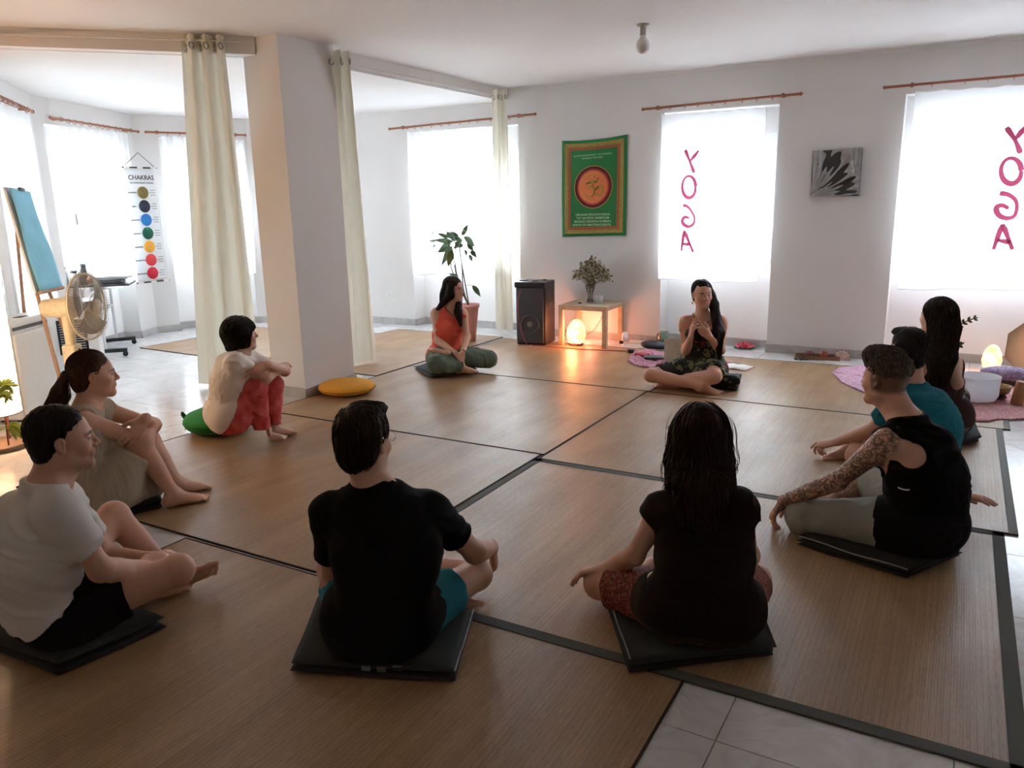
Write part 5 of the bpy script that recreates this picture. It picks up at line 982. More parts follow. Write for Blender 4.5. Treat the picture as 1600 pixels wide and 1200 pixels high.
# ---------------------------------------------------------------- people
def col_mat(name, rough=.6, bump=.15, bscale=60, weave=False, sheen=0., spec=.4, stretch=(1, 1, 1)):
    t = NT(name); a = t.node('ShaderNodeVertexColor'); a.layer_name = 'Col'; co = t.co('Object', stretch)
    f = t.noise(co, bscale, 4); c = t.mix(.06, a.outputs[0], t.ramp(f, [(.3, (.1, .1, .1)), (.7, (.9, .9, .9))]), 'OVERLAY')
    t.base(c); t.rough(rough); t.b.inputs['Specular IOR Level'].default_value = spec
    if sheen: t.b.inputs['Sheen Weight'].default_value = sheen
    t.bump(f, bump, .003); MATS[name] = t.m; return t.m
def cloth_mat(name, c, rough=.85, scale=350, var=.12, big=0.):
    t = NT(name); co = t.co('Object'); f = t.noise(co, scale, 2); g = t.noise(co, 9, 3)
    lo = tuple(x*(1-var) for x in c); hi = tuple(min(1, x*(1+var)) for x in c)
    t.base(t.mix(.3, t.ramp(f, [(.3, lo), (.7, hi)]), t.ramp(g, [(.3, lo), (.7, hi)]))); t.rough(rough); t.b.inputs['Specular IOR Level'].default_value = .12
    t.b.inputs['Sheen Weight'].default_value = .015; t.bump(f, .25, .001); MATS[name] = t.m; return t.m
SKIN = col_mat('skin', .5, .06, 90)
def hair_mat(name, c1, c2, rough=.55):
    t = NT(name); co = t.co('Object', (1, 1, .12)); f = t.noise(co, 160, 3)
    t.base(t.ramp(f, [(.3, c1), (.75, c2)])); t.rough(rough); t.b.inputs['Specular IOR Level'].default_value = .22; t.bump(f, .5, .002); return t.m
def rotv(v, ax, a): v = np.asarray(v, float); ax = nrm(ax); return v*math.cos(a)+np.cross(ax, v)*math.sin(a)+ax*(ax@v)*(1-math.cos(a))
Zu = np.array([0, 0, 1.])
class Body:
    """pelvis given in the world; limb ends are solved along sight lines so bone lengths hold"""
    def __init__(s, pel, ang, male=True, sc=1., up=(0, 0, 1)):
        s.pel = np.asarray(pel, float); s.male = male; s.sc = sc
        d = s.pel-CP; d[2] = 0; d = nrm(d); r = np.array([d[1], -d[0], 0])      # local view direction on the floor
        a = math.radians(ang); s.F = d*math.cos(a)+r*math.sin(a); s.R = np.array([s.F[1], -s.F[0], 0]); s.vd = d; s.vr = r
        s.j = {}; s.hd = {}; s.ft = {}
        s.len = dict(ua=.29, fa=.255, th=.43, sh=.41) if male else dict(ua=.27, fa=.235, th=.41, sh=.385)
        for k in s.len: s.len[k] *= sc
    def loc(s, o, r=0, f=0, u=0): return np.asarray(o, float)+s.R*r+s.F*f+Zu*u
    def S(s, par, px, py, L, sg):
        """point on the sight line through a pixel at distance L from par; sg +1 the far one, -1 the near one"""
        d = nrm(ray(px, py)); w = np.asarray(par)-CP; t = w@d; q = w@w-t*t
        h2 = L*L-q; return CP+d*(t+(sg*math.sqrt(h2) if h2 > 0 else 0))
    def spine(s, chest, neck):
        s.chest = np.asarray(chest, float); s.neck = np.asarray(neck, float)
    def shoulders(s, ang=None, drop=.035, fwd=0., w=None):
        w = w or (.178 if s.male else .155)*s.sc; R = s.R
        if ang is not None: R = s.R*math.cos(math.radians(ang))+s.F*math.sin(math.radians(ang))   # + turns the right shoulder forward
        s.SR = R
        for k, sg in (('R', 1), ('L', -1)): s.j['sh'+k] = s.neck+R*sg*w-Zu*drop+s.F*fwd
        s.SF = nrm(np.cross(Zu, R))
    def hips(s, w=.078):
        for k, sg in (('R', 1), ('L', -1)): s.j['hi'+k] = s.pel+s.R*sg*w*s.sc
    def head(s, c, ang, pitch=0., tilt=0., sc=1.):
        """ang: heading of the face in view degrees (0 away, 90 image right, 180 towards the camera)"""
        s.hc = np.asarray(c, float); a = math.radians(ang); d = s.hc-CP; d[2] = 0; d = nrm(d); r = np.array([d[1], -d[0], 0])
        f = d*math.cos(a)+r*math.sin(a); p = math.radians(pitch); R = nrm(np.cross(f, Zu))
        Fh = f*math.cos(p)+Zu*math.sin(p); Uh = np.cross(R, Fh)
        ti = math.radians(tilt); R, Uh = R*math.cos(ti)+Uh*math.sin(ti), Uh*math.cos(ti)-R*math.sin(ti)
        s.hR, s.hF, s.hU = R, Fh, Uh; s.hs = sc*s.sc*(1. if s.male else .95)
    def H(s, x, y, z): return s.hc+(s.hR*x+s.hF*y+s.hU*z)*s.hs
    def arm(s, k, el, wr, sgs=(1, 1), L=(1, 1)):
        e = s.S(s.j['sh'+k], el[0], el[1], s.len['ua']*L[0], sgs[0]) if len(el) == 2 else np.asarray(el, float)
        w = s.S(e, wr[0], wr[1], s.len['fa']*L[1], sgs[1]) if len(wr) == 2 else np.asarray(wr, float)
        s.j['el'+k] = e; s.j['wr'+k] = w
    def leg(s, k, kn, an, sgs=(1, 1), toe=None, sole=(0, 0, -1), L=(1, 1)):
        n = s.S(s.j['hi'+k], kn[0], kn[1], s.len['th']*L[0], sgs[0]) if len(kn) == 2 else np.asarray(kn, float)
        a = s.S(n, an[0], an[1], s.len['sh']*L[1], sgs[1]) if len(an) == 2 else np.asarray(an, float)
        n = n+Zu*max(0, .072-n[2]); a = a+Zu*max(0, .072-a[2]); s.j['kn'+k] = n; s.j['an'+k] = a; s.ft[k] = (nrm(toe if toe is not None else s.F), nrm(sole))
    # ---- primitive builders, t = extra thickness
    def torso(s, t=0., k=.05, low=0.):
        m = s.male; c = s.sc; P = s.pel; C_ = s.chest; N = s.neck; ud = nrm(C_-P); SF = getattr(s, 'SF', s.F); MF = nrm(s.F+SF)
        hip = .108 if m else .115; w = (.150, .150, .140, .150, .158) if m else (.150, .142, .118, .128, .138)
        f1 = s.F; out = [limb(P-s.R*.075*c, P+s.R*.075*c, [(hip)*c+t]*2, k=k),
               ell(P-s.F*.022*c+s.R*.062*c-Zu*.015, (.094*c+t), k=k), ell(P-s.F*.022*c-s.R*.062*c-Zu*.015, (.094*c+t), k=k),
               limb(P+ud*.03, C_, [x*c+t for x in w], flat=(MF, .66 if m else .68), k=k)]
        cw = (.162, .165, .135, .075) if m else (.140, .138, .110, .06)
        out += [limb(C_, N-Zu*.02, [x*c+t for x in cw], ts=(0, .35, .75, 1), flat=(SF, .62), k=k)]
        for q, sg in (('R', 1), ('L', -1)):
            sh = s.j['sh'+q]; out += [limb(N-Zu*.022*c+(sh-N)*.10, sh-(sh-N)*.16, [(.056 if m else .048)*c+t, .040*c+t], flat=(SF, .9), k=.05), ell(sh-nrm(sh-N)*.010-Zu*.004, (.051 if m else .044)*c+t, k=.04)]
            ar = s.neck+(C_-N)*.45
            out += [limb(ar+s.SR*sg*.09*c-SF*.02*c, sh-Zu*.03*c, [.07*c+t, .045*c+t], flat=(SF, .75), k=.045)]
            if not m: out += [ell(C_+(N-C_)*.30+s.SR*sg*.068*c+SF*.072*c, np.array([.058, .055, .058])*c+t, k=.04)]
            else: out += [ell(C_+(N-C_)*.42+s.SR*sg*.075*c+SF*.062*c, np.array([.075, .045, .06])*c+t, np.array([s.SR, SF, Zu]), k=.04)]
        return out
    def armp(s, k, t=0., to=1., fore=True, hand=True, mus=1.):
        sh, el, wr = [s.j[q+k] for q in ('sh', 'el', 'wr')]; c = s.sc*(1 if s.male else .86)*mus
        e2 = sh+(el-sh)*to
        ts = np.linspace(0, to, 5); r = np.interp(ts, [0, .2, .45, .8, 1], [.050, .0515, .047, .040, .037])*c+t
        out = [limb(sh, e2, r, k=.03, cut=(False, to < 1))]
        if to >= 1 and fore:
            ax = nrm(np.cross(wr-el, Zu)+1e-4)
            out += [limb(el, wr, np.array([.038, .043, .041, .032, .0265, .0255])*c+t, ts=(0, .2, .4, .7, .92, 1), k=.025), ell(el, .038*c+t, k=.02)]
        return out
    def legp(s, k, t=0., to=1., shin=1., foot=False):
        hi, kn, an = [s.j[q+k] for q in ('hi', 'kn', 'an')]; c = s.sc*(1 if s.male else .97)
        ts = np.linspace(0, to, 5); r = np.interp(ts, [0, .3, .7, 1], [.095, .084, .065, .056])*c+t
        out = [limb(hi, hi+(kn-hi)*to, r, k=.05, cut=(False, to < 1))]
        if to >= 1 and shin > 0:
            ts = np.linspace(0, shin, 6); r = np.interp(ts, [0, .25, .5, .8, 1], [.052, .056, .05, .036, .034])*c+t
            back = nrm(hi-kn)*.012
            out += [ell(kn, .056*c+t, k=.02), limb(kn+back*.3, kn+(an-kn)*shin, r, k=.025, cut=(False, shin < 1)), ]
        return out
    def footp(s, k):
        an = s.j['an'+k]; d, so = s.ft[k]; so = nrm(so-d*(so@d)); ac = np.cross(d, so); c = s.sc*(1 if s.male else .9)
        heel = an-d*.028*c+so*.035*c; ball = an+d*.125*c+so*.052*c; sg = 1 if k == 'R' else -1
        big = ac*(-sg) if np.dot(np.cross(d, -so), ac) > 0 else ac*sg
        inner = -np.cross(d, -so)*sg       # towards the other foot
        out = [ell(heel, .034*c, k=.02), limb(an, heel, [.034*c, .033*c], k=.025), limb(heel+so*.004, ball, [.031*c, .034*c, .036*c], flat=(so, .58), k=.02),
               limb(an+so*.008, an+d*.10*c+so*.042*c, [.036*c, .030*c, .022*c], k=.03)]
        for i, (o, L, r) in enumerate(((.027, .05, .0125), (.0075, .047, .0090), (-.0085, .042, .0082), (-.0225, .036, .0078), (-.035, .03, .0074))):
            b = ball+inner*o*c+so*.004*c; e = b+(d*L+inner*o*.15)*c+so*.003
            out += [limb(b-d*.01, b+(e-b)*.55-so*.006*c, [r*c*1.02, r*c*.96], k=.004), limb(b+(e-b)*.55-so*.006*c, e, [r*c, r*c*.98], k=.003)]
        return out
    def handp(s, k, d, n, curl=.35, spread=.1, thumb=.5, curls=None, hs=1.):
        """d: direction of the fingers, n: palm normal"""
        W = s.j['wr'+k]; d = nrm(d); n = nrm(np.asarray(n, float)-d*(np.dot(n, d))); c = s.sc*(1 if s.male else .9)*hs
        T = np.cross(d, n)*(1 if k == 'R' else -1)
        out = [limb(W-d*.01, W+d*.078*c, np.array([.027, .033, .039, .038])*c, flat=(n, .45), k=.018),
               ell(W+d*.035*c+T*.022*c+n*.010*c, np.array([.016, .03, .018])*c, np.array([T, d, n]), k=.012)]
        L0 = ((.085, .0265, .044, .026, .022, .0092), (.089, .009, .049, .029, .023, .0094), (.085, -.009, .045, .027, .022, .009), (.077, -.0255, .035, .021, .019, .0082))
        tips = []
        for i, (f, o, a, b, e, r) in enumerate(L0):
            cu = curls[i] if curls is not None else curl*(1+.12*i); dd = nrm(d+T*spread*(1.5-i)*.35)
            p0 = W+d*(f-.006)*c+T*o*c; ax = nrm(np.cross(dd, n)); p = p0
            for q, (ln, am) in enumerate(((a, .75), (b, 1.), (e, .7))):
                dd = rotv(dd, ax, cu*am); p2 = p+dd*ln*c; r1 = r*c*(1-.1*q); out.append(limb(p, p2, [r1*1.03, r1*.93], k=.0045 if q else .009)); p = p2
            tips.append(p)
        p = W+d*.022*c+T*.020*c+n*.006*c; dd = nrm(d*.75+T*(.75-thumb*.3)+n*(.25+thumb*.5)); p2 = p+dd*.046*c; p3 = p2+nrm(dd+d*.35-T*thumb*.3)*.034*c; p4 = p3+nrm(dd*.7+d*.6-T*thumb*.5)*.026*c
        out += [limb(p, p2, [.0155*c, .0125*c], k=.012), limb(p2, p3, [.012*c, .0108*c], k=.005), limb(p3, p4, [.0108*c, .0088*c], k=.004)]
        s.hd[k] = (W+d*.08*c, .14*c); return out
    def headp(s, smile=0., jaw=1., nose=1., ears=True, detail=True):
        H = s.H; h = s.hs; A = np.array([s.hR, s.hF, s.hU]); m = s.male; q = []
        q += [ell(H(0, -.018, .038), np.array([.0745, .094, .080])*h, A, k=.02), ell(H(0, .025, .01), np.array([.066, .066, .085])*h, A, k=.03),
              ell(H(0, .030, -.040), np.array([.056, .056, .068])*h, A, k=.03)]
        jw = .050*jaw if m else .043*jaw
        for sg in (1, -1):
            q += [limb(H(sg*jw, -.002, -.058), H(sg*.013, .072, -.096), np.array([.020, .0165])*h, k=.03), ell(H(sg*.041, .058, -.022), .022*h, k=.02),
                  limb(H(sg*.012, .089, .024), H(sg*.043, .073, .022), np.array([.0085, .0065])*h, k=.012)]
        q += [ell(H(0, .076, -.097), np.array([.021, .016, .016])*h, A, k=.02), ell(H(0, .082, -.052), np.array([.026, .014, .024])*h, A, k=.015)]
        for sg in (1, -1): q += [ell(H(sg*.031, .100, .004), np.array([.017, .016, .012])*h, A, k=.012, op='-')]
        for sg in (1, -1): q += [ell(H(sg*.031, .0765, .003), .0125*h, k=.003), limb(H(sg*.020, .0885, .009), H(sg*.043, .0815, .008), np.array([.0035, .0035])*h, k=.004)]
        nl = nose
        q += [limb(H(0, .088, .014), H(0, .088+.026*nl, -.022), np.array([.0080, .0088, .0105])*h, k=.012), ell(H(0, .088+.022*nl, -.0235), .0108*h, k=.006)]
        for sg in (1, -1): q += [ell(H(sg*.0125, .099, -.028), np.array([.0085, .011, .0075])*h, A, k=.006), ell(H(sg*.006, .107, -.036), .0035*h, k=.002, op='-')]
        cz = .006*smile
        for sg in (1, -1):
            q += [limb(H(0, .0940, -.0490), H(sg*.023, .084, -.052+cz), np.array([.0060, .003])*h, k=.006), limb(H(0, .0930, -.0600), H(sg*.022, .084, -.054+cz), np.array([.0070, .003])*h, k=.006)]
        if smile > .5: q += [limb(H(-.019, .093, -.0535), H(0, .1045, -.0555), .0028*h, k=.002, op='-'), limb(H(.019, .093, -.0535), H(0, .1045, -.0555), .0028*h, k=.002, op='-')]
        else: q += [limb(H(-.022, .092, -.0535), H(0, .105, -.0545), .0014*h, k=.003, op='-'), limb(H(.022, .092, -.0535), H(0, .105, -.0545), .0014*h, k=.003, op='-')]
        if ears:
            for sg in (1, -1):
                ea = np.array([nrm(s.hR*1-s.hF*.35*sg), nrm(s.hF+s.hR*.35*sg), s.hU])
                q += [ell(H(sg*.075, -.012, .002), np.array([.008, .017, .027])*h, ea, k=.006), ell(H(sg*.075, -.006, -.019), np.array([.006, .010, .012])*h, ea, k=.006),
                      ell(H(sg*.084, -.006, .002), np.array([.0055, .009, .015])*h, ea, k=.004, op='-')]
        nr = (.056 if m else .046)*s.sc
        q += [limb(H(0, -.028, -.045), s.neck-Zu*.03, [nr*.98, nr, nr*1.15], k=.03), limb(H(0, .02, -.085), s.neck+s.SF*.035-Zu*.05, [nr*.6, nr*.6], k=.03)]
        return q
    def zones(s, v, extra=()):
        r = .150*s.hs; z = [(s.hc-np.array([r, r, .135*s.hs]), s.hc+np.array([r, r, r]), v)]
        for c, q in s.hd.values(): z.append((c-q*.80, c+q*.80, max(v, .0036)))
        for k in getattr(s, 'finefeet', ''): c = s.j['an'+k]+s.ft[k][0]*.125*s.sc; z.append((c-.090, c+.090, .0038))
        return z
def skin_color(B, P, base, lips=None, brow=(.03, .018, .012), stubble=0., iris=(.02, .012, .01), closed=False, extra=None, flush=.12, brow_w=1., teeth=False):
    base = np.array(base); C_ = np.tile(base, (len(P), 1)); d = P-B.hc; h = B.hs
    x, y, z = d@B.hR/h, d@B.hF/h, d@B.hU/h; ax = np.abs(x)
    hm = (np.abs(z) < .14) & (y > .03) & (ax < .08)
    def blend(mask, c): C_[:] = C_*(1-mask[:, None])+np.array(c)*mask[:, None]
    def g(v, w): return np.clip(1-v/w, 0, 1)
    ms = g(np.abs(z+.035)+np.maximum(0, ax-.07), .05)*(y > .04)*.5*flush*4; blend(np.clip(ms, 0, .3), base*np.array((1.12, .82, .78)))
    if stubble:
        mk_ = np.clip((-.025-z)/.03, 0, 1)*(z > -.125)*np.clip((y+.01)/.05, 0, 1); blend(mk_*stubble, base*.35)
    lc = base*np.array((1.02, .55, .52)) if lips is None else np.array(lips)
    zl = -.0535; blend(np.clip(1.6-np.sqrt((x/.023)**2+((z-zl+.001)/.0105)**2)*1.6, 0, 1)*(y > .078)*.85, lc)
    if teeth: blend(np.clip(1.5-np.sqrt((x/.017)**2+((z+.0545)/.0038)**2)*1.2, 0, 1)*(y > .078), (.62, .58, .54))
    bz = .026-.12*np.maximum(0, ax-.036)+.1*np.minimum(0, ax-.02); blend(np.clip(2.-np.sqrt(((ax-.031)/.019)**2+((z-bz)/(.0042*brow_w))**2)*1.5, 0, 1)*(y > .06)*.9, brow)
    el_ = np.sqrt(((ax-.031)/.0135)**2+((z-.003)/.0062)**2)
    if not closed:
        blend(np.clip(3-el_*2.6, 0, 1)*(y > .06), (.55, .5, .46)); blend(np.clip(3-np.sqrt(((ax-.031)/.0062)**2+((z-.0035)/.0062)**2)*2.6, 0, 1)*(y > .06)*(el_ < 1.05), iris)
        blend(np.clip(1.2-np.abs(el_-1.1)*5, 0, 1)*(z > .002)*(y > .06)*.9, brow)
    else: blend(np.clip(1.2-np.abs(z+.001)/.0025, 0, 1)*(ax > .018)*(ax < .045)*(y > .06)*.8, brow)
    blend(np.clip(1.3-np.sqrt((x/.012)**2+((z+.037)/.003)**2), 0, 1)*(y > .09)*.5, base*.3)
    if extra is not None: extra(P, C_, blend)
    return np.clip(C_, 0, 1)
def hair_cap(B, t=0., top=0., front=.0, nape=-.07, line=0., side=1., back=0., vol=1., frp=None):
    """prims of a hair volume over the skull, carved clear of face and ears"""
    H = B.H; h = B.hs; A = np.array([B.hR, B.hF, B.hU])
    q = [ell(H(0, -.020-back*.5, .042+top*.5), np.array([.0805*side+t, .101+t+back*.5, .086+t+top*.5])*h, A, k=.02), ell(H(0, -.055, -.02), np.array([.066+t, .052+t, .075])*h, A, k=.03)]
    q += [ell(H(0, .118, -.030+line), np.array([.080, .080+front, .098+line*.6])*h, A, k=.012, op='-')]
    if frp: q += frp
    q += [half(H(0, 0, nape), -B.hU+B.hF*.35, B.hc, .3, k=.012)]
    return q
def seed_pts(F, n, seed=3, cond=None):
    P, Q = F.mesh(); R = np.random.RandomState(seed); i = R.randint(0, len(P), n*3); p = P[i]
    if cond is not None: p = p[cond(p)]
    return p[:n]
def jitter_disp(P, F, amp, seed, freq, stretch): g = F.grad(P); return P+g*(wave(P, seed, freq, stretch)*amp)[:, None]
def fold(P, F, amp, seed, freq=22, stretch=(1, 1, 1.6), ridge=True):
    w = wave(P, seed, freq, stretch, 5); w = (1-np.abs(np.tanh(w*1.1))*1.6) if ridge else w
    return P+F.grad(P)*(w*amp)[:, None]
def person(B, label, prims, base, vox=.006, fine=.0034, group=None, xz=(), **kw):
    root = thing('person', label, 'person', (B.pel[0], B.pel[1], 0), group=group)
    F, P, Q = multires(prims, vox, B.zones(fine)+list(xz))
    P = settle(B, P); mk('body', P, Q, kw.pop('mat', SKIN), root, skin_color(B, P, base, **kw)); B.root = root; B.F_ = F
    return root
def settle(B, P, fl=.0095):
    P = P.copy(); seat = getattr(B, 'seat', .056); r = np.linalg.norm((P-B.pel)[:, :2], axis=1); P[:, 2] = np.maximum(P[:, 2], np.where(r < .26, seat, fl)); return P
def garment(B, name, prims, mat, vox=.006, amp=.004, seed=1, freq=22, stretch=(1, 1, 1.6), colf=None, ridge=True, label=None, over=None, gap=.006):
    F = Field(prims, vox); P, Q = F.mesh(); P = fold(P, F, amp, seed, freq, stretch, ridge)
    for O in (over or []):
        ins = np.all((P > O.lo+.01) & (P < O.lo+(O.n-2)*O.vox), axis=1); d = O.sample(P); mv = np.where(ins & (d < gap) & (d > -.030), gap-d, 0); P = P+O.grad(P)*mv[:, None]
    P = settle(B, P, .010)
    o = mk(name, P, Q, mat, B.root, colf(P) if colf else None)
    if label: o['label'] = label
    return F, o
def snap(F, pts, off=.002, it=4):
    P = np.array([np.asarray(p, float) for p in smooth(pts, 6)])
    for _ in range(it): P = P-F.grad(P)*(np.clip(F.sample(P), -.04, .04)-off)[:, None]
    return list(P)
def rings(pts, r=.0015, n=6):
    mb = MB(); mb.tube(pts, r, n); return mb
def V(B, px, py, f=0.):
    """sight line through a pixel cut with the upright plane f metres beyond the pelvis"""
    d = ray(px, py); t = ((B.pel+B.vd*f-CP)@B.vd)/(d@B.vd); return CP+d*t
def down(P): return np.tile([0, 0, -1.], (len(P), 1))
def hair(B, prims, mat, n=300, steps=14, step=.012, dirf=down, lift=.002, wander=.25, rad=.0024, flick=0., seed=5, vox=.005, cond=None, amp=.0035, label=None, nseg=3, stretch=(1, 1, .25), freq=70, loose=0):
    F = Field(prims, vox); P, Q = F.mesh(); g = F.grad(P); P = P+g*((wave(P, seed, freq, stretch, 4))*amp)[:, None]
    sp_ = seed_pts(F, n, seed, cond); T = strands(F, sp_, dirf, steps, step, lift, wander, seed, rad, flick, nseg)
    P, Q = join((P, Q), T)
    if loose: P, Q = join((P, Q), strands(F, seed_pts(F, loose, seed+9, cond), dirf, steps, step, .014, wander*2.2, seed+1, rad*.6, .18, nseg))
    o = mk('hair', P, Q, mat, B.root)
    if label: o['label'] = label
    return F, o
HAIR_BLACK = hair_mat('hair_black', (.0035, .003, .003), (.016, .012, .011))
HAIR_DARK = hair_mat('hair_dark_brown', (.007, .0045, .0035), (.032, .018, .013))
HAIR_BROWN = hair_mat('hair_brown', (.030, .013, .008), (.12, .052, .030))
HAIR_RED = hair_mat('hair_red_brown', (.006, .003, .003), (.040, .014, .012))
HAIR_GREY = hair_mat('hair_ash', (.018, .014, .010), (.16, .125, .085))

def lens(B, n):
    j = B.j; d = lambda a, b: round(float(np.linalg.norm(j[a]-j[b])), 2)
    print('PERSON', n, 'torso', round(float(np.linalg.norm(B.neck-B.pel)), 2), 'neck-head', round(float(np.linalg.norm(B.hc-B.neck)), 2), 'arms', [(k, d('sh'+k, 'el'+k), d('el'+k, 'wr'+k)) for k in 'RL' if 'el'+k in j],
          'legs', [(k, d('hi'+k, 'kn'+k), d('kn'+k, 'an'+k)) for k in 'RL' if 'kn'+k in j], 'z', [(q, round(float(j[q][2]), 2)) for q in ('knR', 'knL', 'anR', 'anL', 'wrR', 'wrL') if q in j], 'headtop', round(float(B.hc[2]+.12), 2))
# ---- man in the black T-shirt, seen from behind
def man_black_tee():
    c = atz(600, 1040, .04); d = nrm((c-CP)*[1, 1, 0]); B = Body(c+d*.135+Zu*.105, 14, True, 1.0)
    B.spine(V(B, 604, 868, -.03), V(B, 586, 764, .05)); B.shoulders(0, drop=.045, w=.185); B.hips(.078)
    B.head(V(B, 570, 692, .10), 34, -4, 2, 1.0)
    B.j['shL'] = V(B, 515, 803, .08); B.j['shR'] = V(B, 672, 800, .02)
    B.arm('R', V(B, 742, 863, .13), V(B, 769, 855, .34)); B.arm('L', V(B, 520, 905, .22), V(B, 590, 900, .42))
    B.leg('R', V(B, 745, 898, .28), V(B, 640, 945, .52), toe=B.vr*-.9+B.vd*.4, sole=(0, 0, -1))
    B.leg('L', V(B, 520, 890, .42), B.loc(B.pel, .14, .30, -.07), toe=B.vr+B.vd*.05, sole=(-B.vd*.3)-Zu)
    lens(B, 'P4')
    pr = B.torso(); 
    for k in 'RL': pr += B.armp(k)+B.legp(k)+B.footp(k)
    pr += B.handp('R', B.vr*.12-Zu*1.+B.vd*.35, -B.vr*.9-Zu*.1+B.vd*.1, .25, curls=(.15, .3, .4, .5)); pr += B.handp('L', B.vr*.5+B.vd*.4-Zu*.3, -Zu, .5)
    pr += B.headp(); person(B, 'man with glasses seen from behind, in a black T-shirt and teal shorts', pr, (.56, .31, .21), .0075, .0038, stubble=.2)
    so = [x for x in B.torso(.010, .05)[:3]]
    for k in 'RL': so += B.legp(k, .016, .60)
    so += [half(B.pel+Zu*.10, Zu, B.pel, .3)]
    FL, _ = garment(B, 'shorts', so, cloth_mat('teal_cotton', srgb(28, 105, 118)), .0068, .005, 9, 20, (1, 1, 1))
    sh = B.torso(.011, .06); N, H = B.neck, B.H
    for k in 'RL':
        sh += B.armp(k, .013, .60)
    b0 = B.pel-B.F*.030-Zu*.035
    sh += [limb(b0, B.chest, [.128, .142, .152, .165], flat=(B.F, .80), k=.04), limb(b0-B.R*.035, b0+B.R*.035, [.112, .112], k=.05)]
    sh += [half(N+Zu*.028, Zu+B.F*.25, N, .095, k=.006), half(B.pel-Zu*.040-B.F*.02, -Zu+B.F*.55, B.pel, .3, k=.01)]
    garment(B, 'shirt', sh, cloth_mat('black_jersey', (.0035, .0037, .004)), .0068, .006, 4, 15, (1, 1, 1.3), over=[FL])
    hp = hair_cap(B, .004, .012, 0, -.088)+[ell(H(.01, .045, .115), np.array([.05, .04, .018]), np.array([B.hR, B.hF, B.hU]), k=.02), ell(H(.03, -.02, .118), np.array([.04, .05, .016]), k=.02)]
    hp += [ell(H(s_*.088, .016, -.030), np.array([.026, .036, .040]), np.array([B.hR, B.hF, B.hU]), k=.008, op='-') for s_ in (1, -1)]
    cr = B.H(-.015, -.055, .10); 
    dirf = lambda P: nrm_rows((P-cr)*1.0+np.array([0, 0, -.035]))
    hair(B, hp, HAIR_DARK, 600, 7, .008, dirf, .003, .3, .0016, .10, cond=lambda P: P[:, 2] > B.H(0, 0, -.07)[2])
    mb = MB(); rr = [B.H(.079, .0, .012), B.H(.078, .05, .012), B.H(.066, .098, .010)]; mb.tube(rr, .0014, 6)
    for s_ in (1, -1):
        ce = B.H(s_*.034, .108, .004); mb.tube([ce+(B.hR*math.cos(a)*.024+B.hU*math.sin(a)*.018)-B.hF*abs(math.cos(a))*.004 for a in np.linspace(0, 2*PI, 20)], .0011, 5)
    mb.tube([B.H(-.079, .0, .012), B.H(-.078, .05, .012), B.H(-.066, .098, .010)], .0014, 6); mb.tube([B.H(.010, .110, .006), B.H(0, .114, .009), B.H(-.010, .110, .006)], .0011, 5)
    props(mb.part('glasses', simple('thin_metal', (.35, .28, .2), .3, .9), B.root), 'thin metal framed glasses')
    return B
def nrm_rows(D): return D/np.maximum(1e-9, np.linalg.norm(D, axis=1))[:, None]

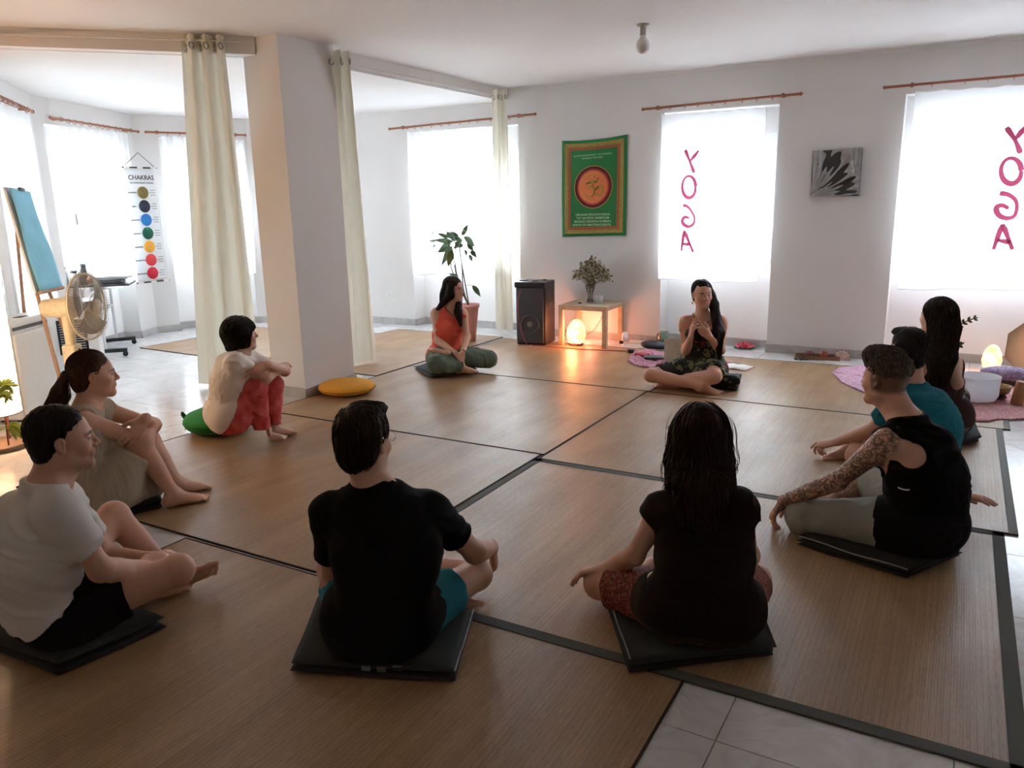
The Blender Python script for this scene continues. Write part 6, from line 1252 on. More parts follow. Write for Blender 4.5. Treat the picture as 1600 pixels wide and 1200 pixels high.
# ---- woman in the brown top with long dark hair, seen from behind
def woman_brown_top():
    c = atz(1092, 1018, .05); d = nrm((c-CP)*[1, 1, 0]); B = Body(c+d*.135+Zu*.105, 0, False, 1.0)
    B.spine(V(B, 1100, 868, 0), V(B, 1099, 765, .05)); B.shoulders(0, drop=.04, w=.165); B.hips(.080)
    B.j['shL'] = V(B, 1034, 798, .05); B.j['shR'] = V(B, 1154, 793, .03)
    B.head(V(B, 1093, 692, .10), -2, 0, 0, 1.03)
    B.arm('L', V(B, 991, 868, .06), V(B, 944, 888, .20)); B.arm('R', V(B, 1170, 868, .12), V(B, 1165, 890, .30))
    B.leg('L', V(B, 936, 912, .20), V(B, 1020, 925, .42), toe=B.vr+B.vd*.3, sole=-Zu); B.leg('R', V(B, 1180, 905, .33), V(B, 1090, 900, .48), toe=-B.vr+B.vd*.2, sole=-Zu)
    lens(B, 'P7')
    pr = B.torso()
    for k in 'RL': pr += B.armp(k)+B.legp(k)+B.footp(k)
    pr += B.handp('L', -B.vr*.9-Zu*.3+B.vd*.1, B.vr*.2-Zu-B.vd*.3, .3, curls=(.25, .35, .4, .4), thumb=.2); pr += B.handp('R', B.vr*.3+B.vd*.5-Zu*.4, -Zu, .4)
    pr += B.headp(); person(B, 'woman with long hair seen from behind, in a dark brown top and red patterned shorts', pr, (.56, .31, .21), .0075, .0045)
    so = [x for x in B.torso(.014, .05)[:3]]+[limb(B.pel, B.pel+Zu*.10, [.13, .13], flat=(B.F, .75))]
    for k in 'RL': so += B.legp(k, .024, .80)
    so += [half(B.pel+Zu*.06, Zu, B.pel, .3)]
    t = NT('red_paisley'); co = t.co('Object'); v = t.node('ShaderNodeTexVoronoi', feature='DISTANCE_TO_EDGE'); v.inputs['Scale'].default_value = 95; t.link(co, v.inputs['Vector'])
    v2 = t.node('ShaderNodeTexVoronoi'); v2.inputs['Scale'].default_value = 60; t.link(co, v2.inputs['Vector'])
    t.base(t.mix(t.ramp(v2.outputs['Distance'], [(.2, (1, 1, 1)), (.5, (0, 0, 0))]), t.ramp(v.outputs['Distance'], [(.02, (.30, .035, .02)), (.2, (.03, .01, .01))]), (.26, .10, .06))); t.rough(.85)
    FL, _ = garment(B, 'shorts', so, t.m, .0068, .004, 19, 20, (1, 1, 1))
    # waistband below the hem
    wb = [x for x in B.torso(.027, .05)[:3]]+[half(B.pel+Zu*.06, Zu, B.pel, .3), half(B.pel-Zu*.035, -Zu+B.F*.35, B.pel, .3)]
    FW, _ = garment(B, 'waistband', wb, cloth_mat('olive_brown_jersey', (.030, .021, .012)), .0068, .003, 23, 17, over=[FL])
    tp = B.torso(.011, .06)+[limb(B.pel+Zu*.02, B.chest, [.122, .112, .122, .135], flat=(B.F, .78), k=.05)]
    for k in 'RL': tp += B.armp(k, .017, .17)
    N = B.neck; tp += [half(N-Zu*.01, Zu+B.F*.2, N, .10, k=.006), half(B.pel-Zu*.012, -Zu+B.F*.2, B.pel, .3, k=.008)]
    garment(B, 'top', tp, cloth_mat('brown_jersey', (.012, .006, .0055)), .0068, .005, 14, 17, over=[FL, FW])
    H = B.H; A = np.array([B.hR, B.hF, B.hU]); hp = hair_cap(B, .010, .012, 0, -.2)
    tail = [B.H(0, -.055, .05), B.H(.004, -.085, -.06), V(B, 1095, 775, -.08), V(B, 1100, 812, -.11)]
    hp += path(tail, [.085, .088, .074, .030], k=.04, flat=(B.vd, .62))
    for o in (-.048, -.02, .02, .045): hp += path([B.H(o, -.08, -.05), V(B, 1097+o*480, 760, -.085), V(B, 1100+o*600, 822+RNG.rand()*14-7, -.115)], [.04, .036, .006], k=.02, flat=(B.vd, .5))
    for s_ in (1, -1): hp += path([H(s_*.070, .0, .03), H(s_*.080, .005, -.06), V(B, 1095+s_*48, 762, .0)], [.03, .030, .012], k=.03)
    cr = B.H(0, .01, .13); pd = B.H(0, 0, .06)[2]
    def dirf(P):
        D = np.tile([0, 0, -1.], (len(P), 1)); up = np.clip((P[:, 2]-pd)/.06, 0, 1)[:, None]; return nrm_rows(D+nrm_rows((P-cr)*[1, 1, 0])*up*1.2)
    hair(B, hp, HAIR_RED, 850, 16, .020, dirf, .005, .16, .0022, .02, seed=8, amp=.004, loose=70)
    return B
# ---- man in the white T-shirt, front left, seen from his right side
def man_white_tee():
    c = atz(95, 1000, .05); d = nrm((c-CP)*[1, 1, 0]); B = Body(c+Zu*.10+d*.06, 68, True, 1.0)
    B.spine(V(B, 58, 868, .0), V(B, 68, 762, .0)); B.shoulders(0, drop=.045, w=.175); B.hips(.085)
    B.j['shR'] = V(B, 92, 802, -.15); B.j['shL'] = V(B, 92, 780, .19)
    B.head(V(B, 97, 688, .02), 88, -2, 0, .98)
    B.arm('R', V(B, 158, 890, -.17), V(B, 222, 888, -.02)); B.arm('L', V(B, 165, 872, .20), V(B, 230, 872, .08))
    B.leg('R', V(B, 278, 890, -.09), V(B, 225, 915, .14), toe=B.vr+B.vd*.1, sole=-Zu); B.leg('L', V(B, 178, 806, .36), V(B, 270, 918, .19), toe=B.vr*1+Zu*.30-B.vd*.1, sole=-Zu*.5-B.vd*.8)
    B.finefeet = 'L'; lens(B, 'P1')
    pr = B.torso()
    for k in 'RL': pr += B.armp(k)+B.legp(k)+B.footp(k)
    pr += B.handp('R', B.vr*.9+B.vd*.5, -Zu*.6+B.vd*.5, .3); pr += B.handp('L', B.vr*.9-B.vd*.1-Zu*.15, -Zu, .35)
    pr += B.headp(nose=.92); person(B, 'man in a white T-shirt and black shorts, cross-legged at the front left', pr, (.56, .31, .21), .0075, .0034, stubble=.5, brow_w=1.3)
    so = [x for x in B.torso(.012, .05)[:3]]
    for k in 'RL': so += B.legp(k, .020, .50)
    FL, _ = garment(B, 'shorts', so, cloth_mat('black_cotton', (.008, .008, .009)), .0068, .004, 39, 20, (1, 1, 1))
    sh = B.torso(.012, .06); N = B.neck
    for k in 'RL': sh += B.armp(k, .020, .66)
    b0 = B.pel-B.F*.03-Zu*.03
    sh += [limb(b0, B.chest, [.120, .132, .148, .165], flat=(B.F, .82), k=.05)]
    sh += [half(N+Zu*.024, Zu+B.F*.25, N, .095, k=.006), half(B.pel+Zu*.005-B.F*.10, -Zu*1+B.F*1., B.pel, .3, k=.01)]
    garment(B, 'shirt', sh, cloth_mat('white_jersey', (.62, .59, .56)), 0.0068, .009, 31, 17, (1, 1, 1.3), over=[FL])
    hp = hair_cap(B, -.001, .008, 0, -.062, line=.010)
    hp += [ell(B.H(s_*.088, .022, -.030), np.array([.026, .042, .048]), np.array([B.hR, B.hF, B.hU]), k=.008, op='-') for s_ in (1, -1)]
    cr = B.H(0, -.05, .10); dirf = lambda P: nrm_rows(np.tile(-B.hF-B.hU*1.5, (len(P), 1)))
    hair(B, hp, HAIR_BLACK, 700, 4, .004, dirf, .0015, .3, .0011, .1, amp=.0012, freq=140, cond=lambda P: ((P-B.hc)@B.hF < .055) & ((P-B.hc)@B.hU > -.02))
    return B
# ---- woman with the ponytail in the beige dress, arms around her knees
def woman_beige_dress():
    c = atz(180, 800, .05); d = nrm((c-CP)*[1, 1, 0]); B = Body(c+Zu*.12+d*.14-np.array([d[1], -d[0], 0])*.03, 66, False, 1.03)
    B.spine(V(B, 118, 706, -.03), V(B, 132, 634, -.02)); B.shoulders(0, drop=.035, w=.155); B.hips(.08)
    B.j['shR'] = V(B, 128, 657, -.13); B.j['shL'] = V(B, 160, 640, .14)
    B.head(V(B, 146, 586, .0), 88, -2, 0, 1.0)
    B.arm('R', V(B, 224, 688, -.10), V(B, 243, 662, .06)); B.arm('L', V(B, 240, 664, .13), V(B, 226, 655, -.14))
    B.leg('R', V(B, 218, 694, -.07), V(B, 272, 772, -.10), toe=B.vr+B.vd*.05, sole=-Zu); B.leg('L', V(B, 232, 688, .17), V(B, 276, 754, .08), toe=B.vr+B.vd*.05, sole=-Zu)
    B.finefeet = 'RL'; lens(B, 'P2')
    pr = B.torso()
    for k in 'RL': pr += B.armp(k)+B.legp(k)+B.footp(k)
    pr += B.handp('R', -B.vr*.6+Zu*.2+B.vd*.8, -B.vr*.3-Zu*.6, .4); pr += B.handp('L', -B.vr*.62-Zu*.75-B.vd*.12, B.vd*.9-B.vr*.2, .18, spread=.35)
    pr += B.headp(smile=.3, nose=.82, jaw=.95); person(B, 'woman with a brown ponytail in a beige sleeveless dress, hugging her knees', pr, (.60, .34, .23), .0075, .0034, lips=(.35, .12, .10))
    dr = B.torso(.014, .05); N, j = B.neck, B.j
    dr += [half(N-Zu*.01, Zu+B.F*.35, N, .085, k=.006)]
    for k, sg in (('R', 1), ('L', -1)): dr += [ell(j['sh'+k]+B.R*sg*.055+Zu*.01, .058, k=.006, op='-')]
    for k in 'RL': dr += B.legp(k, .030, .80)
    m1 = (j['knR']+j['knL'])/2; th = B.pel*.35+m1*.65
    dr += [limb(B.pel+B.F*.05, B.pel*.3+m1*.7+B.vd*.02, [.17, .12, .085], k=.06), limb(th-Zu*.02, np.array([th[0], th[1], .12])+B.F*.06, [.085, .10], flat=(B.R, 1.2), k=.06),
           limb(B.pel-B.R*.02, B.pel+B.F*.24-Zu*.05, [.13, .11, .07], k=.05)]
    garment(B, 'dress', dr, cloth_mat('beige_linen', (.40, .33, .25)), .0068, .007, 47, 17, (1.6, 1.6, .5))
    A = np.array([B.hR, B.hF, B.hU]); hp = hair_cap(B, .0, .006, .0, -.06, line=.018)
    hp += [ell(B.H(s_*.088, .022, -.020), np.array([.022, .030, .036]), A, k=.008, op='-') for s_ in (1, -1)]
    F, o = hair(B, hp, HAIR_BROWN, 700, 9, .012, lambda P: nrm_rows(B.H(0, -.13, .01)-P), .002, .12, .0014, 0, amp=.0015, cond=lambda P: (P-B.hc)@B.hF < .06)
    tie = B.H(0, -.125, .012); tl = [tie, V(B, 97, 618, .0), V(B, 84, 645, .02), V(B, 62, 680, .03)]
    P1 = path(tl, [.016, .030, .032, .010], k=.02)+path([tie, V(B, 90, 612, -.02), V(B, 70, 650, .0), V(B, 52, 668, .0)], [.014, .022, .024, .006], k=.02)
    hair(B, P1, HAIR_BROWN, 350, 14, .014, lambda P: nrm_rows(np.tile([0, 0, -1.], (len(P), 1))-B.vr*.5), .004, .2, .0016, .1, seed=9)
    mb = MB(); mb.lathe(tie, [(.012, -.010), (.021, -.006), (.021, .006), (.012, .010)], 16, axis=tie-B.H(0, -.2, -.01)); mb.part('hair_tie', simple('black_elastic', (.01, .01, .01), .8), B.root)
    return B
# ---- woman with bobbed dark hair, red tie-dye trousers, on a green cushion
def woman_red_trousers():
    c = atz(357, 646, .232); B = Body(c, 74, False, .92); B.seat = .125
    B.spine(V(B, 358, 597, -.02), V(B, 375, 552, .0)); B.shoulders(0, drop=.03, w=.15); B.hips(.085)
    B.j['shR'] = V(B, 366, 567, -.12); B.j['shL'] = V(B, 392, 563, .15)
    B.head(V(B, 377, 523, .02), 82, 2, 0, .98)
    B.arm('R', V(B, 415, 592, -.11), V(B, 438, 574, .07)); B.arm('L', V(B, 445, 580, .10), V(B, 417, 570, -.17))
    B.leg('R', V(B, 398, 603, -.09), V(B, 411, 677, -.07), toe=B.vr+B.vd*.05, sole=-Zu); B.leg('L', V(B, 425, 600, .14), V(B, 427, 669, .10), toe=B.vr+B.vd*.1, sole=-Zu)
    B.finefeet = 'RL'; lens(B, 'P3')
    pr = B.torso()
    for k in 'RL': pr += B.armp(k)+B.legp(k)+B.footp(k)
    pr += B.handp('R', B.vr*.5+Zu*.1+B.vd*.8, -Zu, .3); pr += B.handp('L', -B.vr*.85-Zu*.35-B.vd*.25, B.vd*.6-Zu*.5, .22, spread=.35)
    pr += B.headp(nose=.95); person(B, 'woman with a dark bob and red tie-dye trousers, sitting on a green cushion', pr, (.56, .32, .22), .0075, .0036)
    tr = [x for x in B.torso(.014, .05)[:3]]
    for k in 'RL': tr += B.legp(k, .020, 1., .90)
    def colf(P):
        w = wave(P, 5, 26, n=5)*.5+.5; w2 = wave(P, 8, 50, n=4)*.5+.5; kn = B.j['knL']; a = np.clip(w*.7+w2*.3, 0, 1)[:, None]
        far = np.clip(((P-kn)@B.vd+.06)/.08, 0, 1)[:, None]*np.clip((P[:, 2:3]-.10)/.12, 0, 1)
        c = np.array((.50, .035, .035))*(1-a)+np.array((.66, .13, .12))*a; return c*(1-far*.6)+np.array((.62, .36, .36))*far*.6
    FL, _ = garment(B, 'trousers', tr, MATS.get('tie_dye') or col_mat('tie_dye', .8, .2, 200), .0068, .005, 57, 22, (1, 1, 1), colf=colf)
    tp = B.torso(.014, .05)+[limb(B.pel-B.F*.02, B.chest, [.122, .118, .116, .120], flat=(B.F, .80), k=.05)]; N = B.neck
    for k in 'RL': tp += B.armp(k, .015, .50)
    tp += [half(N+Zu*.0, Zu-B.F*.0+B.F*.35, N, .085, k=.006), half(B.pel-B.F*.035, -Zu*.6+B.F, B.pel, .3)]
    garment(B, 'top', tp, cloth_mat('pale_pink_cotton', (.78, .70, .64)), .0068, .004, 51, 24, (1.2, 1.2, 1.2), over=[FL])
    A = np.array([B.hR, B.hF, B.hU]); H = B.H
    hp = [ell(H(0, -.020, .040), np.array([.088, .103, .092]), A, k=.02), limb(H(0, -.045, .0), H(0, -.050, -.085), [.085, .075, .062], k=.03)]
    hp += [limb(H(s_*.062, .010, .02), H(s_*.066, .012, -.062), [.032, .028], k=.03) for s_ in (1, -1)]
    hp += [ell(H(0, .118, -.040), np.array([.085, .078, .105]), A, k=.010, op='-'), half(H(0, 0, -.092), -B.hU+B.hF*.1, B.hc, .3, k=.012), limb(H(-.05, .080, .062), H(.05, .082, .058), .014, k=.02)]
    hair(B, hp, HAIR_BLACK, 700, 12, .012, lambda P: nrm_rows(np.array([0, 0, -1.])+nrm_rows((P-H(0, 0, .12))*[1, 1, 0])*.8*(P[:, 2:3] > H(0, 0, .06)[2])), .003, .18, .0017, .03, seed=12)
    return B
# ---- woman in the orange tank top by the plant
def woman_orange_top():
    c = atz(697, 556, .15); B = Body(c, 138, False, .94)
    B.spine(V(B, 699, 522, .0), V(B, 703, 482, .0)); B.shoulders(0, drop=.03, w=.150); B.hips(.08)
    B.j['shR'] = V(B, 681, 489, -.03); B.j['shL'] = V(B, 723, 490, -.03)
    B.head(V(B, 709, 452, .0), 122, -4, 0, 1.0)
    B.arm('R', V(B, 684, 532, -.10), V(B, 712, 552, -.31)); B.arm('L', V(B, 729, 526, -.10), V(B, 723, 551, -.31))
    B.leg('R', V(B, 683, 568, -.40), V(B, 720, 573, -.30), toe=B.vr, sole=-Zu); B.leg('L', V(B, 763, 561, -.12), V(B, 694, 556, -.30), toe=-B.vr+Zu*.15, sole=-B.vd*.2+Zu*.8)
    lens(B, 'P5')
    pr = B.torso()
    for k in 'RL': pr += B.armp(k)+B.legp(k)+B.footp(k)
    pr += B.handp('R', B.vr*.6-Zu*.8-B.vd*.2, -B.vr*.5-Zu*.3+B.vd*.4, .3); pr += B.handp('L', -B.vr*.3-Zu*.9-B.vd*.2, B.vd*.9-B.vr*.3, .35)
    pr += B.headp(nose=.85, jaw=.9); person(B, 'woman in an orange tank top and green trousers, sitting near the potted plant', pr, (.58, .33, .23), .0075, .0038)
    tr = [x for x in B.torso(.012, .05)[:3]]
    for k in 'RL': tr += B.legp(k, .030, 1., .97)
    FL, _ = garment(B, 'trousers', tr, cloth_mat('grey_green_cotton', srgb(96, 110, 96)), .0068, .007, 67, 26, (1, 1, 1), ridge=False)
    tp = B.torso(.010, .05)+[limb(B.pel+Zu*.01, B.chest, [.128, .122, .125, .13], flat=(B.F, .78), k=.05)]; N, j = B.neck, B.j
    for k, sg in (('R', 1), ('L', -1)): tp += [limb(j['sh'+k]+B.R*sg*.030+Zu*.07, j['sh'+k]+B.R*sg*.022-Zu*.07, [.064, .060], k=.006, op='-')]
    tp += [ell(j['shL']+Zu*.01-B.R*.012, .062, k=.006, op='-')]
    tp += [ell(N+B.F*.06+Zu*.01, np.array([.075, .10, .085]), np.array([B.R, B.F, Zu]), k=.006, op='-'), half(B.pel-Zu*.02, -Zu, B.pel, .3)]
    garment(B, 'tank_top', tp, cloth_mat('coral_jersey', (.74, .115, .075)), .0068, .004, 61, 20, over=[FL])
    A = np.array([B.hR, B.hF, B.hU]); H = B.H
    hp = hair_cap(B, .003, .006, 0, -.3, line=.018)
    hp += path([H(0, -.05, .02), H(0, -.075, -.06), B.neck-B.F*.075-Zu*.02, B.neck-B.F*.10-Zu*.09], [.075, .070, .060, .03], k=.03, flat=(B.F, .6))
    hp += path([H(.072, .0, .03), H(.078, .005, -.05), V(B, 683, 483, -.06)], [.030, .034, .016], k=.03)+path([H(-.070, .0, .03), H(-.074, .02, -.05), V(B, 716, 488, -.09), V(B, 720, 508, -.12)], [.030, .030, .030, .012], k=.03)
    hair(B, hp, HAIR_DARK, 420, 14, .02, lambda P: nrm_rows(np.tile(-Zu*1.-B.hF*.35, (len(P), 1))), .003, .12, .0020, .02, seed=15, cond=lambda P: ((P-B.hc)@B.hF < .045) | ((P-B.hc)@Zu < -.04))
    mb = MB(); N = B.neck; q = snap(B.F_, [N+B.R*.06-B.F*.0+Zu*.02, N+B.R*.045+B.F*.06-Zu*.04, N+B.F*.105-Zu*.085, N-B.R*.045+B.F*.06-Zu*.04, N-B.R*.06+Zu*.02], .003); mb.tube(q, .0022, 5); mb.ball(q[len(q)//2], .010, 8)
    mb.part('necklace', simple('dark_cord', (.02, .012, .01), .7), B.root)
    w = B.j['wrL']; ax = nrm(w-B.j['elL']); mb = MB(); mb.lathe(w-ax*.01, [(.027, -.006), (.030, 0), (.027, .006)], 14, axis=ax); mb.part('bracelet', MATS['dark_cord'], B.root)
    return B
# ---- woman in the dark floral dress, facing the circle
def woman_floral_dress():
    c = atz(1096, 578, .13); B = Body(c, 176, False, 1.03)
    B.spine(V(B, 1098, 535, .0), V(B, 1098, 493, .0)); B.shoulders(0, drop=.03, w=.155); B.hips(.08)
    B.j['shR'] = V(B, 1070, 503, -.03); B.j['shL'] = V(B, 1127, 503, -.03)
    B.head(V(B, 1097, 460, -.02), 160, -3, -4, .98)
    B.arm('R', V(B, 1072, 548, -.06), V(B, 1079, 527, -.24)); B.arm('L', V(B, 1126, 547, -.05), V(B, 1108, 526, -.24))
    B.leg('R', V(B, 1017, 586, -.22), V(B, 1098, 608, -.36), toe=B.vr-Zu*.25-B.vd*.1, sole=-Zu*.6+B.vd*.6); B.leg('L', V(B, 1116, 588, -.36), V(B, 1052, 597, -.18), toe=-B.vr, sole=-Zu)
    B.finefeet = 'R'; lens(B, 'P6')
    pr = B.torso()
    for k in 'RL': pr += B.armp(k)+B.legp(k)+B.footp(k)
    pr += B.handp('R', Zu*.95+B.vr*.15, B.vr*.8+B.vd*.3, .4, curls=(.15, .5, .9, 1.0)); pr += B.handp('L', -B.vr*.6+Zu*.55, B.vd*.7+B.vr*.1-Zu*.2, .55, curls=(.3, .6, .9, 1.0))
    pr += B.headp(smile=1., nose=.80, jaw=.88); person(B, 'woman in a dark floral dress, talking with both hands raised', pr, (.58, .31, .22), .0075, .0036, lips=(.34, .10, .09), brow_w=1.2, teeth=True)
    N, j = B.neck, B.j
    dr = B.torso(.010, .05)
    dr += [half(N-Zu*.115, Zu-B.F*.15, N-Zu*.05, .26, k=.01)]
    dr += [limb(B.pel+Zu*.02, B.chest-Zu*.01, [.150, .140, .135, .13], flat=(B.F, .80), k=.05)]
    dr += [limb(j['hiR'], j['hiR']+(j['knR']-j['hiR'])*.80, [.115, .100, .082], k=.05, cut=(False, True)), limb(j['hiL'], j['hiL']+(j['knL']-j['hiL'])*.62, [.115, .105, .09], k=.05, cut=(False, True)),
           limb(B.pel-Zu*.0, B.pel+B.F*.26-Zu*.01, [.12, .11, .075], flat=(Zu, .75), k=.06), limb(B.pel-B.R*.12-Zu*.05, B.pel-B.R*.17+B.F*.05-Zu*.09, [.10, .055], k=.05)]
    cx = V(B, 1141, 597, -.2); dr += [ell(cx+Zu*.01, np.array([.075, .05, .05]), k=.05)]
    t = NT('floral_print'); co = t.co('Object'); dn = t.node('ShaderNodeTexNoise'); dn.inputs['Scale'].default_value = 14; t.link(co, dn.inputs['Vector']); ds = t.node('ShaderNodeVectorMath', operation='SCALE'); ds.inputs[3].default_value = .14; t.link(dn.outputs['Color'], ds.inputs[0]); da = t.node('ShaderNodeVectorMath', operation='ADD'); t.link(co, da.inputs[0]); t.link(ds.outputs[0], da.inputs[1]); co = da.outputs[0]
    vo = t.node('ShaderNodeTexVoronoi'); vo.inputs['Scale'].default_value = 14; t.link(co, vo.inputs['Vector'])
    wv = t.node('ShaderNodeTexWave'); wv.inputs['Scale'].default_value = 34; wv.inputs['Distortion'].default_value = 3; wv.inputs['Detail'].default_value = 2; t.link(co, wv.inputs['Vector'])
    leaf = t.math('MULTIPLY', t.ramp(vo.outputs['Distance'], [(.44, (1, 1, 1)), (.50, (0, 0, 0))]), t.ramp(wv.outputs['Fac'], [(.5, (0, 0, 0)), (.6, (1, 1, 1))]))
    cc = t.ramp(t.node('ShaderNodeSeparateColor').outputs[0], [(0, (0, 0, 0)), (1, (0, 0, 0))]); se = cc.node.inputs[0].links[0].from_node; t.link(vo.outputs['Color'], se.inputs[0])
    el = cc.node.color_ramp; 
    while len(el.elements) < 4: el.elements.new(.5)
    for e, (p, c_) in zip(el.elements, [(0, (.33, .36, .17)), (.45, (.07, .15, .07)), (.60, (.34, .03, .07)), (.85, (.45, .42, .28))]): e.position = p; e.color = (*c_, 1)
    el.interpolation = 'CONSTANT'
    t.base(t.mix(leaf, (.006, .008, .007), cc)); t.rough(.8)
    garment(B, 'dress', dr, t.m, .0068, .006, 71, 19, (1, 1, 1))
    mb = MB()
    for sg in (1, -1): sh_ = j['sh'+('R' if sg > 0 else 'L')]; mb.tube(snap(B.F_, [sh_*.5+N*.5-B.F*.07-Zu*.08, sh_*.5+N*.5-B.F*.04, sh_*.5+N*.5+Zu*.03, sh_*.5+N*.5+B.F*.05+Zu*.01, N+B.R*sg*.080+B.F*.09-Zu*.07, N+B.R*sg*.072+B.F*.11-Zu*.135], .003), .0035, 5)
    mb.part('shoulder_strap', t.m, B.root)
    A = np.array([B.hR, B.hF, B.hU]); H = B.H
    hp = hair_cap(B, -.001, .004, 0, -.055, line=.014)
    hp += [ell(H(s_*.088, .022, -.020), np.array([.022, .030, .036]), A, k=.008, op='-') for s_ in (1,)]
    hp += path([H(-.05, -.04, .03), H(-.080, .0, -.02), H(-.092, .03, -.09), V(B, 1123, 520, -.13), V(B, 1124, 560, -.16)], [.05, .030, .034, .042, .012], k=.03)
    hair(B, hp, HAIR_BLACK, 500, 18, .018, lambda P: nrm_rows(-Zu+np.clip((P[:, 2:3]-H(0, 0, 0)[2])/.08, 0, 1)*(np.sign((P-H(.005, 0, 0))@B.hR)[:, None]*B.hR*.9-B.hF*.9)), .0022, .06, .0016, .0, seed=17, cond=lambda P: ((P-B.hc)@B.hF < .055) | ((P-B.hc)@Zu < -.04))
    mb = MB(); mb.tube(snap(B.F_, [N+B.R*.06+Zu*.01, N+B.R*.05+B.F*.05-Zu*.025, N+B.F*.083-Zu*.062, N-B.R*.05+B.F*.05-Zu*.025, N-B.R*.06+Zu*.01], .002), .0024, 5)
    q = snap(B.F_, [N+B.R*.065, N+B.R*.05+B.F*.07-Zu*.06, N+B.F*.102-Zu*.105, N-B.R*.05+B.F*.07-Zu*.06, N-B.R*.065], .002); mb.tube(q, .0018, 5); mb.lathe(q[len(q)//2]+B.F*.003, [(0, -.002), (.012, -.002), (.012, .002), (0, .002)], 14, axis=B.F)
    mb.part('necklace', simple('gold', (.55, .35, .12), .35, .9), B.root)
    mb = MB(); e = H(.083, -.004, -.035); mb.tube([e, e-Zu*.02], .0018, 5); mb.ball(e-Zu*.03, .009, 8, (1, .5, 1.3)); mb.part('earring', MATS['gold'], B.root)
    w = B.j['wrL']; ax = nrm(w-B.j['elL']); mb = MB(); mb.lathe(w-ax*.03, [(.027, -.004), (.029, 0), (.027, .004)], 14, axis=ax); mb.part('bracelet', MATS['dark_cord'], B.root)
    return B
# ---- person in the black tank top with a tattooed arm
def tattoo_mat():
    t = NT('tattooed_skin'); a = t.node('ShaderNodeVertexColor'); a.layer_name = 'Col'; co = t.co('Object')
    n1 = t.noise(co, 30, 5, .65, 2.2); v = t.node('ShaderNodeTexVoronoi', feature='DISTANCE_TO_EDGE'); v.inputs['Scale'].default_value = 30
    ds = t.node('ShaderNodeVectorMath', operation='ADD'); nz = t.node('ShaderNodeTexNoise'); nz.inputs['Scale'].default_value = 16; t.link(co, nz.inputs['Vector']); sc_ = t.node('ShaderNodeVectorMath', operation='SCALE'); sc_.inputs[3].default_value = .09
    t.link(nz.outputs['Color'], sc_.inputs[0]); t.link(co, ds.inputs[0]); t.link(sc_.outputs[0], ds.inputs[1]); t.link(ds.outputs[0], v.inputs['Vector'])
    line = t.ramp(v.outputs['Distance'], [(.02, (1, 1, 1)), (.06, (0, 0, 0))]); shade = t.ramp(n1, [(.44, (0, 0, 0)), (.56, (1, 1, 1))])
    ink = t.mix(1., line, shade, 'LIGHTEN'); ink = t.math('MULTIPLY', ink, a.outputs['Alpha']); ink = t.math('MULTIPLY', ink, .86)
    t.base(t.mix(ink, a.outputs[0], (.035, .032, .032))); t.rough(.5); return t.m
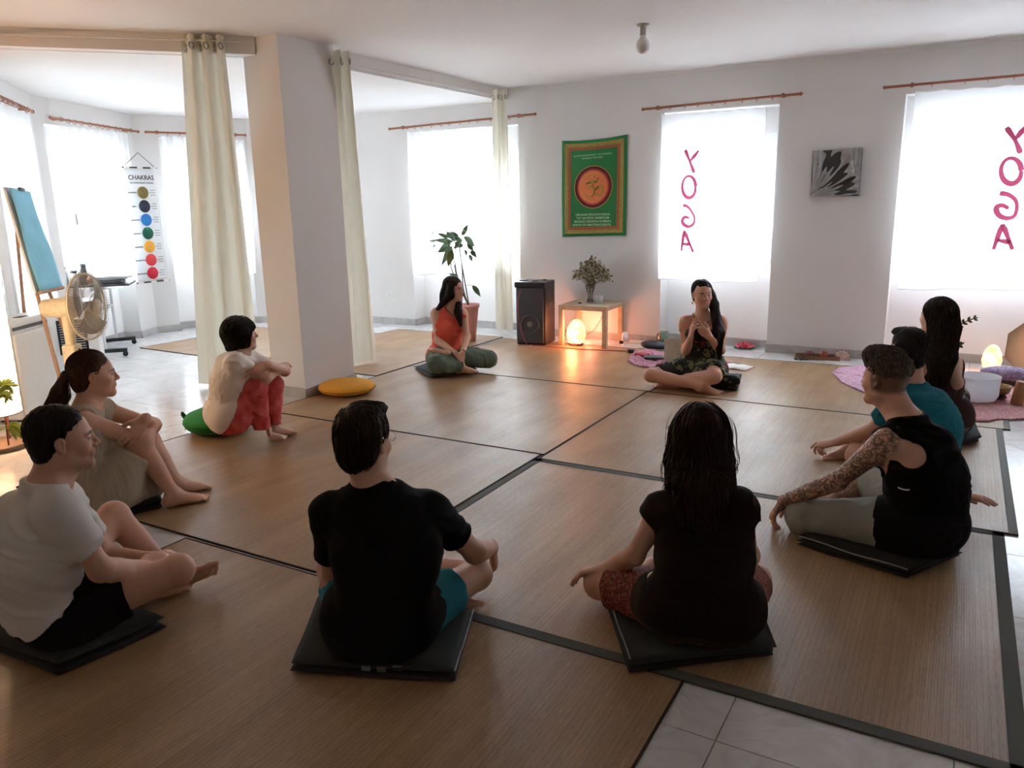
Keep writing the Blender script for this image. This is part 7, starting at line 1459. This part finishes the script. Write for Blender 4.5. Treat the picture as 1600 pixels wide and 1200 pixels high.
def person_black_tank():
    c = atz(1430, 868, .05); d = nrm((c-CP)*[1, 1, 0]); B = Body(c+Zu*.10+d*.12, -48, True, 1.0)
    B.spine(V(B, 1448, 758, .0), V(B, 1422, 658, .06)); B.shoulders(0, drop=.045, w=.175); B.hips(.082)
    B.j['shL'] = V(B, 1383, 692, -.06); B.j['shR'] = V(B, 1460, 690, .24)
    B.head(V(B, 1384, 594, .12), -52, -2, 0, 1.0)
    B.arm('L', V(B, 1308, 752, -.02), V(B, 1224, 782, .02)); B.arm('R', V(B, 1480, 742, .34), V(B, 1492, 770, .50))
    B.leg('L', V(B, 1258, 808, .02), V(B, 1370, 838, .22), toe=B.vr*.8+B.vd*.6, sole=-Zu); B.leg('R', V(B, 1352, 752, .50), V(B, 1290, 812, .28), toe=-B.vr*.2-B.vd*.6, sole=-Zu)
    lens(B, 'P8')
    pr = B.torso()
    for k in 'RL': pr += B.armp(k)+B.legp(k)+B.footp(k)
    pr += B.handp('L', -B.vr*.45-Zu*.85, B.vr*.8-Zu*.3, .4, curls=(.5, .55, .6, .6), thumb=.2); pr += B.handp('R', B.vr*.9+B.vd*.1-Zu*.1, -Zu, .12)
    pr += B.headp(jaw=.9)
    j = B.j
    def alpha(P):
        e, w, s_ = j['elL'], j['wrL'], j['shL']; d1 = seg_dist(P, s_, e); d2 = seg_dist(P, e, w); dd = np.minimum(d1, d2)
        a = np.clip((.075-dd)/.012, 0, 1); a *= np.clip((.22-np.linalg.norm(P-B.chest, axis=1)*0-.0)*10, 0, 1)
        d3 = seg_dist(P, j['knR'], j['anR']); a = np.maximum(a, np.clip((.09-d3)/.02, 0, 1)*.6); return a
    root = thing('person', 'person in a black tank top with cropped curly hair and a tattooed arm', 'person', (B.pel[0], B.pel[1], 0))
    F, P, Q = multires(pr, .0072, B.zones(.0036)); C_ = skin_color(B, P, (.60, .34, .23))
    dl = P-B.hc; x, y, z = dl@B.hR, dl@B.hF, dl@B.hU       # shaved sides
    sv = np.clip((z+.055)/.02, 0, 1)*np.clip((.03-y)/.02, 0, 1)*np.clip((.07-z)/.02, 0, 1)*(np.abs(z) < .12)*(np.linalg.norm(dl, axis=1) < .15); C_ = C_*(1-sv[:, None]*.72)
    P = settle(B, P); mk('body', P, Q, tattoo_mat(), root, np.concatenate([C_, alpha(P)[:, None]], 1)); B.root = root
    tr = [x for x in B.torso(.008, .05)[:3]]+B.legp('L', .026, 1., .85)+B.legp('R', .024, 1., .15)
    FL, _ = garment(B, 'trousers', tr, cloth_mat('grey_denim', srgb(140, 140, 132)), .0068, .006, 87, 18, (1, 1, 1))
    tp = B.torso(.011, .05)+[limb(B.pel-B.F*.035-Zu*.03, B.chest, [.155, .165, .165, .165], flat=(B.F, .78), k=.05)]; N = B.neck
    F2 = Field(tp, .006); q = surf_at(F2, 1404, 706)
    for k, sg in (('R', 1), ('L', -1)): tp += [limb(j['sh'+k]+B.SR*sg*.040+Zu*.09, j['sh'+k]+B.SR*sg*.05-Zu*.16+B.F*.015, [.052, .066, .058], k=.006, op='-')]
    tp += [ell(q+Zu*.004, np.array([.078, .08, .050]), k=.01, op='-'), ell(q+Zu*.02-B.vr*.045, np.array([.06, .08, .065]), k=.01, op='-'), ell(surf_at(F2, 1425, 712), np.array([.06, .07, .052]), k=.01, op='-')]
    tp += [half(N+Zu*.020, Zu+B.F*.35, N, .09, k=.006), half(B.pel-Zu*.085, -Zu+B.F*.5, B.pel, .3)]
    garment(B, 'tank_top', tp, cloth_mat('black_jersey', (.0035, .0037, .004)) if 'black_jersey' not in MATS else MATS['black_jersey'], .0068, .005, 81, 16, over=[FL], gap=.012)
    A = np.array([B.hR, B.hF, B.hU]); H = B.H
    hp = [ell(H(0, -.018, .060), np.array([.0775, .098, .072]), A, k=.02), ell(H(0, .062, .104), np.array([.052, .044, .040]), A, k=.03), ell(H(0, .0, .118), np.array([.05, .06, .030]), A, k=.03), half(H(0, -.02, .028), -B.hU+B.hF*.30, B.hc, .3, k=.01)]
    hair(B, hp, HAIR_GREY, 800, 9, .006, lambda P: nrm_rows(B.hF*1.+wave3(P)*1.1), .005, .6, .0016, .5, seed=21, amp=.005, freq=110, stretch=(1, 1, 1))
    mb = MB(); mb.tube(snap(F, [N+Zu*.04+B.F*.03+B.R*.06, N+Zu*.045-B.F*.02+B.R*.05, N-B.F*.055+Zu*.042, N-B.R*.045-B.F*.03+Zu*.03, N-B.R*.060+B.F*.02+Zu*.0, N-B.R*.03+B.F*.09-Zu*.05], .003), .0028, 6); mb.part('necklace', MATS['dark_cord'], B.root)
    # small reflective print on the back
    F2 = Field(tp, .006); q = surf_at(F2, 1413, 763); g = F2.grad(q[None])[0]; rr = nrm(np.cross(g, Zu)); mb = MB()
    mb.surf(lambda u, v: q+g*.009+rr*(u-.5)*.045+Zu*((v-.5)*.006-.004*(1-(2*u-1)**2)), 8, 2); mb.part('print', simple('reflective_print', (.6, .6, .6), .4), B.root, solid=.0015)
    return B
def surf_at(F, px, py):
    d = ray(px, py); pts = CP+d*np.linspace(2.2, 7.5, 2200)[:, None]; s_ = F.sample(pts); return pts[int(np.argmax(s_ < 0))]
def seg_dist(P, a, b): ba = b-a; t = np.clip((P-a)@ba/(ba@ba), 0, 1); return np.linalg.norm(P-a-t[:, None]*ba, axis=1)
def wave3(P): return np.stack([wave(P, s_, 70, n=3) for s_ in (1, 2, 3)], 1)
# ---- man in the teal T-shirt behind
def man_teal_tee():
    c = atz(1440, 712, .13); B = Body(c, -58, True, 1.0)
    B.spine(V(B, 1452, 672, -.02), V(B, 1428, 605, .05)); B.shoulders(0, drop=.04, w=.175); B.hips(.082)
    B.head(V(B, 1418, 549, .06), -40, -4, 0, 1.0)
    B.j['shL'] = V(B, 1402, 632, -.07); B.j['shR'] = V(B, 1455, 632, .22)
    B.arm('L', V(B, 1362, 672, .03), V(B, 1308, 690, .10)); B.arm('R', V(B, 1470, 680, .28), V(B, 1420, 690, .4))
    B.leg('L', V(B, 1338, 712, .03), V(B, 1400, 728, .25), toe=-B.vr, sole=-Zu); B.leg('R', V(B, 1400, 678, .46), V(B, 1330, 702, .18), toe=-B.vr*.8-B.vd*.4-Zu*.05, sole=-Zu)
    lens(B, 'P9')
    pr = B.torso()
    for k in 'RL': pr += B.armp(k)+B.legp(k)+B.footp(k)
    pr += B.handp('L', -B.vr*.8-Zu*.25, -Zu*.8+B.vd*.3, .6, curls=(.3, .6, .9, 1.), thumb=.8); pr += B.handp('R', -B.vr, -Zu, .4)
    pr += B.headp(); person(B, 'man with short dark hair in a teal T-shirt, partly hidden behind the tattooed person', pr, (.56, .32, .22), .0075, .0038)
    so = [x for x in B.torso(.010, .05)[:3]]
    for k in 'RL': so += B.legp(k, .020, .60)
    FL, _ = garment(B, 'shorts', so, MATS['black_cotton'], .0068, .005, 95, 20, (1, 1, 1))
    sh = B.torso(.012, .06); N = B.neck
    for k in 'RL': sh += B.armp(k, .020, .60)
    sh += [limb(B.pel-B.F*.03, B.chest, [.150, .160, .165, .17], flat=(B.F, .78), k=.05), half(N+Zu*.024, Zu+B.F*.25, N, .095, k=.006), half(B.pel-Zu*.06, -Zu+B.F*.5, B.pel, .3)]
    garment(B, 'shirt', sh, cloth_mat('teal_jersey', (.012, .135, .185)), .0068, .006, 91, 16, over=[FL])
    A = np.array([B.hR, B.hF, B.hU]); hp = hair_cap(B, .0, .008, 0, -.075)+[ell(B.H(0, .05, .105), np.array([.055, .045, .022]), A, k=.02)]
    hp += [ell(B.H(s_*.088, .022, -.030), np.array([.026, .042, .048]), A, k=.008, op='-') for s_ in (1, -1)]
    cr = B.H(0, -.05, .10); hair(B, hp, HAIR_BLACK, 600, 6, .006, lambda P: nrm_rows(P-cr), .003, .3, .0016, .1, amp=.002, freq=140)
    return B
# ---- woman with long hair near the drum
def woman_floral_trousers():
    c = atz(1466, 650, .15); B = Body(c, -38, False, 1.0)
    B.spine(V(B, 1466, 602, -.0), V(B, 1463, 546, .02)); B.shoulders(0, drop=.03, w=.155); B.hips(.08)
    B.head(V(B, 1463, 496, .04), -52, 0, 0, 1.0)
    B.j['shR'] = V(B, 1484, 560, .0); B.j['shL'] = V(B, 1444, 560, -.08)
    B.arm('R', V(B, 1495, 598, -.06), V(B, 1465, 612, .14)); B.arm('L', V(B, 1438, 600, .0), V(B, 1420, 640, .05))
    B.leg('L', V(B, 1400, 655, .10), V(B, 1450, 665, .3), toe=-B.vr, sole=-Zu); B.leg('R', V(B, 1490, 622, .30), V(B, 1430, 660, .34), toe=-B.vr*.8, sole=-Zu)
    lens(B, 'P10')
    pr = B.torso()
    for k in 'RL': pr += B.armp(k)+B.legp(k)+B.footp(k)
    pr += B.handp('R', -B.vr, -Zu, .4)+B.handp('L', -B.vr, -Zu, .4)
    pr += B.headp(); person(B, 'woman with very long dark hair and floral trousers, beside the white singing bowl', pr, (.60, .35, .25), .0075, .0045)
    t = NT('dark_patchwork'); co = t.co('Object'); vo = t.node('ShaderNodeTexVoronoi'); vo.inputs['Scale'].default_value = 24; t.link(co, vo.inputs['Vector']); sp_ = t.node('ShaderNodeSeparateColor'); t.link(vo.outputs['Color'], sp_.inputs[0])
    t.base(t.ramp(sp_.outputs[0], [(0, (.012, .012, .016)), (.4, (.02, .02, .02)), (.55, (.25, .04, .07)), (.7, (.30, .20, .10)), (.85, (.05, .11, .06)), (1, (.38, .20, .22))])); t.rough(.85)
    tr = [x for x in B.torso(.016, .05)[:3]]
    for k in 'RL': tr += B.legp(k, .030, 1., .9)
    FL, _ = garment(B, 'trousers', tr, t.m, .0068, .006, 107, 20, (1, 1, 1))
    tp = B.torso(.010, .05)+[limb(B.pel-B.F*.02, B.chest, [.11, .105, .11, .12], flat=(B.F, .78), k=.05)]; N, j = B.neck, B.j
    for k, sg in (('R', 1), ('L', -1)): tp += [ell(j['sh'+k]+B.R*sg*.045+Zu*.0, .080, k=.006, op='-'), ell(j['sh'+k]+B.R*sg*.045-Zu*.07, .060, k=.006, op='-')]
    tp += [half(N-Zu*.02, Zu+B.F*.25, N, .09, k=.006), half(B.pel+Zu*.0, -Zu+B.F*.3, B.pel, .3)]
    garment(B, 'top', tp, cloth_mat('plum_jersey', (.05, .02, .02)), .0068, .004, 101, 18, over=[FL])
    H = B.H; hp = hair_cap(B, .004, .008, 0, -.3)
    hp += path([H(0, -.05, .03), H(0, -.085, -.06), V(B, 1474, 560, -.12), V(B, 1476, 600, -.14)], [.08, .072, .068, .02], k=.03, flat=(B.vd, .6))
    hp += path([H(-.05, -.03, .0), V(B, 1458, 555, -.14), V(B, 1457, 612, -.14)], [.04, .036, .01], k=.03)+path([H(.05, -.05, .0), V(B, 1484, 545, -.08), V(B, 1489, 572, -.08)], [.04, .026, .008], k=.03)
    hair(B, hp, HAIR_DARK, 450, 16, .022, down, .004, .12, .0022, .02, seed=25)
    return B
for fn in (man_black_tee, woman_brown_top, man_white_tee, woman_beige_dress, woman_red_trousers, woman_orange_top, woman_floral_dress, person_black_tank, man_teal_tee, woman_floral_trousers): fn()
